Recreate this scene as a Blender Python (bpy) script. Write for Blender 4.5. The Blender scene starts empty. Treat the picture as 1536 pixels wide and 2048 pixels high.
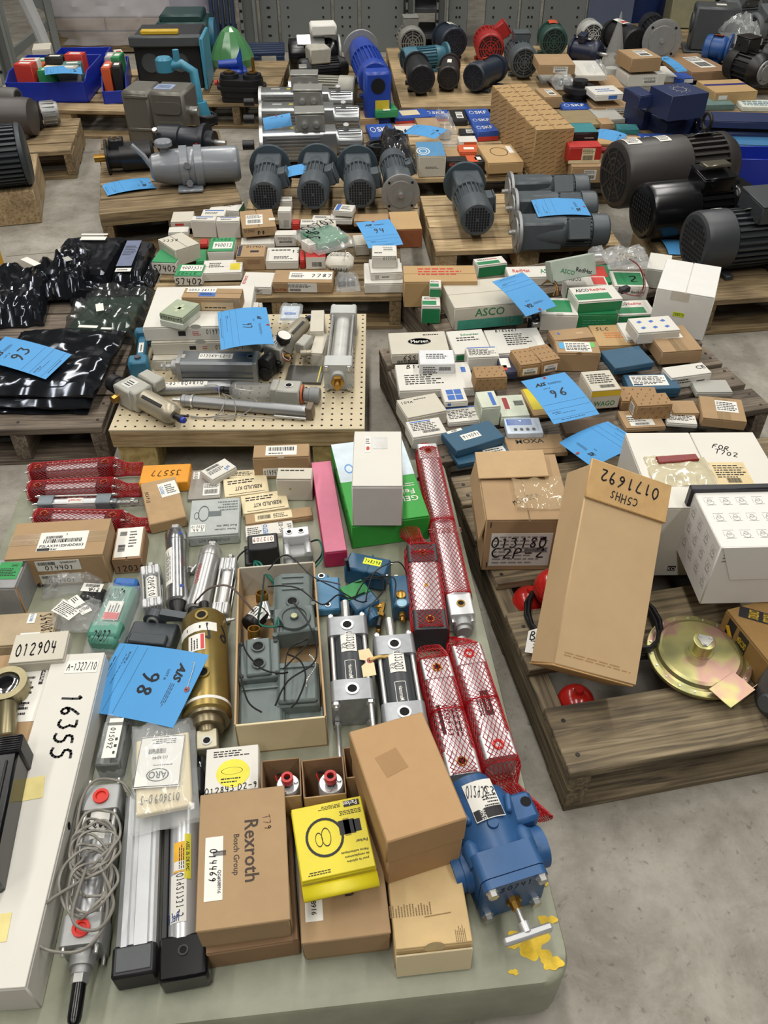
import bpy, math, random
from mathutils import Vector, Matrix, noise
random.seed(7)
PI = math.pi
SC = bpy.context.scene
COL = SC.collection
F_PX, PITCH, CAM_H = 1650.0, math.radians(41.5), 1.41
cd = bpy.data.cameras.new('camera'); cam = bpy.data.objects.new('camera', cd); COL.objects.link(cam)
cd.sensor_fit = 'VERTICAL'; cd.sensor_height = 36.0; cd.lens = 36.0 * F_PX / 2048.0
cd.clip_start = 0.02; cd.clip_end = 60
cam.location = (0, 0, CAM_H); cam.rotation_euler = (PI / 2 - PITCH, 0, 0)
SC.camera = cam
w = bpy.data.worlds.new('warehouse_air'); SC.world = w; w.use_nodes = True
bg = w.node_tree.nodes['Background']; bg.inputs[0].default_value = (0.92, 0.95, 1.0, 1); bg.inputs[1].default_value = 0.035
def strip_lamp(x, y, z, lx, ly, power, name='ceiling_strip_lamp'):
 l = bpy.data.lights.new(name, 'AREA'); l.shape = 'RECTANGLE'; l.size = lx; l.size_y = ly; l.energy = power
 l.color = (1.0, 0.972, 0.92)
 o = bpy.data.objects.new(name, l); o.location = (x, y, z); COL.objects.link(o); return o
for yy in (-1.6, 1.2, 4.0, 6.8):
 for xx in (-3.2, -0.4, 2.4):
  strip_lamp(xx, yy, 4.3, 0.28, 2.2, 60)
SC.view_settings.view_transform = 'Standard'; SC.view_settings.look = 'None'
SC.view_settings.exposure = -0.12; SC.view_settings.gamma = 1.0; SC.view_settings.use_curve_mapping = False
SP, CP = math.sin(PITCH), math.cos(PITCH)
ZONE = [0.0, 0.0, 1.0]
def zone(ox, oy, wd): ZONE[:] = [ox, oy, 1536.0 / wd]
def px(p): return (ZONE[0] + p[0] / ZONE[2], ZONE[1] + p[1] / ZONE[2])
def P(p, z):
 x, y = px(p); u = (x - 768) / F_PX; v = (y - 1024) / F_PX
 t = (CAM_H - z) / (SP + v * CP)
 return Vector((u * t, t * (CP - v * SP), z))
def PY(p, yw):
 x, y = px(p); u = (x - 768) / F_PX; v = (y - 1024) / F_PX
 t = yw / (CP - v * SP)
 return Vector((u * t, yw, CAM_H - t * (SP + v * CP)))
def proj(w_):
 d = w_ - Vector((0, 0, CAM_H)); t = d.y * CP - d.z * SP
 x, y = d.x / t * F_PX + 768, (-d.z * CP - d.y * SP) / t * F_PX + 1024
 return ((x - ZONE[0]) * ZONE[2], (y - ZONE[1]) * ZONE[2])
def solveH(p, z, hp):
 lo, hi = 0.0, 1.2
 for _ in range(40):
  m = (lo + hi) / 2; T = P(p, z + m); b = proj(Vector((T.x, T.y, z)))
  if b[1] - p[1] < hp: lo = m
  else: hi = m
 return (lo + hi) / 2
def lin(h):
 if isinstance(h, (tuple, list)): return tuple(h)[:3]
 h = h.lstrip('#'); r = [int(h[i:i + 2], 16) / 255 for i in (0, 2, 4)]
 return tuple(c / 12.92 if c <= 0.04045 else ((c + 0.055) / 1.055) ** 2.4 for c in r)
MATS = {}
def M(hexc, rough=0.6, metal=0.0, nz=0.10, ns=30.0, bump=0.0, coat=0.0, name=None):
 k = (hexc, rough, metal, nz, ns, bump, coat)
 if k in MATS: return MATS[k]
 m = bpy.data.materials.new(name or 'surface_' + str(len(MATS))); m.use_nodes = True
 nt = m.node_tree; b = nt.nodes['Principled BSDF']; c = lin(hexc)
 b.inputs['Roughness'].default_value = rough; b.inputs['Metallic'].default_value = metal
 b.inputs['Coat Weight'].default_value = coat; b.inputs['Coat Roughness'].default_value = 0.15
 tc = nt.nodes.new('ShaderNodeTexCoord'); n = nt.nodes.new('ShaderNodeTexNoise'); n.inputs['Scale'].default_value = ns
 n.inputs['Detail'].default_value = 5; n.inputs['Roughness'].default_value = 0.65
 oi = nt.nodes.new('ShaderNodeObjectInfo'); ad = nt.nodes.new('ShaderNodeVectorMath'); ad.operation = 'ADD'
 nt.links.new(tc.outputs['Object'], ad.inputs[0]); nt.links.new(oi.outputs['Random'], ad.inputs[1])
 nt.links.new(ad.outputs[0], n.inputs['Vector'])
 r = nt.nodes.new('ShaderNodeValToRGB')
 r.color_ramp.elements[0].position = 0.3; r.color_ramp.elements[1].position = 0.7
 r.color_ramp.elements[0].color = (*[x * (1 - nz) for x in c], 1)
 r.color_ramp.elements[1].color = (*[min(1, x * (1 + nz)) for x in c], 1)
 nt.links.new(n.outputs['Fac'], r.inputs['Fac']); nt.links.new(r.outputs['Color'], b.inputs['Base Color'])
 if bump:
  bp = nt.nodes.new('ShaderNodeBump'); bp.inputs['Strength'].default_value = bump; bp.inputs['Distance'].default_value = 0.002
  nt.links.new(n.outputs['Fac'], bp.inputs['Height']); nt.links.new(bp.outputs['Normal'], b.inputs['Normal'])
 MATS[k] = m; return m
def wood(name, c1, c2, c3, rough=0.75, sx=1.4, sy=26.0):
 m = bpy.data.materials.new(name); m.use_nodes = True; nt = m.node_tree; b = nt.nodes['Principled BSDF']
 b.inputs['Roughness'].default_value = rough
 tc = nt.nodes.new('ShaderNodeTexCoord'); oi = nt.nodes.new('ShaderNodeObjectInfo')
 sc_ = nt.nodes.new('ShaderNodeVectorMath'); sc_.operation = 'SCALE'; sc_.inputs['Scale'].default_value = 13.0
 cx = nt.nodes.new('ShaderNodeCombineXYZ')
 for i in range(3): nt.links.new(oi.outputs['Random'], cx.inputs[i])
 nt.links.new(cx.outputs[0], sc_.inputs[0])
 ad = nt.nodes.new('ShaderNodeVectorMath'); nt.links.new(tc.outputs['Object'], ad.inputs[0]); nt.links.new(sc_.outputs[0], ad.inputs[1])
 mp = nt.nodes.new('ShaderNodeMapping'); mp.inputs['Scale'].default_value = (sx, sy, sy); nt.links.new(ad.outputs[0], mp.inputs['Vector'])
 n = nt.nodes.new('ShaderNodeTexNoise'); n.inputs['Scale'].default_value = 3.0; n.inputs['Detail'].default_value = 8; n.inputs['Distortion'].default_value = 1.2
 nt.links.new(mp.outputs[0], n.inputs['Vector'])
 n2 = nt.nodes.new('ShaderNodeTexNoise'); n2.inputs['Scale'].default_value = 7.0; n2.inputs['Detail'].default_value = 4
 nt.links.new(ad.outputs[0], n2.inputs['Vector'])
 r = nt.nodes.new('ShaderNodeValToRGB'); e = r.color_ramp.elements
 e[0].position = 0.32; e[0].color = (*lin(c1), 1); e[1].position = 0.68; e[1].color = (*lin(c3), 1)
 mid = e.new(0.5); mid.color = (*lin(c2), 1)
 nt.links.new(n.outputs['Fac'], r.inputs['Fac'])
 mx = nt.nodes.new('ShaderNodeMix'); mx.data_type = 'RGBA'; mx.blend_type = 'MULTIPLY'; mx.inputs[0].default_value = 0.75
 r2 = nt.nodes.new('ShaderNodeValToRGB'); r2.color_ramp.elements[0].position = 0.3; r2.color_ramp.elements[0].color = (0.5, 0.48, 0.46, 1)
 r2.color_ramp.elements[1].position = 0.55; r2.color_ramp.elements[1].color = (1, 1, 1, 1)
 nt.links.new(n2.outputs['Fac'], r2.inputs['Fac']); nt.links.new(r.outputs[0], mx.inputs[6]); nt.links.new(r2.outputs[0], mx.inputs[7])
 hv = nt.nodes.new('ShaderNodeHueSaturation'); ml = nt.nodes.new('ShaderNodeMapRange')
 ml.inputs[3].default_value = 0.75; ml.inputs[4].default_value = 1.15
 nt.links.new(oi.outputs['Random'], ml.inputs[0]); nt.links.new(ml.outputs[0], hv.inputs['Value'])
 nt.links.new(mx.outputs[2], hv.inputs['Color']); nt.links.new(hv.outputs[0], b.inputs['Base Color'])
 bp = nt.nodes.new('ShaderNodeBump'); bp.inputs['Strength'].default_value = 0.35; bp.inputs['Distance'].default_value = 0.003
 nt.links.new(n.outputs['Fac'], bp.inputs['Height']); nt.links.new(bp.outputs['Normal'], b.inputs['Normal'])
 return m
def film(name, col, alpha, rough=0.12, spec=0.8):
 m = bpy.data.materials.new(name); m.use_nodes = True; nt = m.node_tree; b = nt.nodes['Principled BSDF']
 b.inputs['Base Color'].default_value = (*lin(col), 1); b.inputs['Roughness'].default_value = rough
 b.inputs['Specular IOR Level'].default_value = spec; b.inputs['Alpha'].default_value = alpha
 return m
KRAFT = M('#a08461', 0.8, nz=0.07, ns=14, bump=0.05, name='kraft_card')
KRAFT2 = M('#b3966f', 0.8, nz=0.08, ns=14, bump=0.05, name='pale_kraft_card')
KRAFT3 = M('#8f7152', 0.8, nz=0.08, ns=14, bump=0.05, name='brown_card')
TAN = M('#b09164', 0.75, nz=0.06, ns=9, name='tan_card')
WHITE = M('#cfccc3', 0.6, nz=0.03, ns=9, name='white_card')
OFFW = M('#c2bcad', 0.65, nz=0.05, ns=11, name='off_white_card')
CREAM = M('#d8c9a4', 0.65, nz=0.05, ns=11, name='cream_card')
GREYC = M('#a5a49c', 0.6, nz=0.04, ns=11, name='grey_card')
PAPER = M('#dcdad2', 0.55, nz=0.02, ns=9, name='white_label_paper')
INK = M('#16161a', 0.6, nz=0.0, name='black_ink')
TAPE = film('clear_tape', '#c9ae86', 0.35, 0.15)
STEEL = M('#c4c4c1', 0.3, 0.75, nz=0.06, ns=40, name='bright_steel')
ALU = M('#c9cacb', 0.38, 0.6, nz=0.05, ns=40, name='brushed_aluminium')
CAST = M('#9c9d9c', 0.5, 0.6, nz=0.08, ns=60, name='cast_aluminium')
BLK = M('#141416', 0.45, nz=0.1, name='black_plastic')
BLKG = M('#0c0d0f', 0.22, nz=0.1, name='gloss_black_paint')
DGREY = M('#44484a', 0.5, nz=0.08, name='dark_grey_paint')
NORD = M('#474e53', 0.42, nz=0.07, ns=40, name='blue_grey_paint')
BRASS = M('#a8823f', 0.32, 0.9, nz=0.1, name='brass')
RED = M('#b5201c', 0.4, nz=0.05, name='red_plastic')
HOLE = M('#08080a', 0.9, nz=0.0, name='dark_hole')
WIRE = M('#1b1b1d', 0.45, nz=0.0, name='black_wire')
TAGB = M('#4a93cc', 0.62, nz=0.03, ns=12, name='blue_tag_card')
CLEAR = film('clear_bag_film', '#e8ecec', 0.22, 0.08, 1.0)
OLDW = wood('weathered_wood', '#4a4034', '#75674f', '#948468')
NEWW = wood('fresh_pine', '#8f7550', '#b39a72', '#c6b08a', 0.7)
MIDW = wood('used_pallet_wood', '#5f4e38', '#84704f', '#9f8a68')
GREYW = wood('grey_pallet_wood', '#4a4038', '#6f6355', '#8a7d6c')
def frame(d, up=(0, 0, 1)):
 d = Vector(d).normalized(); u = Vector(up)
 if abs(d.dot(u)) > 0.98: u = Vector((0, 1, 0))
 x = u.cross(d).normalized(); y = d.cross(x)
 return Matrix((x, y, d)).transposed()
class MB:
 def __init__(s): s.v = []; s.f = []
 def raw(s, vs, fs):
  b = len(s.v); s.v += [tuple(v) for v in vs]; s.f += [tuple(b + i for i in f) for f in fs]; return s
 def box(s, c, d, ch=0.0, R=None):
  hx, hy, hz = [k / 2 for k in d]; c = Vector(c); ch = min(ch, hx * .9, hy * .9, hz * .9)
  if ch <= 0:
   vs = [Vector((x, y, z)) for x in (-hx, hx) for y in (-hy, hy) for z in (-hz, hz)]
   fs = [(0, 1, 3, 2), (4, 6, 7, 5), (0, 4, 5, 1), (2, 3, 7, 6), (0, 2, 6, 4), (1, 5, 7, 3)]
  else:
   vs = []; idx = {}
   for i, sx in enumerate((-1, 1)):
    for j, sy in enumerate((-1, 1)):
     for k, sz in enumerate((-1, 1)):
      for a in range(3):
       q = [sx * hx, sy * hy, sz * hz]
       for b_ in range(3):
        if b_ != a: q[b_] -= (sx, sy, sz)[b_] * ch
       idx[i, j, k, a] = len(vs); vs.append(Vector(q))
   g = lambda i, j, k, a: idx[i, j, k, a]
   fs = [(g(0,0,0,0), g(0,0,1,0), g(0,1,1,0), g(0,1,0,0)), (g(1,0,0,0), g(1,1,0,0), g(1,1,1,0), g(1,0,1,0)),
    (g(0,0,0,1), g(1,0,0,1), g(1,0,1,1), g(0,0,1,1)), (g(0,1,0,1), g(0,1,1,1), g(1,1,1,1), g(1,1,0,1)),
    (g(0,0,0,2), g(0,1,0,2), g(1,1,0,2), g(1,0,0,2)), (g(0,0,1,2), g(1,0,1,2), g(1,1,1,2), g(0,1,1,2))]
   for j in (0, 1):
    for k in (0, 1):
     q = (g(0,j,k,1), g(1,j,k,1), g(1,j,k,2), g(0,j,k,2)); fs.append(q if (j + k) % 2 == 1 else q[::-1])
   for i in (0, 1):
    for k in (0, 1):
     q = (g(i,0,k,0), g(i,1,k,0), g(i,1,k,2), g(i,0,k,2)); fs.append(q if (i + k) % 2 == 0 else q[::-1])
   for i in (0, 1):
    for j in (0, 1):
     q = (g(i,j,0,0), g(i,j,1,0), g(i,j,1,1), g(i,j,0,1)); fs.append(q if (i + j) % 2 == 1 else q[::-1])
   for i in (0, 1):
    for j in (0, 1):
     for k in (0, 1):
      q = (g(i,j,k,0), g(i,j,k,1), g(i,j,k,2)); fs.append(q if (i + j + k) % 2 == 1 else q[::-1])
  if R is not None: vs = [R @ v for v in vs]
  return s.raw([v + c for v in vs], fs)
 def lathe(s, o, d, prof, n=20, cap=True, up=(0, 0, 1)):
  Fm = frame(d, up); o = Vector(o); vs = []; fs = []
  for t, r in prof:
   for i in range(n):
    a = 2 * PI * i / n; vs.append(o + Fm @ Vector((r * math.cos(a), r * math.sin(a), t)))
  m = len(prof)
  for k in range(m - 1):
   for i in range(n):
    j = (i + 1) % n; fs.append((k * n + i, k * n + j, (k + 1) * n + j, (k + 1) * n + i))
  if cap:
   fs.append(tuple(range(n))[::-1]); fs.append(tuple((m - 1) * n + i for i in range(n)))
  return s.raw(vs, fs)
 def cyl(s, a, b, r, r2=None, n=16):
  a = Vector(a); b = Vector(b); return s.lathe(a, b - a, [(0, r), ((b - a).length, r if r2 is None else r2)], n)
 def ring(s, o, d, R, r, h, n=24):
  return s.lathe(o, d, [(0, r), (0, R), (h, R), (h, r), (0, r)], n, cap=False)
 def tube(s, pts, r, n=6, closed=False):
  pts = [Vector(p) for p in pts]; m = len(pts); vs = []; fs = []
  up = Vector((0, 0, 1))
  for k, p in enumerate(pts):
   a = pts[(k - 1) % m] if (k > 0 or closed) else p; b = pts[(k + 1) % m] if (k < m - 1 or closed) else p
   d = (b - a); d = d.normalized() if d.length > 1e-9 else Vector((1, 0, 0))
   x = up - d * d.dot(up)
   if x.length < 1e-3: x = Vector((1, 0, 0)) - d * d.x
   x.normalize(); y = d.cross(x); up = x
   rr = r[k] if isinstance(r, (list, tuple)) else r
   for i in range(n):
    t = 2 * PI * i / n; vs.append(p + x * (rr * math.cos(t)) + y * (rr * math.sin(t)))
  for k in range(m if closed else m - 1):
   q = (k + 1) % m
   for i in range(n):
    j = (i + 1) % n; fs.append((k * n + i, k * n + j, q * n + j, q * n + i))
  if not closed: fs.append(tuple(range(n))[::-1]); fs.append(tuple((m - 1) * n + i for i in range(n)))
  return s.raw(vs, fs)
 def prism(s, poly, o, ax, ay, d):
  o, ax, ay, d = Vector(o), Vector(ax), Vector(ay), Vector(d); n = len(poly)
  vs = [o + ax * p[0] + ay * p[1] for p in poly]; vs += [v + d for v in vs]
  fs = [tuple(range(n))[::-1], tuple(range(n, 2 * n))] + [(i, (i + 1) % n, n + (i + 1) % n, n + i) for i in range(n)]
  return s.raw(vs, fs)
 def build(s, name, mat, parent=None, smooth=True, ang=40, label=None, kind=None):
  me = bpy.data.meshes.new(name); me.from_pydata(s.v, [], s.f); me.materials.append(mat)
  if smooth and len(me.polygons):
   me.polygons.foreach_set('use_smooth', [True] * len(me.polygons)); me.set_sharp_from_angle(angle=math.radians(ang))
  o = bpy.data.objects.new(name, me); COL.objects.link(o)
  if parent is not None: o.parent = parent
  if label: o['label'] = label
  if kind: o['kind'] = kind
  return o
def rrect(w_, h_, r, n=4):
 out = []
 for cx, cy, a0 in ((w_/2-r, h_/2-r, 0), (-w_/2+r, h_/2-r, PI/2), (-w_/2+r, -h_/2+r, PI), (w_/2-r, -h_/2+r, 3*PI/2)):
  for i in range(n + 1):
   a = a0 + PI / 2 * i / n; out.append((cx + r * math.cos(a), cy + r * math.sin(a)))
 return out
def circ(r, n=20, cx=0, cy=0): return [(cx + r * math.cos(2*PI*i/n), cy + r * math.sin(2*PI*i/n)) for i in range(n)]
def tag(o, label, cat, group=None, kind=None):
 o['label'] = label; o['category'] = cat
 if group: o['group'] = group
 if kind: o['kind'] = kind
 return o
def thing(name, label, cat, loc=(0, 0, 0), yaw=0.0, group=None, mat4=None):
 o = bpy.data.objects.new(name, None); COL.objects.link(o); o.empty_display_size = 0.05
 if mat4 is not None: o.matrix_world = mat4
 else: o.location = loc; o.rotation_euler = (0, 0, yaw)
 return tag(o, label, cat, group)
def struct(o, kind='structure'): o['kind'] = kind; return o
def M4(o, x, y, z):
 m = Matrix.Identity(4)
 for i in range(3): m[i][0] = x[i]; m[i][1] = y[i]; m[i][2] = z[i]; m[i][3] = o[i]
 return m
def copy_tree(o, parent=None):
 c = o.copy(); COL.objects.link(c); c.parent = parent
 for ch in list(o.children): copy_tree(ch, c)
 return c
STROKES = {  # marker-pen strokes on a 0..1 x 0..1.6 cell
'0': [[(.5,1.6),(.1,1.2),(.1,.4),(.5,0),(.9,.4),(.9,1.2),(.5,1.6)]], '1': [[(.3,1.3),(.55,1.6),(.5,0)]],
'2': [[(.1,1.3),(.5,1.6),(.9,1.25),(.6,.7),(.1,0),(.95,.05)]], '3': [[(.1,1.5),(.8,1.5),(.45,.95),(.9,.55),(.5,0),(.05,.2)]],
'4': [[(.2,1.6),(.1,.7),(.9,.75)],[(.75,1.5),(.7,0)]], '5': [[(.85,1.55),(.2,1.55),(.15,.95),(.7,.95),(.85,.45),(.45,0),(.05,.15)]],
'6': [[(.8,1.55),(.3,1.0),(.1,.4),(.5,0),(.85,.4),(.5,.8),(.15,.5)]], '7': [[(.05,1.5),(.9,1.55),(.35,0)]],
'8': [[(.5,.85),(.15,1.25),(.5,1.6),(.85,1.25),(.5,.85),(.1,.4),(.5,0),(.9,.4),(.5,.85)]],
'9': [[(.85,1.1),(.5,.8),(.15,1.2),(.5,1.6),(.85,1.2),(.75,.5),(.5,0)]], '-': [[(.15,.8),(.85,.8)]], '/': [[(.1,0),(.9,1.6)]],
'A': [[(0,0),(.5,1.6),(1,0)],[(.2,.6),(.8,.6)]], 'B': [[(.1,0),(.1,1.6),(.7,1.5),(.7,1),(.1,.85),(.85,.6),(.8,.1),(.1,0)]],
'C': [[(.9,1.4),(.5,1.6),(.1,1.1),(.1,.5),(.5,0),(.95,.25)]], 'D': [[(.1,0),(.1,1.6),(.8,1.3),(.9,.6),(.5,.05),(.1,0)]],
'E': [[(.9,1.6),(.15,1.55),(.1,0),(.9,.05)],[(.1,.85),(.7,.85)]], 'F': [[(.9,1.6),(.15,1.55),(.1,0)],[(.1,.85),(.7,.85)]],
'G': [[(.9,1.4),(.5,1.6),(.1,1.0),(.15,.3),(.6,0),(.9,.3),(.9,.7),(.55,.7)]],
'H': [[(.1,0),(.1,1.6)],[(.9,0),(.9,1.6)],[(.1,.8),(.9,.8)]], 'I': [[(.5,0),(.5,1.6)]], 'L': [[(.15,1.6),(.1,0),(.9,.05)]],
'M': [[(.05,0),(.15,1.6),(.5,.6),(.85,1.6),(.95,0)]], 'N': [[(.1,0),(.1,1.6),(.9,0),(.9,1.6)]], 'O': [[(.5,1.6),(.1,1.2),(.1,.4),(.5,0),(.9,.4),(.9,1.2),(.5,1.6)]],
'P': [[(.1,0),(.1,1.6),(.8,1.5),(.8,.9),(.1,.75)]], 'R': [[(.1,0),(.1,1.6),(.8,1.5),(.8,.9),(.1,.75),(.9,0)]],
'S': [[(.85,1.4),(.5,1.6),(.15,1.2),(.8,.55),(.5,0),(.1,.2)]], 'T': [[(.05,1.55),(.95,1.6)],[(.5,1.6),(.5,0)]], 'U': [[(.1,1.6),(.15,.3),(.5,0),(.85,.3),(.9,1.6)]],
'V': [[(.05,1.6),(.5,0),(.95,1.6)]], 'Y': [[(.05,1.6),(.5,.85)],[(.95,1.6),(.3,0)]], 'X': [[(.1,0),(.9,1.6)],[(.1,1.6),(.9,0)]], '#': [[(.3,0),(.4,1.6)],[(.65,0),(.75,1.6)],[(.05,.5),(.95,.5)],[(.1,1.1),(1,1.1)]]}
def stroke_polys(txt, wgt=0.13):
 out = []; x = 0.0; rg = random.Random(hash(txt) % 1000 if False else sum(map(ord, txt)))
 for ch in txt:
  if ch == ' ': x += .4; continue
  dy = rg.uniform(-.05, .05); k = rg.uniform(.92, 1.08)
  for st in STROKES.get(ch.upper(), STROKES['0']):
   pts = []
   for i in range(len(st) - 1):                       # round the corners a little
    a, b = st[i], st[i + 1]
    pts += [a, ((a[0]+b[0])/2 + .02, (a[1]+b[1])/2)]
   pts.append(st[-1]); sm = [pts[0]]
   for i in range(1, len(pts) - 1): sm.append(tuple((pts[i-1][q] + 2*pts[i][q] + pts[i+1][q]) / 4 for q in (0, 1)))
   sm.append(pts[-1])
   q = [Vector((x + (p[0] * .62 + p[1] * .06) * k, p[1] / 1.6 * k + dy)) for p in sm]
   for a, b in zip(q, q[1:]):
    d = (b - a); L = d.length or 1; n_ = Vector((-d.y, d.x)) / L * wgt / 2; e = d / L * wgt / 3
    out.append([a - e + n_, a - e - n_, b + e - n_, b + e + n_])
  x += .82
 return out, max(x - .2, .5)
FONTC = {}
def font_polys(txt, bold=0.0, shear=0.0):
 k = (txt, bold, shear)
 if k in FONTC: return FONTC[k]
 c = bpy.data.curves.new('t', 'FONT'); c.body = txt; c.size = 1.0; c.resolution_u = 2; c.offset = bold; c.shear = shear
 o = bpy.data.objects.new('t', c); COL.objects.link(o); bpy.context.view_layer.update()
 me = bpy.data.meshes.new_from_object(o.evaluated_get(bpy.context.evaluated_depsgraph_get()))
 vs = [v.co.copy() for v in me.vertices]; fs = [tuple(p.vertices) for p in me.polygons]
 bpy.data.objects.remove(o); bpy.data.curves.remove(c); bpy.data.meshes.remove(me)
 if vs:
  x0 = min(v.x for v in vs); x1 = max(v.x for v in vs); y0 = min(v.y for v in vs); y1 = max(v.y for v in vs)
 else: x0 = y0 = 0; x1 = y1 = 1
 FONTC[k] = (vs, fs, x0, x1, y0, y1); return FONTC[k]
class Face:
 def __init__(s, fn, W, H): s.fn, s.W, s.H = fn, W, H
 def sub(s, cx, cy, rot):
  c, n = math.cos(rot), math.sin(rot)
  return lambda a, b, h: s.fn(cx + a * c - b * n, cy + a * n + b * c, h)
def ink(mb, fn, lift, txt, cx, cy, h, wmax, hand=False, bold=0.012, shear=0.0):
 if hand:
  qs, w_ = stroke_polys(txt); k = h; kx = min(k, wmax / w_)
  for q in qs: mb.raw([fn(cx + (p.x - w_/2) * kx, cy + (p.y - .5) * k, lift) for p in q], [(0, 1, 2, 3)])
  return
 vs, fs, x0, x1, y0, y1 = font_polys(txt, bold, shear)
 k = h / max(y1 - y0, 0.5); kx = min(k, wmax / max(x1 - x0, 1e-3))
 mb.raw([fn(cx + (v.x - (x0+x1)/2) * kx, cy + (v.y - (y0+y1)/2) * k, lift) for v in vs], fs)
def rect(mb, fn, lift, x0, y0, x1, y1, n=1):
 g = n + 1
 mb.raw([fn(x0 + (x1 - x0) * i / n, y0 + (y1 - y0) * j / n, lift) for j in range(g) for i in range(g)], [(j*g + i, j*g + i + 1, j*g + g + i + 1, j*g + g + i) for j in range(n) for i in range(n)])
def bars(mb, fn, lift, x0, y0, x1, y1, seed=1):
 rg = random.Random(seed); x = x0; k = (x1 - x0) / 46
 while x < x1 - k:
  w_ = k * rg.choice((.6, .6, 1.1, 1.7)); rect(mb, fn, lift, x, y0, min(x + w_, x1), y1); x += w_ + k * rg.choice((.7, .7, 1.2))
def fine(mb, fn, lift, x0, y0, x1, y1, rows, seed=1):
 rg = random.Random(seed); dy = (y1 - y0) / rows
 for r in range(rows):
  y = y1 - (r + .75) * dy; x = x0; end = x1 - rg.uniform(0, .4) * (x1 - x0)
  while x < end:
   w_ = rg.uniform(.05, .16) * (x1 - x0); rect(mb, fn, lift, x, y, min(x + w_, x1), y + dy * .42); x += w_ + .03 * (x1 - x0)
def put_marks(parent, face, items, lift0=0.0):
 """items: ('lab', u, v, w, h, rot, mat, [inner items]) | ('t', txt, u, v, h, rot, mat, hand, wmax) | ('bar'|'fine', u, v, w, h, rot, mat, n) | ('rect', u, v, w, h, rot, mat)
 u, v, w, h are fractions of the face (centre, size); rot in degrees"""
 inks = {}
 def mbof(m): return inks.setdefault(m.name, (MB(), m))[0]
 for n, it in enumerate(items):
  if it[0] == 'lab':
   _, u, v, w_, h_, rot, mat, inner = it; W, H = w_ * face.W, h_ * face.H
   fn = face.sub(u * face.W, v * face.H, math.radians(rot)); mb = MB(); n = 6; g = n + 1
   vs = [fn(-W/2 + W * i / n, -H/2 + H * j / n, l) for l in (.0007, .0001) for j in range(g) for i in range(g)]; q = g * g
   fs = [(j*g + i, j*g + i + 1, j*g + g + i + 1, j*g + g + i) for j in range(n) for i in range(n)]
   for k in range(n):
    fs += [(k, q + k, q + k + 1, k + 1), (n*g + k + 1, q + n*g + k + 1, q + n*g + k, n*g + k), (k*g + g, q + k*g + g, q + k*g, k*g), (k*g + n, q + k*g + n, q + k*g + g + n, k*g + g + n)]
   mb.raw(vs, fs); lab = mb.build('label', mat, parent)
   put_marks(lab, Face(lambda a, b, h, fn=fn, W=W, H=H: fn(a - W/2, b - H/2, h + .0007), W, H), inner)
  elif it[0] == 't':
   _, txt, u, v, h_, rot, mat, hand, wm = (list(it) + [None] * 3)[:9]; mat = mat or INK; wm = wm or 1.0
   vert = abs(math.sin(math.radians(rot))) > .7
   fn = face.sub(u * face.W, v * face.H, math.radians(rot))
   ink(mbof(mat), fn, .0004, txt, 0, 0, h_ * (face.W if vert else face.H), wm * (face.H if vert else face.W), hand)
  else:
   k, u, v, w_, h_, rot, mat = it[:7]; mat = mat or INK
   W, H = w_ * face.W, h_ * face.H; fn = face.sub(u * face.W, v * face.H, math.radians(rot))
   if k == 'bar': bars(mbof(mat), fn, .0004, -W/2, -H/2, W/2, H/2, n + 3)
   elif k == 'fine': fine(mbof(mat), fn, .0004, -W/2, -H/2, W/2, H/2, it[7] if len(it) > 7 else 4, n + 5)
   elif k == 'rect': rect(mbof(mat), fn, .0003, -W/2, -H/2, W/2, H/2, 6)
   elif k == 'ring':
    R, r_ = W/2, W/2 * (1 - (it[7] if len(it) > 7 else .2)); kk = H / W
    m_ = mbof(mat); vs = []
    for i in range(28):
     a = 2*PI*i/28; vs += [fn(R*math.cos(a), R*math.sin(a)*kk, .0004), fn(r_*math.cos(a), r_*math.sin(a)*kk, .0004)]
    m_.raw(vs, [(2*i, (2*i+2) % 56, (2*i+3) % 56, 2*i+1) for i in range(28)])
   elif k == 'disc':
    mbof(mat).raw([fn(r_*W/2*math.cos(2*PI*i/28), r_*H/2*math.sin(2*PI*i/28), .0003) for r_ in (1, .6, .2) for i in range(28)], [tuple(range(56, 84))] + [(k*28 + i, k*28 + (i+1) % 28, k*28 + 28 + (i+1) % 28, k*28 + 28 + i) for k in (0, 1) for i in range(28)])
 for mb, m in inks.values():
  if mb.v: mb.build('lettering', m, parent, smooth=False)
def box_faces(w_, d, h):
 return {'top': Face(lambda a, b, l: Vector((a - w_/2, b - d/2, h + l)), w_, d),
   'front': Face(lambda a, b, l: Vector((a - w_/2, -d/2 - l, b)), w_, h),
   'back': Face(lambda a, b, l: Vector((w_/2 - a, d/2 + l, b)), w_, h),
   'left': Face(lambda a, b, l: Vector((-w_/2 - l, d/2 - a, b)), d, h),
   'right': Face(lambda a, b, l: Vector((w_/2 + l, a - d/2, b)), d, h)}
STYLE_N = [0]
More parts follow.
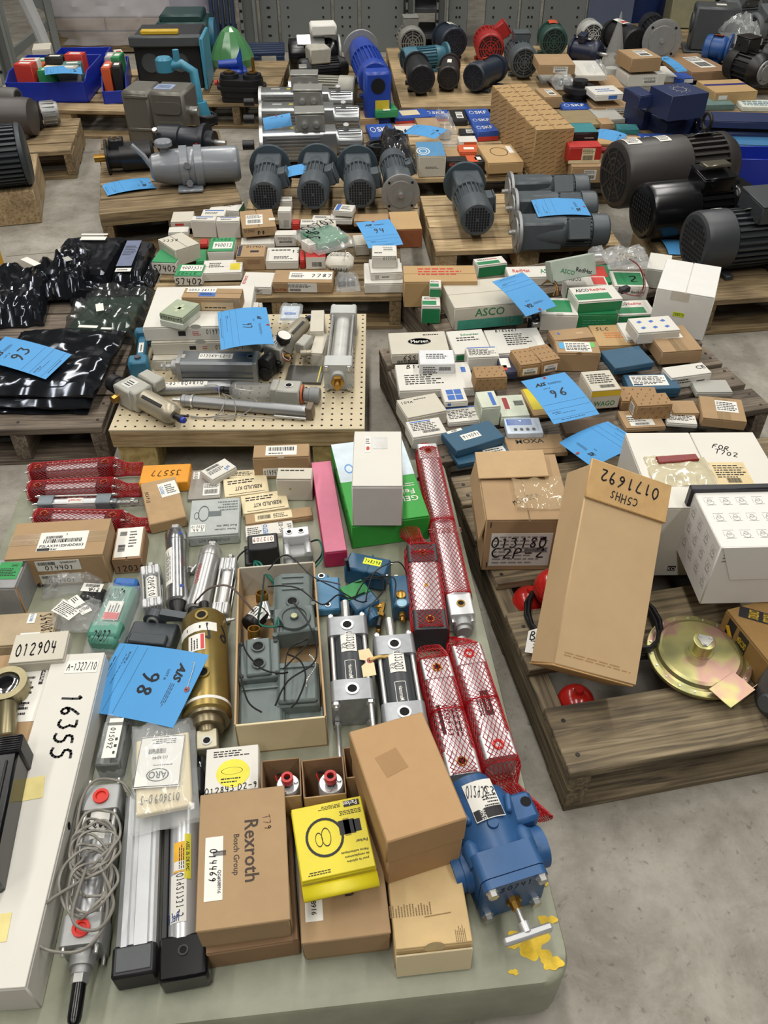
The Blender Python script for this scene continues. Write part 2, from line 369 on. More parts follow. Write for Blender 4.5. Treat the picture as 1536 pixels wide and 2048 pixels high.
def carton_body(t, w_, d, h, mat, style, lidmat=None, lidh=None, tape=None):
 lidmat = lidmat or mat; ch = min(.0022, h * .08)
 if style == 'rsc':                                      # two top flaps meeting in a seam
  MB().box((0, 0, (h - .003) / 2), (w_, d, h - .003), ch).build('body', mat, t)
  if d >= w_ * .8:
   for s in (-1, 1): MB().box((s * (w_ / 4), 0, h - .0016), (w_ / 2 - .0022, d, .003), .0008).build('flap', lidmat, t)
   if tape: MB().box((0, 0, h + .0002), (min(.05, w_ * .3), d * 1.0, .0006)).build('tape', TAPE, t)
  else:
   for s in (-1, 1): MB().box((0, s * (d / 4), h - .0016), (w_, d / 2 - .0022, .003), .0008).build('flap', lidmat, t)
   if tape: MB().box((0, 0, h + .0002), (w_, min(.05, d * .3), .0006)).build('tape', TAPE, t)
 elif style == 'lid':                                    # lift-off lid over a tray
  lh = lidh or h * .45
  MB().box((0, 0, (h - lh + .004) / 2), (w_ - .004, d - .004, h - lh + .004), ch).build('body', mat, t)
  MB().box((0, 0, h - lh / 2), (w_, d, lh), ch).build('lid', lidmat, t)
 elif style == 'tuck':                                   # hinged lid tucked into the front
  MB().box((0, 0, (h - .004) / 2), (w_, d, h - .004), ch).build('body', mat, t)
  MB().box((0, .0005, h - .0019), (w_ - .002, d - .001, .0034), .001).build('lid', lidmat, t)
 elif style == 'mailer':                                 # die-cut mailer: lid with deep front flap and side ears
  MB().box((0, .002, (h - .004) / 2), (w_ - .006, d - .004, h - .004), ch).build('body', mat, t)
  MB().box((0, 0, h - .002), (w_, d, .004), .0012).build('lid', lidmat, t)
  MB().box((0, -d/2 + .001, h * .62), (w_ - .004, .003, h * .72), .001).build('front_flap', lidmat, t)
  for s in (-1, 1): MB().box((s * (w_/2 - .0015), -d*.5 + min(.03, d*.2), h * .55), (.003, min(.05, d * .35), h * .8), .001).build('ear', lidmat, t)
 else:
  MB().box((0, 0, h / 2), (w_, d, h), ch).build('body', mat, t)
def carton(label, z, fl, fr, bk, hp=None, H=None, mat=None, style='tuck', marks=None, name='carton', cat='box', group=None,
  lidmat=None, lidh=None, tape=None):
 if H is None: H = solveH(fl, z, hp)
 a, b, c = P(fl, z + H), P(fr, z + H), P(bk, z + H)
 u1, v1 = b - a, c - a; u2 = Vector((v1.y, -v1.x, 0)); u = u1.normalized()
 if u1.angle(u2) < .8: u = (u1 + u2).normalized()
 W = u1.dot(u); v = Vector((-u.y, u.x, 0)); D = max(v1.dot(v), .012)
 o = a + u * W / 2 + v * D / 2; o.z = z
 t = thing(name, label, cat, o, math.atan2(u.y, u.x), group)
 carton_body(t, W, D, H, mat or WHITE, style, lidmat, lidh, tape)
 fs = box_faces(W, D, H)
 if marks:
  for k, it in marks.items(): put_marks(t, fs[k], it)
 t['top'] = z + H
 return t
def tbox(label, A, zA, B, zB, C, zC, T, mat, style='plain', marks=None, name='carton', cat='box', lidmat=None, lidh=None, tape=None, group=None):
 a, b, c = P(A, zA), P(B, zB), P(C, zC); u = b - a; W = u.length; u.normalize(); v = c - a; v -= u * v.dot(u); D = v.length; v.normalize(); n = u.cross(v)
 o = a + u * W / 2 + v * D / 2 - n * T
 t = thing(name, label, cat, mat4=M4(o, u, v, n), group=group)
 carton_body(t, W, D, T, mat, style, lidmat, lidh, tape)
 if marks:
  fs = box_faces(W, D, T)
  for k, it in marks.items(): put_marks(t, fs[k], it)
 return t
# shorthand for marks
def lab(u, v, w_, h_, inner=(), rot=0, mat=None): return ('lab', u, v, w_, h_, rot, mat or PAPER, list(inner))
def txt(s, u, v, h_, rot=0, mat=None, wm=.9): return ('t', s, u, v, h_, rot, mat, False, wm)
def hw(s, u, v, h_, rot=0, mat=None, wm=.9): return ('t', s, u, v, h_, rot, mat, True, wm)
def bar(u, v, w_, h_, rot=0): return ('bar', u, v, w_, h_, rot, None)
def fin(u, v, w_, h_, n=4, rot=0, mat=None): return ('fine', u, v, w_, h_, rot, mat, n)
def rct(u, v, w_, h_, mat, rot=0): return ('rect', u, v, w_, h_, rot, mat)
LBL = [fin(.5, .78, .9, .34, 3), bar(.5, .3, .8, .36)]
# ================================================================== the setting
def concrete():
 m = bpy.data.materials.new('worn_concrete'); m.use_nodes = True; nt = m.node_tree; b = nt.nodes['Principled BSDF']
 tc = nt.nodes.new('ShaderNodeTexCoord')
 def nz(s, d, ro=.6, dist=0.0):
  n = nt.nodes.new('ShaderNodeTexNoise'); n.inputs['Scale'].default_value = s; n.inputs['Detail'].default_value = d
  n.inputs['Roughness'].default_value = ro; n.inputs['Distortion'].default_value = dist
  nt.links.new(tc.outputs['Object'], n.inputs['Vector']); return n
 def ramp(n, p0, c0, p1, c1):
  r = nt.nodes.new('ShaderNodeValToRGB'); r.color_ramp.elements[0].position = p0; r.color_ramp.elements[0].color = (*lin(c0), 1)
  r.color_ramp.elements[1].position = p1; r.color_ramp.elements[1].color = (*lin(c1), 1); nt.links.new(n.outputs['Fac'], r.inputs[0]); return r
 def mul(a, bb, f):
  x = nt.nodes.new('ShaderNodeMix'); x.data_type = 'RGBA'; x.blend_type = 'MULTIPLY'; x.inputs[0].default_value = f
  nt.links.new(a, x.inputs[6]); nt.links.new(bb, x.inputs[7]); return x.outputs[2]
 base = ramp(nz(1.1, 6, .6, .2), .3, '#8a857b', .7, '#a49f94').outputs[0]
 c = mul(base, ramp(nz(7, 9, .75, .3), .36, '#b5b0a6', .6, '#ffffff').outputs[0], .7)
 c = mul(c, ramp(nz(60, 5, .6, .2), .26, '#6d685f', .4, '#ffffff').outputs[0], .6)
 c = mul(c, ramp(nz(14, 10, .8, .6), .30, '#858076', .40, '#ffffff').outputs[0], .6)
 nt.links.new(c, b.inputs['Base Color']); b.inputs['Roughness'].default_value = .62
 bp = nt.nodes.new('ShaderNodeBump'); bp.inputs['Strength'].default_value = .15; bp.inputs['Distance'].default_value = .003
 nt.links.new(nz(70, 5).outputs['Fac'], bp.inputs['Height']); nt.links.new(bp.outputs[0], b.inputs['Normal'])
 return m
struct(MB().box((0.5, 3.0, -.05), (13, 12.6, .1)).build('floor', concrete()))
floor = bpy.data.objects['floor']
j = MB()
for (x0, y0, x1, y1) in ((-3.4, 2.72, -1.05, 3.22), (1.02, .2, 1.06, 1.2), (-3.0, 4.3, 3.5, 4.55)):
 d = Vector((x1 - x0, y1 - y0, 0)); n_ = Vector((-d.y, d.x, 0)).normalized() * .0022
 j.raw([(x0 - n_.x, y0 - n_.y, .0006), (x0 + n_.x, y0 + n_.y, .0006), (x1 + n_.x, y1 + n_.y, .0006), (x1 - n_.x, y1 - n_.y, .0006)], [(3, 2, 1, 0)])
o = j.build('joint', M('#716b61', .9, nz=.2, name='floor_joint'), smooth=False); o.parent = floor
WALLM = M('#4a4b4a', .8, nz=.06, ns=3, name='dim_back_wall')
struct(MB().box((0.5, 8.9, 2.2), (13, .12, 4.6)).build('wall_back', WALLM))
struct(MB().box((-5.9, 3.0, 2.2), (.12, 12.6, 4.6)).build('wall_left', WALLM))
struct(MB().box((6.9, 3.0, 2.2), (.12, 12.6, 4.6)).build('wall_right', WALLM))
struct(MB().box((.5, 3.0, 4.6), (13, 12.6, .12)).build('ceiling', M('#8f8f8a', .8, nz=.04, ns=2, name='ceiling_deck')))
NAIL = M('#3a3532', .5, .5, name='rusty_nail')
PAL = {}
def pallet(key, label, fl, fr, W, D, z, mat, boards, th=.02, bw=None, mat2=None, deck_x=(0, 1), stringers=(0, .5, 1), sw=.04, bottoms=(0, .5, 1), nails=False, jit=.004, name='wooden_pallet', blocks=False, run='x', bk=None):
 a, b = P(fl, z), P(fr, z); u = (b - a).normalized(); v = Vector((-u.y, u.x, 0))
 if bk: v = (P(bk, z) - a).normalized(); u = Vector((v.y, -v.x, 0))
 if W is None: W = (b - a).length
 t = thing(name, label, 'pallet', a - Vector((0, 0, z)), math.atan2(u.y, u.x), 'pallets on the warehouse floor')
 rg = random.Random(hash(key) % 97 if False else len(label)); mat2 = mat2 or mat
 for y0, dy in boards:
  q = MB(); w_ = W * (deck_x[1] - deck_x[0]) + rg.uniform(-jit, jit); zz = z - th / 2 - rg.uniform(0, .0015)
  q.box((0, 0, 0), (w_, dy, th), .002)
  o = q.build('deck_board', mat, t)
  if run == 'x': o.location = (W * (deck_x[0] + deck_x[1]) / 2 + rg.uniform(-jit, jit), y0 + dy / 2, zz)
  o.rotation_euler.z = rg.uniform(-.004, .004)
  if nails:
   for s in stringers:
    for k in (.28, .72): MB().lathe((min(max(s * W, .022), W - .022), y0 + dy * k + rg.uniform(-.01, .01), z - .0005), (0, 0, 1), [(0, .0045), (.001, .004)], 8).build('nail', NAIL, t)
 for s in stringers:
  x = min(max(s * W, sw / 2), W - sw / 2); hz = z - th - .017
  if blocks:
   for yb in (.05, D / 2, D - .05):
    MB().box((0, 0, 0), (.1, .09, hz), .002).build('block', mat2, t).location = (min(max(x, .05), W - .05), yb, .017 + hz / 2)
  else:
   q = MB().box((0, 0, 0), (D - .004, sw, hz), .002).build('stringer', mat2, t); q.location = (x, D / 2, .017 + hz / 2); q.rotation_euler.z = PI / 2
 for s in bottoms:
  q = MB().box((0, 0, 0), (W - .003, .09, .016), .0015).build('bottom_board', mat2, t); q.location = (W / 2, min(max(s * D, .046), D - .046), .0085)
 PAL[key] = (t, z); return t
def even(D, n, gap):
 b = (D - gap * (n - 1)) / n; return [(i * (b + gap), b) for i in range(n)]
zone(0, 0, 1536)
pallet('F', 'weathered pallet with wide gaps under the long kraft carton and brass disc', (1146, 1548), (1536, 1476), 1.10, .83, .13, OLDW,
 [(0, .137), (.226, .15), (.46, .12), (.60, .11), (.72, .11)], th=.022, nails=True, stringers=(0, .55, 1), bottoms=(0, .5, 1))
pallet('E', 'grey pallet of weathered planks under the small boxes of lot 96', (874, 926), (1240, 934), .96, .575, .13, GREYW, even(.575, 5, .02), nails=True, bk=(752, 686))
pallet('E2', 'dark old pallet under the green and white valve boxes', (882, 668), (1400, 690), .93, .33, .13, GREYW, even(.33, 3, .03), bk=(822, 600))
pallet('C', 'dark plank pallet under the black antistatic bags', (-150, 864), (206, 854), None, .80, .12, GREYW, even(.80, 5, .012), nails=True, stringers=(0, .5, 1))
pallet('D', 'low pallet with pale edge under the boxes of lot 94', (300, 596), (806, 592), None, .52, .125, MIDW, even(.52, 4, .02), stringers=(0, .5, .97))
pallet('L', 'fresh pine skid under the grey flanged gearmotors', (872, 502), (1230, 490), .70, .54, .12, NEWW, even(.54, 5, .008), sw=.08)
pallet('K', 'brown pallet under the big black and grey motors', (1415, 602), (1536, 590), 1.0, .66, .13, MIDW, even(.66, 4, .01), bk=(1222, 392))
pallet('M', 'thick oak pallet under the grey hydraulic pump', (198, 428), (482, 402), None, .92, .17, MIDW, even(.92, 6, .012), th=.05)
pallet('G', 'pine pallet under the row of grey gearmotors with fans', (486, 440), (838, 438), None, .46, .12, NEWW, even(.46, 4, .015))
pallet('H', 'pine pallet under the silver servo motors', (512, 330), (752, 326), None, .85, .13, MIDW, even(.85, 6, .02))
pallet('I', 'thin plywood pallet under the blue and red bearing boxes', (764, 358), (1048, 352), None, .88, .12, NEWW, even(.88, 6, .02))
pallet('J', 'pallet under the tall striped kraft carton and navy boxes', (1056, 354), (1536, 352), 1.9, 1.0, .12, MIDW, even(1.0, 6, .02))
pallet('O', 'pallet under the brown gearbox at the edge of the aisle', (-160, 318), (142, 300), None, .5, .13, MIDW, even(.5, 4, .015))
pallet('N', 'pine pallet under the blue parts bins', (-60, 216), (245, 222), .95, .82, .14, NEWW, even(.82, 5, .05), blocks=True)
pallet('Pa', 'pallet under the black gear reducers', (392, 206), (548, 206), None, .9, .13, MIDW, even(.9, 5, .02))
pallet('Pb', 'pallet under the blue gearmotor and black motors', (566, 196), (776, 196), None, .9, .13, MIDW, even(.9, 5, .03))
pallet('Pc', 'wide plywood pallet under the row of teal and black motors', (802, 214), (1260, 206), None, 1.3, .13, NEWW, even(1.3, 3, .004))
pallet('Pd', 'old wide pallet under the motors by the timber crate', (1350, 142), (1640, 142), 1.5, 1.3, .13, MIDW, even(1.3, 7, .02))
def plastic_pallet():
 a, b, c = P((1152, 1962), .14), P((70, 2040), .14), P((886, 912), .14)
 u = (a - b).normalized(); v = Vector((-u.y, u.x, 0)); W = 1.03; D = (c - a).dot(v)
 u2 = (c - a) - v * 0; u2.normalize(); v = u2; u = Vector((v.y, -v.x, 0)); D = (c - a).dot(v)
 o = a - u * W
 t = thing('plastic_pallet', 'pale green plastic pallet with yellow paint on its corner under lot 98', 'pallet', (o.x, o.y, 0), math.atan2(u.y, u.x), 'pallets on the warehouse floor')
 PLA = M('#8a8c79', .45, nz=.2, ns=9, bump=.05, name='scuffed_green_plastic')
 # deck: a rounded slab with a raised rim
 q = MB(); out = rrect(W, D, .045, 6); top = [(x + W/2, y + D/2) for x, y in out]; inn = rrect(W - .03, D - .03, .035, 6); inn = [(x + W/2, y + D/2) for x, y in inn]
 n = len(top); vs = []
 for ring_, z in ((top, .022), (top, .128), ([(x*.994 + .006*W/2, y*.994 + .006*D/2) for x, y in top], .137), (inn, .14)):
  vs += [(x, y, z) for x, y in ring_]
 fs = []
 for k in range(3):
  for i in range(n): j_ = (i + 1) % n; fs.append((k*n+i, k*n+j_, (k+1)*n+j_, (k+1)*n+i))
 fs.append(tuple(3*n+i for i in range(n))); fs.append(tuple(range(n))[::-1])
 q.raw(vs, fs); q.build('deck', PLA, t, ang=50)
 for fx in (.07, .5, .93):
  for fy in (.07, .5, .93): MB().box((fx * W, fy * D, .011), (.12, .12, .022), .006).build('foot', PLA, t)
 # open drain slots along the rim
 for i, fy in enumerate((.14, .175, .62, .655, .69, .80, .835, .87, .93)):
  MB().prism(rrect(.055, .016, .005, 2), (W - .05, fy * D, .1395), (1, 0, 0), (0, 1, 0), (0, 0, .0009)).build('slot', HOLE, t)
 YEL = M('#d8b52a', .35, nz=.25, ns=50, name='yellow_paint')
 rg = random.Random(4)
 for k, (cx, cy, r) in enumerate(((W - .05, .055, .028), (W - .02, .085, .014), (W - .03, .03, .02), (W-.075, .062, .016), (W - .012, .14, .009), (W-.085, .02, .007))):
  f_ = lambda a: .8 + .2*math.sin(2*a + k*1.7) + .16*math.sin(3*a + k) + .08*math.sin(7*a + k*2.3)
  pl = [(cx + r * f_(i*PI/20) * math.cos(i*PI/20), cy + r * f_(i*PI/20) * .8 * math.sin(i*PI/20)) for i in range(40)]
  MB().prism(pl, (0, 0, .1392), (1, 0, 0), (0, 1, 0), (0, 0, .0011 + k*.0002)).build('paint_splash', YEL, t)
 return t
plastic_pallet()
def pegboard():
 zone(200, 560, 560)
 a, b = P((45, 824), .15), P((1452, 816), .15); c = P((1415, 370), .15); u = (b - a).normalized(); v = Vector((-u.y, u.x, 0)); W = (b - a).length; D = .62
 t = thing('pegboard_platform', 'cream pegboard on pine battens under lot 97', 'platform', a - Vector((0, 0, .15)), math.atan2(u.y, u.x))
 CR = M('#c2b496', .55, nz=.05, ns=8, name='cream_hardboard')
 MB().box((W/2, D/2, .147), (W, D, .006), .001).build('board', CR, t)
 h = MB(); nx, ny = int(W / .0254), int(D / .0254)
 for i in range(nx):
  for k in range(ny): h.lathe(((i + .6) * W / nx, (k + .6) * D / ny, .1499), (0, 0, 1), [(0, .0033), (.0006, .0033)], 8)
 h.build('peg_hole', HOLE, t, kind='stuff')
 for y, d in ((.02, .04), (D * .5, .04), (D - .02, .04)):
  o = MB().box((0, 0, 0), (W - .002, d, .05), .002).build('batten', NEWW, t); o.location = (W / 2, y, .1185)
 BLOCK = wood('pine_end_grain', '#9a8550', '#b8a066', '#c8b47e', sx=9, sy=9)
 for x in (.06, W - .09):
  for y in (.05, D - .06):
   MB().box((x, y, .0465), (.1, .09, .093), .003).build('block', BLOCK, t)
 zone(0, 0, 1536)
pegboard()
# ================================================================== builders for machine parts
def axis_thing(name, label, cat, a, b, za, zb=None, group=None, roll=0.0):
 zb = za if zb is None else zb
 A, B = P(a, za), P(b, zb); return axis_thing3(name, label, cat, A, B, group, roll)
def axis_thing3(name, label, cat, A, B, group=None, roll=0.0):
 x = (B - A); L = x.length; x.normalize(); y = Vector((0, 0, 1)).cross(x).normalized(); z = x.cross(y)
 m = M4(A, x, y, z) @ Matrix.Rotation(roll, 4, 'X')
 return thing(name, label, cat, mat4=m, group=group), L
X, Y, Z = Vector((1, 0, 0)), Vector((0, 1, 0)), Vector((0, 0, 1))
def xprism(mb, poly, x0, x1): return mb.prism(poly, (x0, 0, 0), (0, 1, 0), (0, 0, 1), (x1 - x0, 0, 0))
def capblock(t, x0, x1, s, mat, r=.006, name='end_cap', sz=None, zoff=0.0):
 o = xprism(MB(), [(p[0], p[1] + zoff) for p in rrect(s, sz or s, r, 3)], x0, x1).build(name, mat, t); return o
def port(t, x, z, r, mat=HOLE, rim=None, h=.002, y=0):
 MB().ring((x, y, z - .001), Z, r * 1.45, r, h + .001, 20).build('port_rim', rim or STEEL, t)
 MB().lathe((x, y, z - .002), Z, [(0, r * 1.02), (.0028, r * 1.02)], 18).build('port', mat, t)
def cyl_face(L, r, x0=0.0, a0=0.0):
 W = PI * r
 return Face(lambda a, b, h: Vector((x0 + a, -(r + h) * math.sin((b - W/2) / r + a0), (r + h) * math.cos((b - W/2) / r + a0))) , L, W)
def tierod(t, L, s, capL, tr, tube_mat, cap_mat, rods=True, rod=None, rod_r=.008, prt=.006, plug=None, nuts=True, r=.006, port_rim=None, x0=0.0):
 a, b = x0, x0 + L
 capblock(t, a, a + capL, s, cap_mat, r); capblock(t, b - capL, b, s, cap_mat, r)
 MB().cyl((a + capL - .001, 0, 0), (b - capL + .001, 0, 0), tr, n=28).build('barrel', tube_mat, t)
 e = s / 2 - s * .11
 if rods:
  for sy in (-1, 1):
   for sz in (-1, 1):
    MB().cyl((a - .012, sy * e, sz * e), (b + .012, sy * e, sz * e), s * .055, n=10).build('tie_rod', STEEL, t)
    if nuts:
     for xx in (a - .007, b + .001): MB().cyl((xx, sy * e, sz * e), (xx + .006, sy * e, sz * e), s * .1, n=6).build('nut', STEEL, t)
 if prt:
  for xx in (a + capL / 2, b - capL / 2):
   if plug: MB().lathe((xx, 0, s / 2), Z, [(-.002, prt * 1.4), (.004, prt * 1.4), (.004, prt * .9), (.001, prt * .8)], 18).build('plug', plug, t)
   else: port(t, xx, s / 2, prt, rim=port_rim)
 if rod:
  for xx, dx in rod:
   s0 = b if dx > 0 else a
   MB().cyl((s0, 0, 0), (s0 + math.copysign(.012, dx), 0, 0), rod_r * 1.8, n=20).build('gland', cap_mat, t)
   MB().cyl((s0, 0, 0), (s0 + dx, 0, 0), rod_r, n=16).build('piston_rod', STEEL, t)
   MB().cyl((s0 + dx * .72, 0, 0), (s0 + dx * .86, 0, 0), rod_r * 1.6, n=6).build('rod_nut', STEEL, t)
NETM = M('#a5141c', .35, nz=.15, ns=80, name='red_net_plastic')
NETFILM = film('red_net_haze', '#a01420', .16, .3, .5)
def net(t, st, N=26, pitch=.009, th=.0009, zc=0.0, name='net_sleeve'):
 xs = [s[0] for s in st]; L = xs[-1] - xs[0]; rows = max(6, int(abs(L) / pitch * 2)); vs = []; fs = []
 def at(x):
  for a, b in zip(st, st[1:]):
   if x <= b[0] + 1e-9:
    k = (x - a[0]) / max(b[0] - a[0], 1e-6); k2 = k * k * (3 - 2 * k); return [a[i] + (b[i] - a[i]) * k2 for i in range(5)]
  return st[-1]
 for i in range(rows + 1):
  s = at(xs[0] + L * i / rows)
  for k in range(N):
   a = 2 * PI * (k + (i % 2) * .5) / N; c, n_ = math.cos(a), math.sin(a)
   q = (abs(c) ** 3.2 + abs(n_) ** 3.2) ** (-1 / 3.2)
   vs.append((s[0], s[1] + s[3] * c * q, zc + s[2] + s[4] * n_ * q))
 for i in range(rows - 1):
  for k in range(N):
   j0 = i * N + k; m0 = (i + 1) * N + (k if i % 2 == 0 else (k + 1) % N); m1 = (i + 1) * N + ((k - 1) % N if i % 2 == 0 else k)
   fs.append((j0, m0, (i + 2) * N + k, m1))
 me = bpy.data.meshes.new(name); me.from_pydata(vs, [], fs); me.materials.append(NETM)
 o = bpy.data.objects.new(name, me); COL.objects.link(o); o.parent = t; o['kind'] = 'stuff'; o['label'] = 'red diamond net sleeve'
 md = o.modifiers.new('strands', 'WIREFRAME'); md.thickness = th * 2; md.use_replace = True; md.use_even_offset = False
 return o
def crumple(mb, W, D, H, seed, nx=18, ny=18, amp=.012, edge=.25, flat=.004, hollow=False):
 o3 = Vector((seed * 3.7, seed * 1.3, seed * .9)); vs = []; fs = []
 def hz(u, v, top):
  e = min(min(u, 1 - u), min(v, 1 - v)) / edge; e = min(1, max(0, e)); e = math.sin(e * PI / 2)
  n1 = noise.noise(Vector((u * 3.2, v * 3.2, 0)) + o3) + .9 * (.5 - abs(noise.noise(Vector((u * 4 + v * 3, v * 5 - u * 2, 4)) + o3))) + .25 * noise.noise(Vector((u * 13, v * 13, 7)) + o3)
  return (flat + (H - flat) * e + amp * n1) if top else 0.0015 * noise.noise(Vector((u * 9, v * 9, 2)) + o3)
 for top in (1, 0):
  for j_ in range(ny + 1):
   for i in range(nx + 1):
    u, v = i / nx, j_ / ny
    jx = noise.noise(Vector((u * 6, v * 6, 9)) + o3) * W * .02; jy = noise.noise(Vector((u * 6, v * 6, 15)) + o3) * D * .02
    vs.append(((u - .5) * W + jx, (v - .5) * D + jy, max(hz(u, v, top), .001 if top else 0)))
 n1 = (nx + 1) * (ny + 1)
 for j_ in range(ny):
  for i in range(nx):
   a = j_ * (nx + 1) + i; fs.append((a, a + 1, a + nx + 2, a + nx + 1)); fs.append((n1 + a, n1 + a + nx + 1, n1 + a + nx + 2, n1 + a + 1))
 for i in range(nx):
  a = i; fs.append((a, n1 + a, n1 + a + 1, a + 1)); a = ny * (nx + 1) + i; fs.append((a, a + 1, n1 + a + 1, n1 + a))
 for j_ in range(ny):
  a = j_ * (nx + 1); b = a + nx + 1; fs.append((a, b, n1 + b, n1 + a)); a += nx; b += nx; fs.append((a, n1 + a, n1 + b, b))
 return mb.raw(vs, fs)
def bag(t, W, D, H, seed, mat=None, z=0, x=0, y=0, rot=0, amp=.012, name='bag_film', nx=18, ny=18, edge=.25, ang=25):
 o = crumple(MB(), W, D, H, seed, nx, ny, amp, edge).build(name, mat or CLEAR, t, ang=ang); o.location = (x, y, z); o.rotation_euler.z = rot; return o
def bag_thing(label, fl, fr, bk, z, H, seed, mat=None, name='plastic_bag', cat='bag', amp=.012, group=None, edge=.25, zs=None, ang=25, nx=18, ny=18, film_name='film'):
 a, b, c = P(fl, z), P(fr, z), P(bk, z); u = (b - a); W = u.length; u.normalize(); v = Vector((-u.y, u.x, 0)); D = (c - a).dot(v)
 o = a + u * W / 2 + v * D / 2
 t = thing(name, label, cat, o, math.atan2(u.y, u.x), group); bag(t, W, D, H, seed, mat, amp=amp, edge=edge, ang=ang, nx=nx, ny=ny, name=film_name)
 return t, W, D
def wire(t, pts, r=.0018, mat=None, name='wire', n=6, sub=6):
 pts = [Vector(p) for p in pts]; out = []
 for i in range(len(pts) - 1):
  p0 = pts[max(i - 1, 0)]; p1 = pts[i]; p2 = pts[i + 1]; p3 = pts[min(i + 2, len(pts) - 1)]
  for k in range(sub):
   s = k / sub; out.append(.5 * ((2*p1) + (p2-p0)*s + (2*p0-5*p1+4*p2-p3)*s*s + (3*p1-p0-3*p2+p3)*s**3))
 out.append(pts[-1]); return MB().tube(out, r, n).build(name, mat or WIRE, t, ang=60)
def local(t, w_): return t.matrix_world.inverted() @ w_
def upd(): bpy.context.view_layer.update()
def lot_tag(label, tl, ztl, tr, ztr, bl, zbl, num, W=.118, Hh=.158, hole=True, string=None, bend=.006, marks=True):
 a, c = P(tl, ztl), P(bl, zbl); b = min((P(tr, ztr + k * .004) for k in range(-5, 6)), key=lambda q: abs((q - a).normalized().dot((c - a).normalized())) + abs(q.z - ztr) * 1.5); u = (b - a); W = u.length; u.normalize(); v = (c - a); v -= u * v.dot(u); Hh = v.length; v.normalize(); n = v.cross(u)
 if n.z < 0: n = -n
 t = thing('lot_tag', label, 'tag', mat4=M4(a, u, v, n), group='blue lot tags')
 def fn(x, y, h): return Vector((x, Hh - y, h + bend * 4 * (y / Hh) * (1 - y / Hh) * (1 if True else 0)))
 q = MB(); vs = []; fs = []; ny = 10
 for k in range(ny + 1):
  y = Hh * k / ny; vs += [fn(0, y, 0), fn(W, y, 0), fn(W, y, -.0006), fn(0, y, -.0006)]
 for k in range(ny):
  A = 4*k; B = A + 4; fs += [(A, B, B+1, A+1), (A+1, B+1, B+2, A+2), (A+2, B+2, B+3, A+3), (A+3, B+3, B, A)]
 fs += [(0, 1, 2, 3), (4*ny+3, 4*ny+2, 4*ny+1, 4*ny)]
 q.raw(vs, fs); q.build('card', TAGB, t, ang=50)
 f = Face(fn, W, Hh)
 if marks:
  GR = M('#2d4660', .6, nz=0, name='fine_tag_print')
  it = [fin(.62, .80, .32, .05, 3, mat=GR), txt('LOT #', .36, .70, .028, mat=GR), fin(.4, .16, .5, .012, 1, mat=INK), rct(.5, .36, .94, .003, GR), rct(.5, .24, .94, .003, GR),
   rct(.5, .075, .94, .0025, GR), txt('BUYER #', .2, .19, .024, mat=GR), fin(.5, .045, .6, .018, 1)]
  put_marks(t, f, it)
  q = MB(); ink(q, f.fn, .0004, 'AIS', W * .3, Hh * .815, Hh * .085, W * .34, bold=.04, shear=.35)
  if num: ink(q, f.fn, .0004, num, W * .5, Hh * .56, Hh * .17, W * .6, hand=True)
  q.build('lettering', INK, t, smooth=False)
 if hole:
  cpt = fn(W / 2, Hh * .955, .0005)
  MB().ring(cpt, Z, .0052, .0024, .0006, 18).build('eyelet', M('#a04f4a', .6, name='red_eyelet'), t)
  MB().lathe(cpt, Z, [(0, .0024), (.0003, .0024)], 12).build('hole', HOLE, t)
  if string: wire(t, [cpt] + string, .0006, M('#c8c4b8', .5, nz=0, name='tag_string'), 'string', 5)
 return t
# ================================================================== lot 98 on the plastic pallet
ZP = .1402
zone(0, 860, 500)
NETDARK = M('#3a3a3d', .45, .3, name='dark_cylinder_cap')
def netted(label, a, b, s, st_neck, capmat=NETDARK, tubemat=ALU, N=22, z=None, capL=.035, extra=None, body=(.03, .75), th=.0009, pitch=.009, name='netted_cylinder', rh=None):
 zc = (z or ZP) + s / 2 + .004
 t, L = axis_thing(name, label, 'pneumatic cylinder', a, b, zc, group='cylinders in red net sleeves')
 x0, x1 = L * body[0], L * body[1]
 tierod(t, x1 - x0, s, capL, s * .42, tubemat, capmat, rods=True, prt=.006, port_rim=BRASS, x0=x0)
 h = s / 2 + .004
 net(t, [(0, 0, 0, h * st_neck[0], h * st_neck[0]), (x0, 0, 0, h, h), (x1, 0, 0, h, h), (x1 + (L - x1) * .45, 0, -h * .45, h * st_neck[1], h * .5), (L, 0, -h * .55, h * st_neck[2], h * .42)], N, pitch, th)
 return t, L, x0, x1
netted('red netted cylinder farthest from the kraft carton, by the pallet edge', (182, 268), (872, 214), .036, (.8, .8, .95))
netted('second red netted cylinder, above the bare grey one', (176, 378), (866, 344), .036, (.8, .8, .9))
t, L = axis_thing('tie_rod_cylinder', 'bare grey cylinder with square caps between red netted ones', 'pneumatic cylinder', (250, 462), (690, 448), ZP + .021)
tierod(t, L, .036, L * .2, .0135, ALU, M('#70787d', .4, .5, name='blue_grey_cast'), rod=[(0, .06)], rod_r=.006, prt=0)
put_marks(t, cyl_face(L, .0136), [lab(.5, .56, .22, .5, [txt('Rexroth', .5, .5, .3, mat=RED)])])
net(t, [(L + .02, 0, 0, .009, .009), (L + .08, 0, 0, .008, .008)], 10, .008, .0004).data.materials[0] = M('#6b6460', .4, nz=0, name='clear_net')
netted('third red netted cylinder, half hidden behind the kraft parts carton', (215, 545), (930, 560), .034, (.8, .7, .95))
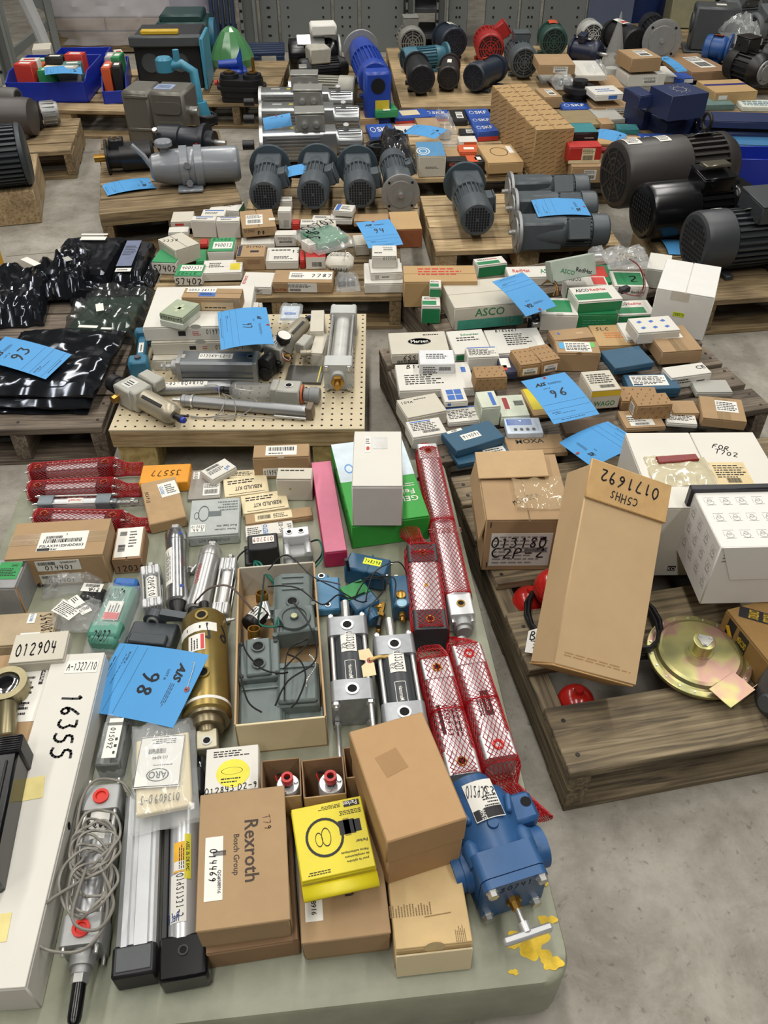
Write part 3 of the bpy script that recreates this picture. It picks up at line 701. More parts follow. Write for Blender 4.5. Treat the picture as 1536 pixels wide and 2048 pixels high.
carton('large kraft carton with two stock labels beside the red netted cylinders', ZP, (22, 800), (628, 772), (95, 572), hp=175, mat=KRAFT, style='rsc', tape=True, marks={
 'top': [lab(.55, .42, .5, .5, [bar(.3, .72, .35, .14), txt('1', .55, .85, .12), bar(.5, .52, .8, .2), txt('P2LAX391ESHDDB53', .5, .25, .13), rct(.14, .08, .25, .14, INK), txt('Parker', .3, .08, .12)], rot=0)],
 'front': [lab(.52, .72, .45, .34, [bar(.25, .75, .4, .3), txt('QG#562027', .75, .8, .2), hw('014401', .5, .32, .42)]), lab(.5, .26, .42, .32, [bar(.25, .75, .4, .3), hw('014401', .5, .32, .42)])]})
carton('small brown carton with a big white barcode label on its lid', ZP, (682, 800), (866, 795), (702, 606), hp=88, mat=KRAFT3, style='rsc', marks={
 'top': [lab(.5, .52, .86, .92, [bar(.25, .3, .4, .16, 90), bar(.25, .8, .25, .16, 90), fin(.65, .6, .3, .6, 6)])], 'front': [hw('12.39', .55, .35, .4)]})
carton('grey and orange carton with green label at the pallet edge', ZP, (-210, 975), (92, 966), (-120, 800), hp=165, mat=M('#8d8d8c', .5, name='grey_print_card'), style='tuck', marks={
 'top': [lab(.72, .6, .46, .6, [txt('24V', .7, .8, .12), fin(.5, .4, .8, .5, 5)], mat=M('#1d8a43', .5, name='green_label')), ('rect', .96, .84, .06, .2, 0, INK)],
 'right': [rct(.04, .5, .05, .98, M('#d98a3a', .5, name='orange_stripe'))]})
carton('flat tan carton marked by hand next to bagged fittings', ZP, (-200, 1338), (300, 1330), (-150, 1140), hp=70, mat=M('#a9977a', .75, name='tan_grey_card'), style='tuck', marks={
 'top': [hw('S6408202', .9, .5, .14, -75, M('#4a453c', .7, name='pencil')), lab(.68, .8, .1, .3, [txt('FESTO', .5, .6, .4, 90, M('#2f6fb0', .5, name='blue_print'), .8)]), lab(.72, .2, .24, .3, [fin(.4, .5, .7, .7, 4)])]})
def env(label, fl, fr, bk, H, mat, marks=None):
 return carton(label, ZP, fl, fr, bk, H=H, mat=mat, style='plain', marks=marks, name='padded_envelope', cat='envelope')
env('orange padded envelope with a number written upside down', (850, 330), (1155, 318), (876, 216), .03, M('#d68f1c', .5, nz=.08, ns=12, bump=.15, name='orange_envelope'), {'top': [hw('35577', .52, .5, .3, 180, M('#5a3f14', .6, name='brown_ink'), .6)]})
carton('tan carton with small blue and white label, tilted beside orange envelope', ZP, (915, 582), (1146, 528), (862, 328), hp=62, mat=M('#a78a64', .75, name='tan_board'), style='lid', lidh=.03, marks={
 'top': [lab(.72, .72, .5, .34, [txt('FESTO', .14, .5, .18, 90, M('#2f6fb0', .5, name='blue_print'), .8), fin(.6, .5, .5, .7, 5)], rot=5), hw('016936', .12, .62, .1, 90)]})
zone(360, 860, 600)
b27 = carton('shrink-wrapped grey carton under the small white one', ZP, (36, 357), (208, 352), (46, 208), hp=12, mat=M('#8f8a82', .35, name='grey_wrapped'), marks={'top': [lab(.7, .3, .5, .4, LBL), lab(.2, .8, .2, .25, [hw('0157', .5, .5, .5, 90)])]})
carton('small white carton set askew on the grey wrapped one', b27['top'], (165, 256), (293, 188), (101, 212), hp=34, mat=WHITE, marks={'top': [txt('JW', .75, .25, .25, 20, M('#3c6fb4', .5, name='blue_ink')), bar(.4, .8, .5, .18), fin(.4, .5, .6, .3, 3)]})
carton('grey repair kit carton printed with a cylinder drawing', ZP, (38, 547), (302, 537), (45, 362), hp=52, mat=M('#a5aaa6', .45, name='pale_grey_print'), marks={
 'top': [txt('Parker Cylinder', .72, .14, .06, 180, M('#3f4546', .6, name='dark_grey_print'), .42), txt('Rod Seal Kit', .75, .23, .055, 180, M('#3f4546', .6, name='dark_grey_print'), .4), fin(.75, .78, .4, .3, 4, 180, M('#62696a', .6, name='grey_print')), ('ring', .28, .6, .22, .44, 0, M('#4d5557', .6, name='dark_print'), .12), ('ring', .14, .55, .1, .2, 0, M('#4d5557', .6, name='dark_print'), .2),
   ('rect', .5, .58, .26, .14, 0, M('#5d6567', .6, name='mid_print')), lab(.19, .2, .28, .2, [hw('012027', .5, .7, .35), hw('44 5', .5, .25, .35)])], 'front': [txt('CYLINDER KIT', .5, .5, .25, 180, M('#62696a', .6, name='grey_print'))]})
REB = [txt('REBUILD KIT', .55, .38, .2, 180, wm=.6), fin(.5, .75, .8, .25, 2), rct(.5, .1, .8, .02, INK)]
carton('cream rebuild kit carton behind its twin', ZP, (228, 345), (458, 312), (222, 252), hp=22, mat=CREAM, marks={'top': REB}, group='rebuild kit cartons')
carton('cream carton tucked at the back of the rebuild kits', ZP, (250, 246), (385, 240), (252, 208), hp=14, mat=CREAM, marks={'top': [fin(.5, .5, .8, .6, 3)]})
carton('cream rebuild kit carton in front of its twin, beside a kraft strip', ZP, (322, 432), (562, 398), (304, 338), hp=26, mat=CREAM, marks={'top': REB}, group='rebuild kit cartons')
carton('tall kraft carton with barcode lid at the back of the pallet', ZP, (370, 142), (662, 136), (372, 78), hp=112, mat=KRAFT, style='tuck', marks={
 'top': [lab(.5, .5, .55, .75, [bar(.5, .65, .85, .4), fin(.4, .2, .6, .2, 1)])], 'front': [lab(.3, .32, .28, .35, [hw('014943', .5, .5, .6)]), ('disc', .5, .98, .12, .1, 0, M('#d9d5c9', .6, name='thumb_cut'))]})
carton('plain off-white carton in front of the tall kraft one', ZP, (490, 250), (674, 252), (498, 192), hp=112, mat=OFFW, style='tuck', marks={'top': [fin(.5, .75, .8, .2, 1)], 'front': [rct(.38, .55, .05, .08, M('#8c8a4a', .6, name='olive_print'))]})
carton('narrow kraft carton with cream label before the rebuild kits', ZP, (336, 484), (682, 440), (326, 436), hp=26, mat=KRAFT, style='tuck', marks={'top': [lab(.42, .5, .55, .8, [bar(.25, .5, .35, .5), fin(.7, .5, .4, .6, 3)], mat=CREAM)]})
carton('white and blue valve carton behind the black solenoid', ZP, (336, 552), (585, 520), (330, 492), hp=20, mat=WHITE, style='tuck', marks={'top': [txt('FESTO', .42, .5, .1, 90, M('#2f6fb0', .5, name='blue_print'), .8), fin(.2, .5, .3, .6, 4), hw('05-03', .75, .5, .08, 90), hw('385', .92, .5, .08, 90)]})
PINK = M('#c46c85', .5, nz=.12, ns=9, name='pink_card'); PINKD = M('#a8184a', .5, nz=.06, name='magenta_card')
tp = carton('long narrow pink carton beside the green one', ZP, (738, 627), (856, 614), (670, 166), hp=80, mat=PINKD, lidmat=PINK, style='tuck')
GRN = M('#2f9a37', .5, nz=.05, name='bright_green_card')
gb = carton('bright green and white carton under the white one', ZP, (876, 492), (1276, 427), (786, 74), hp=118, mat=GRN, style='tuck', marks={
 'top': [rct(.5, .75, .99, .5, M('#c9d6de', .5, name='pale_blue_print')), txt('GEI', .84, .22, .06, 180, PAPER, .3), txt('Fei', .84, .3, .06, 180, PAPER, .3), fin(.86, .38, .16, .05, 2, 180, PAPER),
   ('ring', .16, .66, .12, .12, 0, M('#5f8fc8', .5, name='blue_seal'), .3)],
 'left': [('rect', .3 + .17 * i, .9, .03, .1, 0, INK) for i in range(4)]})
carton('tall plain white carton standing on the green one', gb['top'], (878, 287), (1142, 288), (890, 6), hp=205, mat=M('#cfccc8', .6, nz=.03, name='white_grey_card'), lidmat=WHITE, style='tuck', marks={
 'top': [lab(.3, .74, .12, .3, [('disc', .5, .25, .6, .25, 0, RED), fin(.5, .7, .8, .4, 3)]), ('rect', .55, .77, .3, .22, 0, M('#bdbcb8', .15, name='shiny_seal'))]})
def solenoid_valve():
 t, L = axis_thing('solenoid_valve', 'silver valve with black solenoid and green leads', 'valve', (345, 625), (680, 590), ZP + .03)
 MB().box((L*.25, 0, .0), (L*.46, .05, .055), .003).build('coil', BLK, t)
 put_marks(t, Face(lambda a, b, h: Vector((.01 + a, -.02 + b, .028 + h)), L*.38, .04), [lab(.5, .6, .85, .5, [hw('012709', .5, .5, .6, 180, RED)])])
 MB().box((L*.02, 0, -.018), (.02, .06, .022), .003).build('coil_clip', BLK, t)
 MB().box((L*.76, .012, .012), (L*.42, .03, .045), .003).build('valve_body', ALU, t)
 for x in (.66, .84): port(t, L*x, .0345, .005, y=.012)
 MB().box((L*.76, -.018, -.005), (L*.44, .035, .03), .006).build('lower_body', CAST, t)
 for s in (.6, .92): MB().cyl((L*s, -.035, .008), (L*s, 0, .008), .008).build('bolt_boss', ALU, t)
 MB().cyl((L*.62, -.05, -.012), (L*.62, -.02, -.012), .012).build('spigot', CAST, t)
 GW = M('#1f6b5c', .4, nz=0, name='green_wire')
 for k in range(3): wire(t, [(L*.1, -.03, 0), (L*.12 + .006*k, -.07, .02 + .005*k), (L*.3, -.1 - .006*k, .03), (L*.4 + .01*k, -.14, .01), (L*.52, -.17, .0)], .0022, GW)
 for k in range(2): wire(t, [(L*.95, .01, 0), (L*1.1, -.0, .012), (L*1.12, -.03 - .01*k, .0), (L*.9, -.05 - .01*k, -.024)], .002, GW if k else WIRE)
 wire(t, [(0, .01, 0), (-.02, 0, -.01), (-.03, -.025, -.02)], .002, WIRE)
solenoid_valve()
zone(0, 860, 500)
def round_cyl(label, a, b, r, mat, capmat, caplen=(.12, .12), rod=.03, writing=None, marks=None, name='round_cylinder', spots=None):
 t, L = axis_thing(name, label, 'pneumatic cylinder', a, b, ZP + r + .001)
 MB().lathe((0, 0, 0), X, [(0, r*.8), (.004, r*.98), (L*.16, r*.98), (L*.16, r*.93), (L*.84, r*.93), (L*.84, r*.98), (L-.004, r*.98), (L, r*.85)], 28).build('barrel', mat, t)
 MB().lathe((L, 0, 0), X, [(0, r*.6), (.008, r*.6), (.008, r*.45), (.014, r*.45)], 20).build('gland', STEEL, t)
 MB().cyl((L + .01, 0, 0), (L + .01 + rod, 0, 0), r*.28).build('piston_rod', STEEL if rod > .02 else BLK, t)
 MB().cyl((L + .012, 0, 0), (L + .02, 0, 0), r*.55, n=6).build('rod_nut', STEEL, t)
 MB().lathe((0, 0, 0), -X, [(0, r*.7), (.012, r*.6), (.02, r*.45), (.03, r*.3)], 20).build('tail_plug', capmat, t)
 if marks: put_marks(t, cyl_face(L, r * .94), marks)
 for x in spots or (): MB().lathe((L*x, -r*.45, r*.8), (0, -.45, .8), [(0, .004), (.0022, .004), (.0022, .002)], 14).build('port_plug', M('#274a9c', .4, name='blue_plug'), t)
round_cyl('worn chrome cylinder with blue port plugs beside the small square one', (1092, 1075), (1082, 640), .0245, M('#c2c3c4', .22, .95, nz=.25, ns=70, name='pitted_chrome'), BLK, rod=.008, spots=(.15, .9), marks=[('lab', .45, .28, .5, .28, 0, PAPER, [fin(.5, .5, .8, .7, 4)]), hw('CHB115', .5, .72, .07, 0, M('#8a3a34', .6, name='faded_red'), .5)])
round_cyl('chrome cylinder with red number between worn and small cylinders', (1205, 1120), (1300, 745), .0245, STEEL, BLK, rod=.02, marks=[hw('E0700625', .5, .36, .12, 180, RED, .6)])
MB_ = MB()
def small_cyl(label, a, b, s, marks=None):
 t, L = axis_thing('compact_cylinder', label, 'pneumatic cylinder', a, b, ZP + s/2 + .001)
 for x0, x1 in ((0, L*.2), (L*.78, L)):
  o = MB()
  for k in (-1, 0, 1): o.box(((x0+x1)/2, k*s*.33, 0), (x1-x0, s*.3, s), .003)
  o.box(((x0+x1)/2, 0, 0), (x1-x0-.002, s*.9, s*.86)); o.build('end_cap', ALU, t)
 MB().cyl((L*.2, 0, 0), (L*.78, 0, 0), s*.34, n=24).build('barrel', M('#d4d4d2', .35, .5, name='pale_barrel'), t)
 for y in (-1, 1):
  for z in (-1, 1): MB().cyl((L*.1, y*s*.4, z*s*.4), (L*.95, y*s*.4, z*s*.4), s*.06, n=8).build('tie_rod', STEEL, t)
 MB().cyl((L, 0, 0), (L + .012, 0, 0), s*.14).build('piston_rod', STEEL, t); MB().cyl((L + .012, 0, 0), (L + .02, 0, 0), s*.2, n=6).build('rod_nut', STEEL, t)
 if marks: put_marks(t, cyl_face(L, s*.345), marks)
small_cyl('small square cylinder with paper label beside green bagged part', (945, 1120), (930, 868), .042, [lab(.5, .5, .5, .55, [hw('012405', .5, .5, .5)])])
small_cyl('small white cylinder between chrome one and open box of switches', (1352, 1160), (1412, 815), .036)
t, L = axis_thing('elbow_fitting', 'tiny steel elbow fitting between the two chrome cylinders', 'fitting', (1172, 880), (1205, 835), ZP + .007)
MB().lathe((0, 0, 0), X, [(0, .004), (.003, .006), (.012, .006), (.012, .004), (L, .004)], 12).build('stem', STEEL, t); MB().cyl((L*.6, 0, 0), (L*.6, .012, 0), .004, n=6).build('branch', STEEL, t)
zone(0, 860, 500)
BAGD = film('cloudy_bag_film', '#c9cbc9', .3, .15, .9)
t, W, D = bag_thing('clear bag of black fittings in front of the large kraft carton', (268, 1050), (640, 975), (255, 905), ZP, .03, 3, BAGD, amp=.016)
for k, (x, y) in enumerate(((-.03, .0), (.0, .012), (.03, -.004), (-.05, .01))):
 MB().lathe((x, y, .003), (random.uniform(-1, 1), .5, .15), [(0, .011), (.012, .011), (.012, .014), (.024, .014)], 14).build('fitting', M('#2a2a2c', .4, name='black_fitting'), t)
MB().lathe((.045, .01, .02), Z, [(0, .009), (.006, .009), (.006, .006)], 14).build('white_plug', PAPER, t)
t, W, D = bag_thing('clear bag with two curled paper slips and a barcode', (290, 1240), (560, 1245), (330, 1060), ZP + .02, .022, 5, BAGD, amp=.012)
put_marks(t, Face(lambda a, b, h: Vector((a - W/2, b - D/2, .024 + h + .006*math.sin(a/W*PI))), W, D), [lab(.4, .42, .62, .42, [fin(.5, .5, .85, .8, 7)], rot=-32), lab(.66, .6, .62, .28, [bar(.6, .5, .4, .3, 90), fin(.2, .5, .3, .6, 3), hw('0I508D', .8, .5, .14, 90)], rot=-42)])
t, W, D = bag_thing('small dark bag with barcode slip beside green wrapped part', (470, 1110), (625, 1120), (490, 990), ZP, .026, 8, film('dark_bag', '#3a3b3c', .75, .2), amp=.01)
put_marks(t, Face(lambda a, b, h: Vector((a - W/2, b - D/2, .03 + h)), W, D), [lab(.5, .72, .8, .42, [bar(.5, .72, .7, .35), hw('01S', .65, .25, .42)])])
def green_part():
 t, L = axis_thing('wrapped_valve', 'sea green valve in clear wrap with red and white label', 'valve', (625, 1350), (790, 935), ZP + .022)
 SG = M('#4f8a78', .4, nz=.08, name='sea_green_paint')
 MB().box((L*.45, 0, 0), (L*.85, .058, .04), .008).build('body', SG, t); MB().box((L*.93, 0, .0), (L*.14, .05, .036), .006).build('blue_cap', M('#2c62a8', .4, name='blue_paint'), t)
 MB().box((L*.2, 0, .004), (L*.22, .064, .042), .006).build('flange', SG, t)
 put_marks(t, Face(lambda a, b, h: Vector((L*.05 + a, -.026 + b, .0262 + h)), L*.8, .052), [lab(.48, .42, .34, .6, [rct(.2, .5, .36, .95, M('#c03a3a', .5, name='red_label')), fin(.65, .5, .5, .7, 4)], rot=0), hw('943752', .75, .6, .25, -90, None, .7), hw('7437', .03, .5, .2, -90, None, .6)])
 o = bag(t, L*1.05, .085, .05, 11, CLEAR, z=-.021, x=L*.5, amp=.007, edge=.3)
green_part()
def clevis():
 t, L = axis_thing('clevis_bracket', 'dark grey cast clevis bracket under the blue lot 98 tag', 'bracket', (800, 1260), (1080, 1285), ZP + .02)
 G = M('#3f4448', .4, .3, name='dark_cast_iron')
 MB().box((L*.5, 0, -.004), (L, .06, .032), .004).build('base', G, t); MB().box((L*.5, -.02, .012), (L*.8, .025, .02), .003).build('web', G, t)
 q = MB().prism(rrect(.04, .05, .018, 5), (L*.42, .03, .005), X, Z, (0, .018, 0)); q.build('lug', G, t)
 MB().ring((L*.42, .03, .012), (0, -1, 0), .012, .008, .004).build('bush', STEEL, t)
 MB().prism([(0, 0), (.05, .008), (.05, .016), (0, .022)], (L*.6, .03, .012), X, Z, (0, .016, 0)).build('lever', G, t)
 MB().box((L*.5, -.07, -.012), (L*.9, .06, .016), .004).build('foot', BLK, t)
clevis()
def brass_cyl():
 zone(340, 1180, 500)
 r = .043; t, L = axis_thing('brass_cylinder', 'fat brass cylinder with white bands beside the open box of switches', 'pneumatic cylinder', (228, 800), (212, 190), ZP + r)
 BR = M('#948049', .36, .75, nz=.14, ns=16, name='tarnished_brass')
 MB().lathe((0, 0, 0), X, [(0, r*.9), (.004, r), (L-.006, r), (L, r*.9)], 36).build('barrel', BR, t)
 for x in (.31, .9): port(t, L*x, r, .0085, rim=BR)
 MB().lathe((0, 0, 0), -X, [(-.022, r*1.01), (-.016, r*1.01)], 36).build('white_ring', PAPER, t)
 MB().lathe((0, 0, 0), -X, [(0, r*.9), (.006, r*.9), (.006, r*.7), (.02, r*.66), (.02, r*.4), (.03, r*.36)], 30).build('head', M('#8a7f66', .35, .8, name='dull_nickel'), t)
 MB().box((-.045, 0, 0), (.038, .036, .024), .002).build('lug', M('#b9b39c', .35, .7, name='nickel'), t); port(t, -.05, .012, .006)
 put_marks(t, cyl_face(L, r), [lab(.78, .4, .09, .62, [fin(.5, .5, .4, .8, 1)]), lab(.62, .42, .17, .24, [rct(.5, .85, .9, .2, M('#c03a3a', .5, name='red_label')), fin(.5, .4, .8, .5, 3)]), hw('19', .73, .68, .16, 90)])
 MB().cyl((L, 0, 0), (L + .045, 0, 0), .011).build('piston_rod', M('#2f2d2b', .35, .6, name='dark_rod'), t)
 MB().lathe((L*.95, -r, .005), (0, -1, .1), [(0, .005), (.008, .005), (.008, .003), (.016, .003)], 12).build('nipple', STEEL, t)
brass_cyl()
def open_switch_box():
 zone(340, 1180, 500)
 H = .085; a, b = P((392, 838), ZP + H), P((962, 782), ZP + H); zone(360, 860, 600); c = P((302, 702), ZP + H); zone(340, 1180, 500)
 u = b - a; W = u.length; u.normalize(); v = Vector((-u.y, u.x, 0)); D = (c - a).dot(v); o = a + u*W/2 + v*D/2; o.z = ZP
 t = thing('open_carton', 'open kraft carton full of grey switches and wires', 'box', o, math.atan2(u.y, u.x))
 KI = KRAFT2
 MB().box((0, 0, .002), (W, D, .004)).build('base', KI, t)
 for s in (-1, 1): MB().box((s*(W/2 - .002), 0, H/2), (.004, D, H), .001).build('side_wall', KI, t)
 MB().box((0, D/2 - .002, H/2), (W, .004, H), .001).build('back_wall', OFFW, t); MB().box((0, -D/2 + .002, H/2), (W, .004, H), .001).build('front_wall', CREAM, t)
 G = M('#5f6a68', .45, nz=.06, name='switch_grey'); G2 = M('#4c5654', .45, nz=.06, name='dark_switch_grey')
 def sw(label, cx, cy, cz, w_, d, h, rot, kind, mat):
  w_ *= 1.1; d *= 1.1; s = thing('limit_switch', label, 'switch', o + u*cx + v*cy + Z*cz, math.atan2(u.y, u.x) + rot, 'grey switches in the open carton')
  if kind == 0:      # two stacked bores
   MB().box((0, 0, h/2), (w_, d, h), .003).build('housing', mat, s); MB().box((0, 0, h + .004), (w_*.6, d*.95, .01), .003).build('raised_face', mat, s)
   for k in (-.22, .22):
    MB().ring((0, d*k, h + .009), Z, .0125, .0095, .004).build('bore_rim', G2, s); MB().lathe((0, d*k, h + .009), Z, [(0, .0095), (.001, .0095)], 20).build('bore', HOLE, s)
   for x in (-1, 1):
    for y in (-1, 1): MB().cyl((x*w_*.42, y*d*.42, h), (x*w_*.42, y*d*.42, h + .003), .004, n=8).build('screw', BLK, s)
  elif kind == 1:    # plain lidded housing
   MB().box((0, 0, h*.4), (w_, d, h*.8), .003).build('housing', mat, s); MB().box((0, 0, h*.9), (w_*.9, d*.94, h*.2), .004).build('lid', mat, s)
   MB().box((0, d*.3, h + .002), (w_*.8, .003, .004)).build('rib', mat, s)
  elif kind == 2:    # rotary head with round dial
   MB().box((0, 0, h/2), (w_, d, h), .004).build('housing', mat, s); MB().lathe((0, 0, h), Z, [(0, w_*.4), (.006, w_*.38), (.006, w_*.3), (.003, w_*.28), (.003, w_*.1), (.008, w_*.09), (.008, .0)], 28).build('dial', G2, s)
   MB().lathe((0, 0, h + .008), Z, [(0, .006), (.001, .006)], 16).build('dial_dot', M('#b6b48a', .5, name='cream_dot'), s)
   for x in (-1, 1):
    for y in (-1, 1): MB().cyl((x*w_*.5, y*d*.5, h*.2), (x*w_*.5, y*d*.5, h), .005, n=10).build('screw_post', mat, s)
  else:              # gabled body with one bore
   MB().prism([(-w_/2, 0), (w_/2, 0), (w_/2, h*.8), (w_*.28, h), (-w_*.28, h), (-w_/2, h*.8)], (0, -d/2, 0), X, Z, (0, d, 0)).build('housing', mat, s)
   MB().ring((0, -d*.2, h), Z, .013, .009, .003).build('bore_rim', G2, s); MB().lathe((0, -d*.2, h), Z, [(0, .009), (.001, .009)], 20).build('bore', HOLE, s)
   for k in (.1, .25, .4): MB().box((0, d*k, h + .001), (w_*.55, .004, .004)).build('rib', mat, s)
  return s
 sw('grey switch with two round bores at the left of the open carton', -W*.235, -D*.11, .03, .068, .08, .045, .02, 0, G)
 sw('plain grey switch housing at the front left of the open carton', -W*.225, -D*.345, .012, .075, .09, .05, 0, 1, G)
 sw('grey switch housing with sloped lid at the front right of the open carton', W*.2, -D*.26, .02, .07, .085, .055, -.03, 1, G)
 sw('small grey switch housing against the front wall of the open carton', W*.22, -D*.415, .012, .08, .045, .03, 0, 1, G)
 sw('grey rotary switch with pale dot in the open carton', W*.2, D*.12, .03, .072, .06, .048, .06, 2, G)
 sw('grey gabled switch at the far end of the open carton', W*.19, D*.3, .025, .07, .1, .05, -.05, 3, G)
 zz = o.z
 for lab_, cx, cy, rot in (('brass conduit fitting near the far wall of the open carton', -W*.2, D*.3, .6), ('brass conduit fitting behind the two-bore switch', -W*.3, D*.06, .5)):
  s = thing('conduit_fitting', lab_, 'fitting', o + u*cx + v*cy + Z*.06, math.atan2(u.y, u.x) + rot, 'brass conduit fittings')
  MB().ring((0, 0, 0), (.2, .2, 1), .012, .0095, .02, 22).build('collar', BRASS, s); MB().lathe((0, 0, .0), (-.3, -1, -.3), [(0, .011), (.012, .012), (.03, .010), (.045, .010)], 18).build('sleeve', STEEL, s)
 s = thing('black_relay', 'round black relay with paper label in the open carton', 'relay', o - u*W*.29 + v*D*.19 + Z*.055, math.atan2(u.y, u.x) + .9)
 MB().lathe((-.02, 0, 0), X, [(0, .017), (.002, .019), (.04, .019), (.042, .016)], 24).build('body', BLK, s)
 put_marks(s, cyl_face(.04, .0191, -.02), [lab(.62, .55, .6, .5, [fin(.5, .5, .8, .7, 4)])])
 # loose wires over the carton
 rg = random.Random(5); wt = thing('wire_harness', 'tangle of thin black wires lying over the switches', 'wire', (o.x, o.y, ZP), math.atan2(u.y, u.x))
 def L3(x, y, z): return (x*W, y*D, z)
 wire(wt, [L3(.2, .2, .09), L3(.35, .05, .1), L3(.44, -.1, .1), L3(.40, -.22, .1), L3(.1, -.3, .095), L3(-.05, -.42, .09)], .0016)
 wire(wt, [L3(.1, -.12, .085), L3(.25, -.2, .1), L3(.3, -.3, .1), L3(.2, -.4, .09), L3(.12, -.43, .085)], .0016)
 wire(wt, [L3(-.42, .05, .09), L3(-.38, -.1, .1), L3(-.2, -.22, .1), L3(0, -.26, .1), L3(.1, -.24, .09)], .0016)
 wire(wt, [L3(-.45, -.02, .08), L3(-.44, -.2, .09), L3(-.35, -.38, .09), L3(-.2, -.44, .085)], .0016)
 wire(wt, [L3(-.1, .3, .1), L3(.1, .22, .13), L3(.3, .2, .125), L3(.55, .12, .11), L3(.75, .2, .1), L3(.9, .22, .08), L3(1.1, .3, .06)], .0016)
 wire(wt, [L3(-.1, .42, .1), L3(.15, .44, .13), L3(.45, .3, .12), L3(.7, .26, .1), L3(1.0, .22, .07), L3(1.12, .26, .05)], .0014)
 wire(wt, [L3(.05, -.24, .1), L3(.35, -.12, .11), L3(.3, -.08, .1), L3(.1, -.14, .095), L3(.05, -.4, .09)], .0014)
 wire(wt, [L3(-.3, .2, .075), L3(-.55, .28, .115), L3(-.8, .3, .11), L3(-1.0, .33, .07), L3(-1.06, .35, .05)], .002, M('#5a4a44', .5, nz=0, name='brown_wire'))
 GW = M('#1f6b5c', .4, nz=0, name='green_wire')
 for k in range(3): wire(wt, [L3(-.15, .38 + .01*k, .095), L3(-.18, .2, .1 + .004*k), L3(-.22, .08, .09), L3(-.05 + .05*k, .05, .09), L3(.0, .12, .085)], .0015, GW if k < 2 else WIRE)
 ch = MB()
 for k in range(22):
  a_ = k / 21; p = (W*(.36 + .06*math.sin(a_*5)), D*(-.16 - .16*a_), .095 - .01*a_)
  ch.lathe((p[0], p[1], p[2] - .002), Z, [(0, .0008), (.001, .0018), (.003, .0018), (.004, .0008)], 8)
 o2 = ch.build('bead_chain', STEEL, wt); o2['kind'] = 'stuff'
open_switch_box()
def marto(label, a, b, a2, hwt):
 zone(640, 1080, 560)
 s = .077; t, L = axis_thing('large_tie_rod_cylinder', label, 'pneumatic cylinder', a, b, ZP + s/2 + .002)
 BK = M('#2f3336', .4, nz=.06, name='black_barrel'); GC = M('#9b9ea1', .42, .65, nz=.1, ns=50, name='grey_cast_caps')
 tierod(t, L, s, .044, .038, BK, GC, rod=None, prt=.0085, r=.01, nuts=True)
 MB().lathe((L, 0, 0), X, [(0, .02), (.012, .014), (.02, .014)], 24).build('gland', M('#3b2d22', .35, .5, name='oily_bronze'), t)
 MB().cyl((L + .02, 0, 0), (L + .07, 0, 0), .0085).build('piston_rod', STEEL, t)
 put_marks(t, cyl_face(L, .0381), [lab(.68, .5, .24, .24, [hw('0127503', .55, .6, .5, 180), hw('G5', .3, .2, .28, 180)]), txt('Martonair', .32, .5, .06, 0, PAPER, .16),
  ('rect', .32, .58, .26, .008, 0, PAPER), ('rect', .32, .42, .26, .008, 0, PAPER), ('rect', .19, .5, .006, .16, 0, PAPER), ('rect', .45, .5, .006, .16, 0, PAPER),
  hw('2105212728' if hwt else 'F8271250 2', .48, .76, .07, 180, M('#5e2a2c', .6, name='dull_red_ink'), .45)])
 for sy in (-1, 1): MB().cyl((-.075, sy*s*.39, -s*.39 if sy > 0 else s*.39), (-.012, sy*s*.39, -s*.39 if sy > 0 else s*.39), .0045).build('tie_rod_stud', STEEL, t)
 return t
marto('black and grey cylinder with tan string tag, beside the open carton', (185, 945), (148, 490), 0, 0)
marto('black and grey cylinder between its tagged twin and the red nets', (470, 1075), (400, 592), 0, 1)
zone(640, 1080, 560)
t, L = axis_thing('string_tag', 'small manila tag with red eyelet between the two black cylinders', 'tag', (245, 600), (285, 745), ZP + .074)
MA = M('#d9c79c', .7, name='manila_card')
MB().prism([(0, -.012), (L*.35, -.014), (L*.45, 0), (L*.35, .012), (0, .008)], (0, 0, 0), X, Y, (0, 0, .0008)).build('card', MA, t)
MB().prism([(L*.45, 0), (L*.6, -.014), (L, -.016), (L, .008), (L*.55, .01)], (0, 0, 0), X, Y, (0, 0, .0008)).build('card_tail', MA, t)
MB().ring((L*.45, .004, .0008), Z, .006, .003, .001).build('eyelet', M('#a04f4a', .6, name='red_eyelet'), t)
wire(t, [(L*.45, .004, .002), (L*.42, .02, .004), (L*.4, .03, .0), (L*.42, .04, .001)], .003, M('#c9a867', .8, name='twisted_string'), 'string')
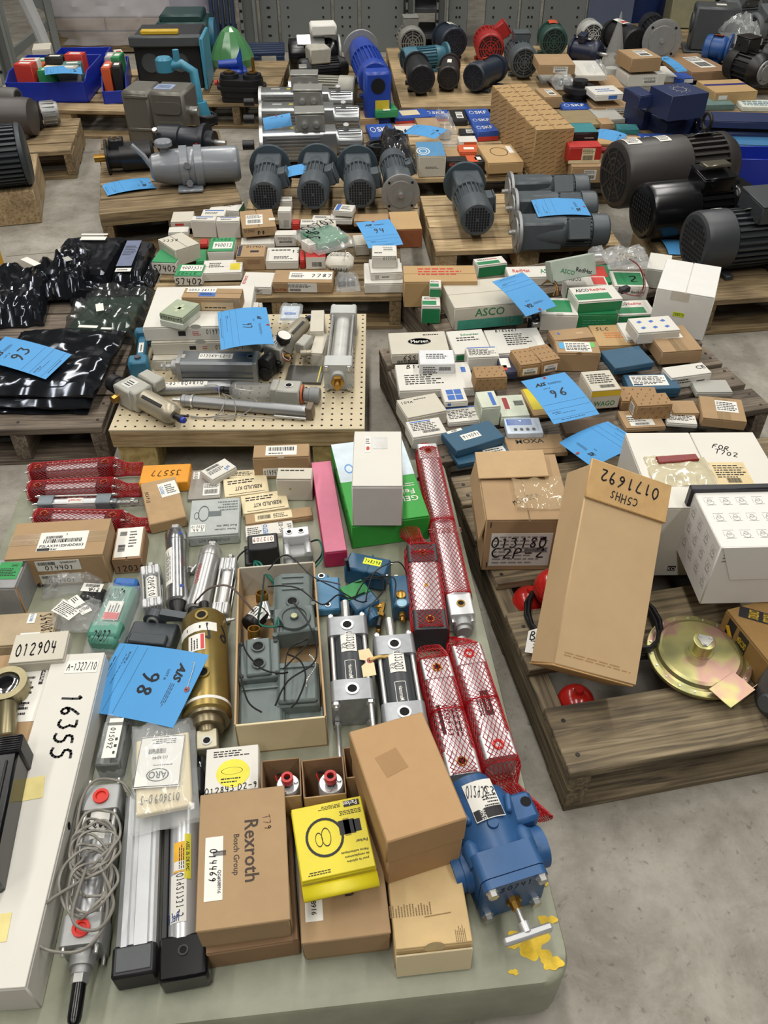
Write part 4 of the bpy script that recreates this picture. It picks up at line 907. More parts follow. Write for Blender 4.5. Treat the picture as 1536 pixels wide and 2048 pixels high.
def sensors():
 zone(640, 1080, 560)
 BL = M('#214f6d', .35, nz=.06, name='teal_blue_paint'); LB = M('#447fa6', .4, name='light_blue_paint')
 t, L = axis_thing('photo_sensor', 'blue sensor block with yellow number label', 'sensor', (150, 150), (375, 195), ZP + .03)
 MB().box((L/2, 0, 0), (L, .05, .05), .004).build('housing', BL, t); MB().box((L*.55, 0, .0), (.003, .0512, .0512)).build('seam', M('#1c4a66', .5, name='dark_blue'), t)
 put_marks(t, Face(lambda a, b, h: Vector((a, b - .025, .025 + h)), L, .05), [lab(.6, .6, .42, .36, [hw('748348', .5, .5, .5)], mat=M('#d9e23a', .5, name='yellow_label'))])
 for y in (-.018, .018): MB().cyl((L, y, .018), (L + .004, y, .018), .003, n=8).build('screw', STEEL, t)
 MB().cyl((L*.12, -.025, .02), (L*.1, -.03, .055), .004).build('stem', BLK, t)
 t, L = axis_thing('mounting_bracket', 'light blue bracket plate with two holes beside the open carton', 'bracket', (45, 400), (40, 200), ZP + .012)
 MB().box((L*.45, 0, 0), (L*.9, .05, .02), .003).build('plate', LB, t); MB().box((L*.92, .012, 0), (L*.16, .03, .02), .004).build('ear', LB, t)
 port(t, L*.92, .01, .005, y=.012); port(t, L*.12, .01, .004, y=.0)
 t, L = axis_thing('green_face_sensor', 'blue sensor with green label face', 'sensor', (290, 430), (160, 260), ZP + .025)
 MB().box((L*.55, 0, 0), (L*.75, .055, .04), .004).build('housing', BL, t); MB().box((L*.7, .002, .021), (L*.4, .05, .003), .001).build('green_label', M('#1f7a3c', .5, name='green_plate'), t)
 MB().lathe((L*.2, 0, 0), -X, [(0, .016), (.01, .018), (.02, .016), (.028, .014)], 20).build('conduit_end', BL, t)
 MB().lathe((L*.0, .03, .0), (0, 1, 0), [(0, .008), (.014, .008), (.014, .006), (.02, .006)], 8).build('brass_fitting', BRASS, t)
 wire(t, [(L*.9, 0, .02), (L*.6, -.05, .035), (L*.3, -.04, .03), (L*.1, 0, .025), (-.01, .02, .0)], .0014)
 wire(t, [(L*.9, -.03, .02), (L*.4, -.07, .045), (L*.0, -.05, .03), (-.03, -.03, .0)], .0014)
 wire(t, [(L*1.0, .02, .02), (L*1.3, .05, .02), (L*1.5, .08, .01)], .0014)
 t, L = axis_thing('pilot_valve', 'small blue valve with brass fittings against the red net', 'valve', (450, 400), (430, 230), ZP + .028)
 MB().box((L*.5, 0, 0), (L, .038, .045), .004).build('body', BL, t); MB().lathe((L*.3, 0, .022), Z, [(0, .01), (.006, .01), (.008, .006)], 16).build('knob', BRASS, t)
 MB().lathe((L*.1, 0, .018), Z, [(0, .011), (.004, .011), (.006, .007)], 18).build('dial', M('#8fb4c8', .4, name='pale_blue'), t)
 MB().lathe((-.002, 0, 0), -X, [(0, .008), (.01, .008), (.012, .005), (.02, .005)], 8).build('brass_fitting', BRASS, t)
 MB().lathe((L, .004, .005), X, [(0, .005), (.012, .005)], 8).build('tie', PAPER, t)
 wire(t, [(L*.9, -.02, .02), (L*1.1, -.0, .05), (L*.8, .05, .05), (L*.3, .07, .02), (-.01, .08, -.01)], .0014)
 wire(t, [(L*.7, .02, .02), (L*.9, .05, .04), (L*.4, .09, .02), (-.02, .1, -.012)], .0014)
 t, L = axis_thing('brass_elbow', 'brass elbow and tube end below the blue sensors', 'fitting', (330, 425), (345, 350), ZP + .03)
 MB().lathe((0, 0, 0), X, [(0, .009), (.008, .009), (.008, .006), (L, .006)], 8).build('stem', BRASS, t); MB().cyl((L*.7, 0, 0), (L*.7, .02, .0), .008, n=6).build('branch', BRASS, t)
 MB().lathe((0, 0, 0), -X, [(0, .005), (.004, .006), (.025, .006), (.025, .0)], 12).build('hose_tail', BLK, t); wire(t, [(0, 0, 0), (-.02, 0, -.01), (-.03, 0, -.0225)], .006, BRASS, 'leg')
sensors()
zone(640, 1080, 560)
SIL = M('#cfd0d2', .3, .75, nz=.06, name='bright_profile')
def netted2(label, pts, s, body, caps, neck, marks=None, N=24, plug=None, z=ZP, capL=.04, tube=SIL, th=.0009):
 t, L = axis_thing('netted_cylinder', label, 'pneumatic cylinder', pts[0], pts[1], z + s/2 + .004, group='cylinders in red net sleeves')
 x0, x1 = body[0]*L, body[1]*L
 xprism(MB(), rrect(s*.93, s*.93, .006, 3), x0 + capL, x1 - capL).build('barrel', tube, t)
 for a_, b_, m_ in ((x0, x0 + capL, caps[0]), (x1 - capL, x1, caps[1])): capblock(t, a_, b_, s, m_, .005)
 for xx in (x0 + capL*.5, x1 - capL*.5):
  if plug: MB().lathe((xx, 0, s/2), Z, [(-.001, .010), (.002, .010), (.002, .006), (-.001, .005)], 18).build('plug', plug, t)
  else: port(t, xx, s/2, .006, rim=BRASS)
 if marks: put_marks(t, Face(lambda a, b, h: Vector((x0 + capL + a, b - s*.45, s*.466 + h)), x1 - x0 - 2*capL, s*.9), marks)
 h = s/2 + .0035; st = [(k*L, dy*s, dz*s, h*wd, h*hh) for k, dy, dz, wd, hh in neck]; net(t, st, N, .0105, th)
 return t, L, s
zone(360, 860, 600)
t, L, s = netted2('longest netted cylinder along the pallet rim with silver end block', ((1445, 985), (1262, 112)), .05, (.0, 1.0), (ALU, ALU), [(.10, 0, 0, 1, 1), (.5, 0, 0, 1, 1), (.97, 0, 0, 1, 1), (1.03, 0, -.1, .7, .6), (1.07, 0, -.2, .4, .3)], capL=.055, marks=[fin(.42, .5, .16, .4, 4, 90, M('#8a5a50', .6, name='faded_print'))])
MB().lathe((.002, 0, 0), -X, [(0, .02), (.02, .02), (.022, .016), (.03, .016)], 24).build('nose', CAST, t)
for y in (-1, 1): MB().cyl((-.012, y*.019, .012), (0, y*.019, .012), .005, n=8).build('bolt', STEEL, t)
netted2('short fat netted cylinder with dark end blocks and flared net mouth', ((1284, 1075), (1234, 640)), .064, (.0, 1.0), (NETDARK, NETDARK), [(.02, 0, 0, 1, 1), (.9, 0, 0, 1, 1), (1.01, 0, 0, 1, 1), (1.1, .05, -.1, .55, .5), (1.22, .1, -.1, .42, .4), (1.32, .3, -.05, .62, .55)], capL=.05, marks=[('disc', .5, .5, .08, .14, 0, M('#c9a83a', .5, name='yellow_dot'))])
zone(640, 1080, 560)
CM = [lab(.42, .42, .34, .3, [txt('CompAir', .5, .5, .55, 0, PAPER)], mat=INK), fin(.4, .7, .3, .2, 2)]
netted2('netted cylinder ending under the kraft carton, left of its twin', ((790, 1330), (600, 600)), .055, (.0, .85), (ALU, ALU), [(.0, 0, 0, 1, 1), (.45, 0, 0, 1, 1), (.86, 0, 0, 1, 1), (.93, 0, 0, .9, .8), (1.0, 0, -.1, .75, .6)], capL=.045, marks=[fin(.4, .3, .45, .3, 2), hw('69-60519', .4, .6, .2, 0, M('#6a3a34', .6, name='brown_pen')), rct(.42, .82, .4, .14, INK)])
t, L, s = netted2('netted cylinder with red port plugs and a net tail by the blue filter', ((1000, 1268), (772, 545)), .055, (.04, .88), (ALU, ALU), [(-.30, -.9, -.3, .40, .28), (-.16, -.35, -.25, .5, .35), (-.08, -.05, -.2, .55, .45), (.0, 0, 0, 1, 1), (.45, 0, 0, 1, 1), (.88, 0, 0, 1, 1), (.95, .1, -.1, .8, .75), (1.04, .3, -.25, .3, .35)], capL=.045, marks=CM, plug=M('#d0302a', .4, name='orange_red_plug'))
MB().lathe((L*.88, 0, 0), X, [(0, .016), (.01, .014), (.02, .011), (.034, .011)], 20).build('gland', CAST, t)
zone(0, 1240, 480)
def side_carton(label, z, fr, br, Wm, H, mat, style='tuck', marks=None, name='carton', lidmat=None):
 b, c = P(fr, z + H), P(br, z + H); v = c - b; D = v.length; v.normalize(); u = Vector((v.y, -v.x, 0)); o = b - u*Wm/2 + v*D/2; o.z = z
 t = thing(name, label, 'box', o, math.atan2(u.y, u.x)); carton_body(t, Wm, D, H, mat, style, lidmat)
 fs = box_faces(Wm, D, H)
 for k, it in (marks or {}).items(): put_marks(t, fs[k], it)
 t['top'] = z + H; return t
kb = side_carton('long flat kraft carton under the black actuator and bearing', ZP, (76, 1420), (400, 200), .26, .062, KRAFT, 'rsc', {
 'top': [lab(.84, .74, .2, .3, [txt('Parker', .84, .86, .12, 90, PAPER, .3), rct(.84, .84, .14, .28, INK), bar(.3, .3, .3, .2, 90), fin(.45, .5, .4, .8, 8)], rot=0)]})
carton('off-white carton with a handwritten number beside the rod-end bearing', ZP + .062, (45, 280), (402, 264), (78, 96), hp=62, mat=OFFW, style='tuck', marks={'top': [hw('012904', .45, .45, .42, 3, None, .72)]})
def rod_end():
 r = .036; c = P((50, 430), kb['top'] + .0145); e = P((45, 700), kb['top'] + .0145); t, L = axis_thing3('rod_end_bearing', 'big steel rod-end bearing lying on the kraft carton', 'bearing', e, c)
 ZN = M('#8f8668', .35, .8, nz=.12, ns=30, name='yellow_zinc')
 MB().lathe((-.02, 0, 0), X, [(0, .014), (.002, .016), (L - r*.6, .016), (L - r*.5, .014)], 26).build('shank', ZN, t)
 MB().ring((L, 0, -.0135), Z, r, r*.66, .027, 36).build('eye', ZN, t)
 MB().lathe((L, 0, -.012), Z, [(0, r*.4), (0, r*.58), (.004, r*.66), (.02, r*.66), (.024, r*.58), (.026, r*.38), (0, r*.38)], 32, cap=False).build('ball', M('#9a9a9c', .15, .95, name='polished_ball'), t)
 MB().lathe((L, 0, -.012), Z, [(0, r*.38), (.012, r*.38)], 24).build('bore', HOLE, t)
rod_end()
def black_actuator():
 T_ = .075; z = kb['top'] + T_
 b, c = P((-35, 1440 + 180), z), P((150, 720), z); v = c - b; L = v.length
 t, L = axis_thing3('linear_actuator', 'glossy black linear actuator beside the long white carton', 'actuator', b - Vector((0, 0, T_/2)), c - Vector((0, 0, T_/2)))
 wd = .09
 MB().box((L*.45, wd/2, 0), (L*.9, wd*.92, T_*.9), .004).build('body', BLKG, t)
 q = MB().box((L*.93, wd/2, 0), (L*.14, wd, T_), .003); q.build('end_block', BLK, t)
 for k in range(7): MB().box((L*.87 + k*L*.018, wd/2, T_/2 + .0006), (L*.008, wd*.96, .003), .0008).build('rib', BLKG, t)
 MB().box((L*.4, .018, T_*.45), (L*.8, .004, .004), .001).build('slot_lip', BLK, t)
 put_marks(t, Face(lambda a, b_, h: Vector((L*.86 + a, wd*.4 + b_, T_/2 + .002 + h)), L*.1, wd*.5), [('lab', .5, .6, .6, .5, 0, M('#7a7d7c', .4, name='grey_sticker'), [])])
black_actuator()
zone(0, 1600, 480)
fr_ = (165, 1202); zone(0, 1600, 480); pf = px(fr_)
zone(0, 0, 1536)
lw = side_carton('long white carton with large handwritten digits and a torn side', ZP, pf, (211, 1304), .095, .078, WHITE, 'tuck', {
 'top': [hw('16355', .62, .73, .35, -88, None, .28), lab(.62, .945, .6, .05, [hw('A-1327/10', .5, .5, .6)]), ('lab', .3, .52, .42, .07, 8, M('#dfd08a', .5, name='yellow_tape'), []), ('lab', .3, .14, .5, .07, 4, M('#dfd08a', .5, name='yellow_tape'), [])],
 'right': [('disc', .42, .75, .02, .2, 0, HOLE)]}, name='long_carton')
def cable_cyl():
 zone(0, 0, 1536)
 s = .058; t, L = axis_thing('sensor_cylinder', 'square-capped cylinder wrapped in looped grey cable with red plugs', 'pneumatic cylinder', (168, 1905), (214, 1588), ZP + s/2 + .002)
 tierod(t, L, s, .042, .0235, M('#a9aaab', .35, .7, name='satin_barrel'), CAST, plug=M('#c92a1c', .4, name='red_plug'), prt=.009, nuts=False)
 MB().box((L*.62, 0, -.002), (L*.2, s*.9, s*.8), .004).build('centre_block', CAST, t)
 MB().lathe((0, 0, 0), -X, [(0, .019), (.02, .017), (.02, .013), (.03, .013)], 24).build('gland', CAST, t)
 MB().lathe((-.03, 0, 0), -X, [(0, .0125), (.012, .0125)], 6).build('rod_nut', STEEL, t)
 MB().lathe((-.042, 0, 0), -X, [(0, .0095), (.04, .0095), (.046, .0085), (.052, .004)], 20).build('thread_cap', BLKG, t)
 put_marks(t, cyl_face(L, .0236), [lab(.74, .5, .2, .42, [hw('S885', .5, .72, .28, 90), hw('E90', .5, .3, .26, 90)])])
 CG = M('#86827a', .5, nz=.05, name='grey_cable'); rg = random.Random(3); pts = []
 for k in range(150):
  a = k * .42 + .5*math.sin(k*.13); n1 = noise.noise(Vector((k*.11, 2, 5))); n2 = noise.noise(Vector((k*.09, 7, 1)))
  r_ = .034 + .022*n1; cx = L*(.46 + .17*math.sin(k*.045*2.3));
  pts.append((cx + r_*math.cos(a)*1.25 + .02*n2, r_*math.sin(a)*.95 - .002, .034 + .012*n1 + .008*math.sin(a*2) + .004*(k % 3)))
 wire(t, pts, .0021, CG, 'cable', 6, 3)
 wire(t, [(L*.35, .0, .045), (L*.2, .06, .04), (L*.02, .055, .03), (-.012, .0, .034), (.01, -.03, .036), (L*.2, -.035, .04), (L*.45, -.02, .045)], .0024, CG, 'cable')
 wire(t, [(L*.4, -.02, .05), (L*.18, -.045, .045), (L*.05, -.025, .04), (L*.12, .01, .045), (L*.4, .0, .05)], .0024, CG, 'cable')
 wire(t, [(L*.7, .03, .03), (L*.9, .028, .034), (L*1.02, .01, .036), (L*1.0, -.03, .03), (L*.9, -.05, .012)], .0022, CG, 'cable')
cable_cyl()
def twin_slide():
 zone(0, 1600, 480)
 t, L = axis_thing('twin_rod_slide', 'twin aluminium slide with black end blocks and yellow label', 'actuator', (1030, 1085), (1062, -60), ZP + .026)
 s = .03; ALX = M('#c8cacc', .32, .6, nz=.04, name='extruded_aluminium')
 x0, x1 = .03, L - .01
 prof = [(-.028, -.022), (.028, -.022), (.028, .012), (.02, .02), (.012, .02), (.010, .015), (.004, .015), (.002, .02), (-.016, .02), (-.018, .015), (-.022, .015), (-.024, .02), (-.028, .016)]
 xprism(MB(), [(p[0] + .033, p[1]) for p in prof], x0, x1).build('profile', ALX, t, ang=30)
 MB().cyl((x0, -.031, 0), (x1, -.031, 0), .022, n=30).build('tube', ALX, t)
 MB().box(((x0+x1)/2, -.005, -.004), (x1 - x0, .008, .03), .001).build('joining_strip', BLK, t)
 MB().box((.012, .034, -.002), (.044, .06, .046), .004).build('end_block', BLK, t); MB().box((.005, -.034, -.002), (.06, .068, .046), .004).build('end_block', BLKG, t)
 MB().box((L - .0, -.03, -.002), (.05, .066, .046), .004).build('end_block', BLK, t); MB().box((.013, .034, .0215), (.032, .048, .002), .001).build('end_plate', DGREY, t)
 port(t, .012, .021, .005, y=-.034, rim=BLK); port(t, L - .005, .021, .005, y=-.03, rim=BLK)
 f = cyl_face(x1 - x0, .0222, x0); fo = Face(lambda a, b, h: f.fn(a, b, h) + Vector((0, -.031, 0)), f.W, f.H)
 YL = M('#cfc52e', .5, name='yellow_label')
 put_marks(t, fo, [lab(.5, .62, .3, .14, [txt('VSET SF DE INC', .5, .5, .5, 180)], mat=YL), lab(.5, .44, .2, .26, [fin(.5, .7, .8, .5, 3), rct(.2, .5, .3, .9, PAPER)], mat=M('#e0a92a', .5, name='amber_label')), lab(.24, .42, .3, .36, [hw('01421731-5', .55, .62, .42, 180), txt('Ref. 8', .12, .2, .2, -90, M('#27407a', .5, name='navy_ink'), .8)])])
twin_slide()
def card_bag():
 zone(0, 1240, 480)
 z = ZP + .07; a, b, c = P((838, 1300), z), P((1262, 1215), z), P((838, 690), z); u = (b - a).normalized(); v = Vector((-u.y, u.x, 0)); W = (b - a).length; D = (c - a).dot(v)
 t = thing('bagged_spare', 'clear bag with a printed parts card and handwriting below the lot 98 tag', 'bag', a + u*W/2 + v*D/2, math.atan2(u.y, u.x))
 MB().box((0, -D*.05, -.006), (W*.86, D*.78, .012), .002).build('cream_card', CREAM, t)
 MB().lathe((-W*.3, -D*.08, -.03), Z, [(0, .02), (.022, .02)], 24).build('seal', BLK, t)
 f = Face(lambda a_, b_, h: Vector((a_ - W/2, b_ - D/2, .0002 + h + .006*math.sin(b_/D*PI*1.2))), W, D)
 put_marks(t, f, [lab(.46, .56, .72, .56, [rct(.5, .98, .99, .012, INK), rct(.5, .02, .99, .012, INK), rct(.01, .5, .012, .98, INK), rct(.99, .5, .012, .98, INK), fin(.5, .88, .6, .12, 3, 180), bar(.42, .68, .4, .1), txt('(1) 6JJ40', .5, .55, .07, 180), fin(.55, .4, .5, .03, 1, 180), ('ring', .5, .22, .5, .24, 0, INK, .12), txt('ARO', .5, .22, .13, 180, None, .4)], rot=-8), hw('013609 D-3', .45, .17, .08, 175, None, .6)])
 o = bag(t, W*1.05, D*1.12, .03, 21, CLEAR, z=-.02, amp=.012, edge=.2)
 MB().box((0, 0, -.04), (W*.5, D*.4, .04), .01).build('dark_valve', BLK, t)
card_bag()
zone(0, 1240, 480)
t, W, D = bag_thing('clear bag around a grey block with an oblong barcode slip', (612, 1040), (812, 1030), (660, 640), ZP, .05, 31, CLEAR, amp=.008)
MB().box((0, -D*.1, .022), (W*.8, D*.7, .04), .003).build('block', M('#7c7f7c', .4, .3, name='grey_block'), t)
put_marks(t, Face(lambda a, b, h: Vector((a - W/2, b - D/2, .058 + h)), W, D), [lab(.62, .38, .45, .62, [bar(.7, .85, .25, .5, 90), hw('015092', .4, .5, .36, -90), fin(.8, .3, .2, .5, 3)])])
t = thing('dark_bag_heap', 'crumpled dark plastic bag between card bag and yellow dot carton', 'bag', P((1215, 960), ZP) , .2)
bag(t, .085, .15, .03, 14, film('smoky_bag', '#2c2c2e', .8, .12, 1.0), amp=.02)
zone(0, 0, 1536)
lot_tag('blue lot 98 tag lying over the brass cylinder', (418, 1310), ZP + .108, (346, 1456), ZP + .1, (250, 1268), ZP + .055, '98', string=[Vector((.02, .02, .004)), Vector((.05, .045, -.01)), Vector((.08, .05, -.03))])
zone(360, 1460, 620)
YD = M('#d9cf3a', .5, name='yellow_dot_label')
carton('white carton with a round yellow label behind the large kraft lid', ZP, (118, 320), (392, 285), (135, 95), H=.075, mat=WHITE, style='tuck', marks={'top': [('disc', .52, .4, .62, .62, 0, YD), fin(.5, .85, .7, .16, 3), ('ring', .5, .45, .4, .16, 0, INK, .06), fin(.5, .25, .4, .14, 2), hw('012843 D2-9', .48, .07, .13, 4, None, .95)]})
def open_kraft(label, slabel, fl, fr, bk, H, cyl=True):
 a, b, c = P(fl, ZP + H), P(fr, ZP + H), P(bk, ZP + H); u = b - a; W = u.length; u.normalize(); v = Vector((-u.y, u.x, 0)); D = (c - a).dot(v); o = a + u*W/2 + v*D/2; o.z = ZP
 t = thing('open_carton', label, 'box', o, math.atan2(u.y, u.x)); K = KRAFT3
 MB().box((0, 0, .0015), (W, D, .003)).build('base', K, t)
 for s_ in (-1, 1):
  MB().box((s_*(W/2 - .001), 0, H/2), (.002, D, H), .0006).build('side_wall', K, t)
  MB().box((0, s_*(D/2 - .001), H/2), (W, .002, H), .0006).build('end_wall', K if s_ > 0 else KRAFT2, t)
 if not cyl: return
 q = thing('solenoid_coil', slabel, 'solenoid', o + u*W*.16 - v*D*.1 + Z*.004, math.atan2(u.y, u.x) - .2, 'solenoids with red caps')
 r = min(W*.3, .025); h2 = H*.86
 MB().lathe((0, 0, 0), Z, [(0, r), (h2, r), (h2 + .003, r*.9)], 28).build('barrel', ALU, q); MB().lathe((0, 0, h2 + .003), Z, [(0, r*.45), (.012, r*.45), (.012, r*.35)], 6).build('hex', M('#3a3a3c', .4, .6, name='dark_hex'), q)
 MB().ring((0, 0, h2 + .012), Z, r*.5, r*.28, .012, 20).build('red_cap', RED, q); MB().lathe((0, 0, h2 + .013), Z, [(0, r*.3), (.004, r*.3)], 14).build('cap_hole', HOLE, q)
 for k in range(3): MB().cyl((r*.68*math.cos(k*2.1 + .4), r*.68*math.sin(k*2.1 + .4), h2), (r*.68*math.cos(k*2.1 + .4), r*.68*math.sin(k*2.1 + .4), h2 + .006), .0035, n=10).build('screw', STEEL, q)
 for k in range(3): wire(q, [(-r*.9, r*.4, h2*.8), (-r*1.3, r*1.1, h2*.9), (-r*.4, r*1.4, h2*.7 + k*.006), (r*.5, r*1.2, h2*.5)], .0012, RED if k == 0 else WIRE)
open_kraft('open kraft carton holding a solenoid, next to the yellow dot carton', 'solenoid with red cap in the carton next to the yellow dot', (402, 345), (603, 325), (408, 152), .11)
open_kraft('open kraft carton holding a solenoid, next to the tan carton', 'solenoid with red cap in the carton next to the tan lid', (612, 340), (826, 315), (612, 150), .11)
open_kraft('third open kraft carton, mostly hidden by the tan lid', '', (822, 240), (950, 225), (786, 90), .1, cyl=False)
RX = [txt('Rexroth', .6, .52, .16, -90, M('#3a2e24', .7, name='brown_print'), .52), txt('Bosch Group', .42, .5, .085, -90, M('#3a2e24', .7, name='brown_print'), .52)]
c1 = carton('kraft mailer carton at the bottom of the front left pair', ZP, (125, 1112), (590, 1045), (130, 400), H=.052, mat=KRAFT3, style='tuck')
carton('upper kraft mailer carton with dark lettering and a barcode slip', c1['top'], (75, 1002), (548, 938), (100, 322), hp=98, mat=KRAFT, style='mailer', marks={'top': RX + [lab(.18, .42, .2, .46, [bar(.8, .72, .3, .2, 90), hw('014469', .45, .55, .4, -90, None, .75), txt('QG#588916', .8, .28, .22, -90, None, .45)]), hw('T79', .78, .72, .08, -80, M('#7a5f44', .7, name='pencil_brown'))]})
c2 = carton('kraft mailer carton under the yellow kit', ZP, (600, 1060), (1045, 992), (585, 400), hp=100, mat=KRAFT, style='mailer', marks={'top': RX + [lab(.16, .34, .2, .4, [txt('588916', .5, .3, .3, -90, None, .5)])]})
YEL_ = M('#d3c31f', .45, nz=.04, name='yellow_card')
yk = carton('bright yellow seal kit carton with ring drawing', c2['top'], (600, 757), (976, 682), (540, 396), hp=92, mat=YEL_, style='tuck', marks={'top': [('ring', .4, .52, .52, .54, 0, INK, .13), ('ring', .42, .52, .13, .26, 0, INK, .12), ('ring', .32, .5, .1, .2, 0, INK, .14), rct(.72, .6, .22, .2, INK), rct(.72, .6, .08, .24, M('#8a7a20', .5, name='olive_band')), rct(.86, .6, .1, .17, INK),
 lab(.84, .92, .22, .08, [txt('Parker', .4, .5, .8, 180, PAPER)], mat=INK), fin(.5, .92, .36, .06, 3, 180), fin(.8, .8, .3, .07, 3, 180), txt('Pièces authentiques', .76, .26, .042, 180, None, .42), txt('de remplacement', .78, .2, .042, 180, None, .38), txt('pour le cylindre', .78, .14, .042, 180, None, .36), txt('Parker', .88, .38, .042, 180), fin(.25, .07, .3, .06, 2, 180)]})
d = yk
q = MB(); Wk = (P((976, 682), d['top']) - P((600, 757), d['top'])).length
fl_ = MB()
Dk = None
upd()
bb = [c.data for c in yk.children if c.name.startswith('body')][0]; xs = [v.co for v in bb.vertices]; xm = max(v.x for v in xs); ym = min(v.y for v in xs); zm = max(v.z for v in xs)
vs = []
for k in range(9):
 s_ = k / 8; vs += [(-xm, ym - .018*math.sin(s_*1.6) - .002, zm - .006 - .007*s_*s_), (xm, ym - .018*math.sin(s_*1.6) - .002, zm - .006 - .007*s_*s_)]
fl_.raw(vs, [(2*k, 2*k+1, 2*k+3, 2*k+2) for k in range(8)]); o = fl_.build('tuck_flap', YEL_, yk); sm = o.modifiers.new('thickness', 'SOLIDIFY'); sm.thickness = .0012
c3 = carton('scuffed cream carton with a torn thumb notch under the tan lid', ZP, (1066, 1092), (1452, 1034), (1030, 640), hp=98, mat=M('#c9ad7c', .7, nz=.1, ns=10, name='scuffed_cream_card'), style='tuck', marks={'top': [fin(.12, .4, .16, .7, 22, 90, M('#7d6748', .8, nz=.2, name='scuff')), fin(.85, .1, .2, .12, 6, 90, M('#7d6748', .8, nz=.2, name='scuff')), ('rect', .6, .32, .35, .012, 4, M('#8a6f4a', .8, name='scratch'))], 'front': [('disc', .5, .95, .26, .5, 0, M('#dcc493', .7, name='thumb_notch'))]})
upd(); bb = [c.data for c in c3.children if c.name.startswith('body')][0]; xm = max(v.co.x for v in bb.vertices); ym = min(v.co.y for v in bb.vertices); zm = max(v.co.z for v in bb.vertices)
MB().box((0, ym - .006, zm*.45), (xm*1.98, .003, zm*.8), .001, Matrix.Rotation(-.14, 3, 'X')).build('loose_flap', CREAM, c3)
carton('large plain tan lidded carton stacked on the scuffed cream one', c3['top'], (1022, 560), (1425, 432), (838, 6), hp=215, mat=M('#ad8a60', .75, nz=.04, name='smooth_tan_card'), style='lid', lidh=.06, marks={'top': [('lab', .38, .62, .3, .2, 12, film('glossy_tape', '#b8946a', .5, .08, 1.0), [])]})
def blue_filter():
 zone(860, 1500, 340)
 zc = ZP + .058; A = P((722, 1235), zc); B = P((382, 430), zc); t, L = axis_thing3('filter_housing', 'blue cast filter housing with tee handle at the pallet corner', 'filter', A, B)
 BLU = M('#2a5483', .42, nz=.06, ns=50, bump=.05, name='blue_cast_paint')
 MB().lathe((.02, 0, 0), X, [(0, .03), (.0, .043), (.05, .05), (.09, .056), (L - .05, .056), (L - .03, .05), (L - .028, .04), (L, .036)], 36).build('bowl', BLU, t)
 xprism(MB(), rrect(.1, .1, .012, 4), .0, .04).build('head', BLU, t); xprism(MB(), rrect(.098, .098, .012, 4), -.014, -.001).build('cover', BLU, t)
 for s in (-1, 1):
  MB().lathe((.045, s*.04, -.005), (0, s, -.05), [(0, .034), (.02, .032), (.02, .03), (.034, .031), (.034, .02)], 28).build('port_boss', BLU, t)
  MB().lathe((.045, s*.0742, -.0066), (0, s, -.05), [(0, .024), (.0006, .024)], 24).build('port_cap', M('#c8bd96', .5, name='cream_plug'), t)
  MB().box((.1, s*.058, .01), (.05, .05, .03), .006).build('mount_lug', BLU, t); MB().lathe((.105, s*.07, .0245), Z, [(0, .0085), (.0012, .0085)], 18).build('mount_hole', HOLE, t)
  MB().box((.1, s*.036, .045), (.03, .01, .016), .003, Matrix.Rotation(s*.3, 3, 'Z')).build('rib', BLU, t)
  MB().lathe((.028, s*.042, .03), X, [(0, .012), (.03, .013), (.04, .006)], 16).build('corner_boss', BLU, t)
  for z in (-1, 1):
   MB().lathe((-.014, s*.038, z*.038), -X, [(0, .0095), (.002, .0095), (.002, .008), (.009, .008)], 6).build('bolt', STEEL, t)
 MB().lathe((.075, 0, .05), (0, 0, 1), [(0, .009), (.004, .008), (.004, .005)], 18).build('screw_plug', BLU, t)
 MB().lathe((-.014, 0, -.01), -X, [(0, .012), (.006, .012), (.006, .009), (.016, .008)], 8).build('brass_nut', BRASS, t)
 MB().cyl((-.03, 0, -.01), (-.055, 0, -.01), .005).build('spindle', STEEL, t)
 hb = MB().lathe((-.05, 0, -.01), -X, [(0, .009), (.014, .008), (.018, .004)], 18); hb.build('handle_hub', ALU, t)
 q = MB().box((-.066, 0, -.01), (.012, .075, .012), .003); q.build('tee_handle', ALU, t)
 put_marks(t, Face(lambda a, b, h: Vector((.0 - h - .014, .045 - a, -.045 + b)), .09, .09), [hw('50741', .5, .86, .14, 0, INK, .8)])
 f = cyl_face(L*.4, .0562, L*.56)
 put_marks(t, f, [lab(.5, .5, .8, .36, [rct(.5, .15, .96, .26, INK), txt('MAHLE', .7, .15, .16, -90, PAPER, .26), fin(.3, .4, .5, .4, 5), hw('012435', .62, .72, .3, -160, None, .7), hw('CS', .2, .7, .2, -160)], rot=-90)])
 # saddle feet so that it stands on the pallet
 for xx in (.06, L*.75): MB().box((xx, 0, -.052), (.03, .06, .012), .003).build('foot', BLU, t)
blue_filter()
# ================================================================== weathered pallet, lower right
zone(900, 840, 636)
zF = .1305
oc = carton('battered open kraft carton with a delivery slip on its front', zF, (176, 482), (600, 492), (108, 168), hp=245, mat=KRAFT, style='rsc', marks={
 'front': [lab(.44, .42, .72, .64, [hw('013180', .45, .72, .3), hw('C2P-2', .45, .4, .3), fin(.5, .5, .9, .9, 8, mat=M('#8f8f90', .6, nz=0, name='grey_print2')), rct(.85, .85, .1, .1, INK), bar(.75, .5, .1, .5, 90)]), rct(.06, .9, .012, .1, INK), rct(.06, .12, .012, .1, INK)],
 'top': [hw('M5A 05A', .5, .3, .07, 25, None, .35)]})
upd(); bb = [c.data for c in oc.children if c.name.startswith('body')][0]; xm = max(v.co.x for v in bb.vertices); ym = max(v.co.y for v in bb.vertices); zm = max(v.co.z for v in bb.vertices)
MB().box((-xm*.2, ym*.55, zm + .014), (xm*1.7, ym*.8, .004), .001, Matrix.Rotation(.06, 3, 'X') @ Matrix.Rotation(-.04, 3, 'Y')).build('raised_flap', KRAFT2, oc)
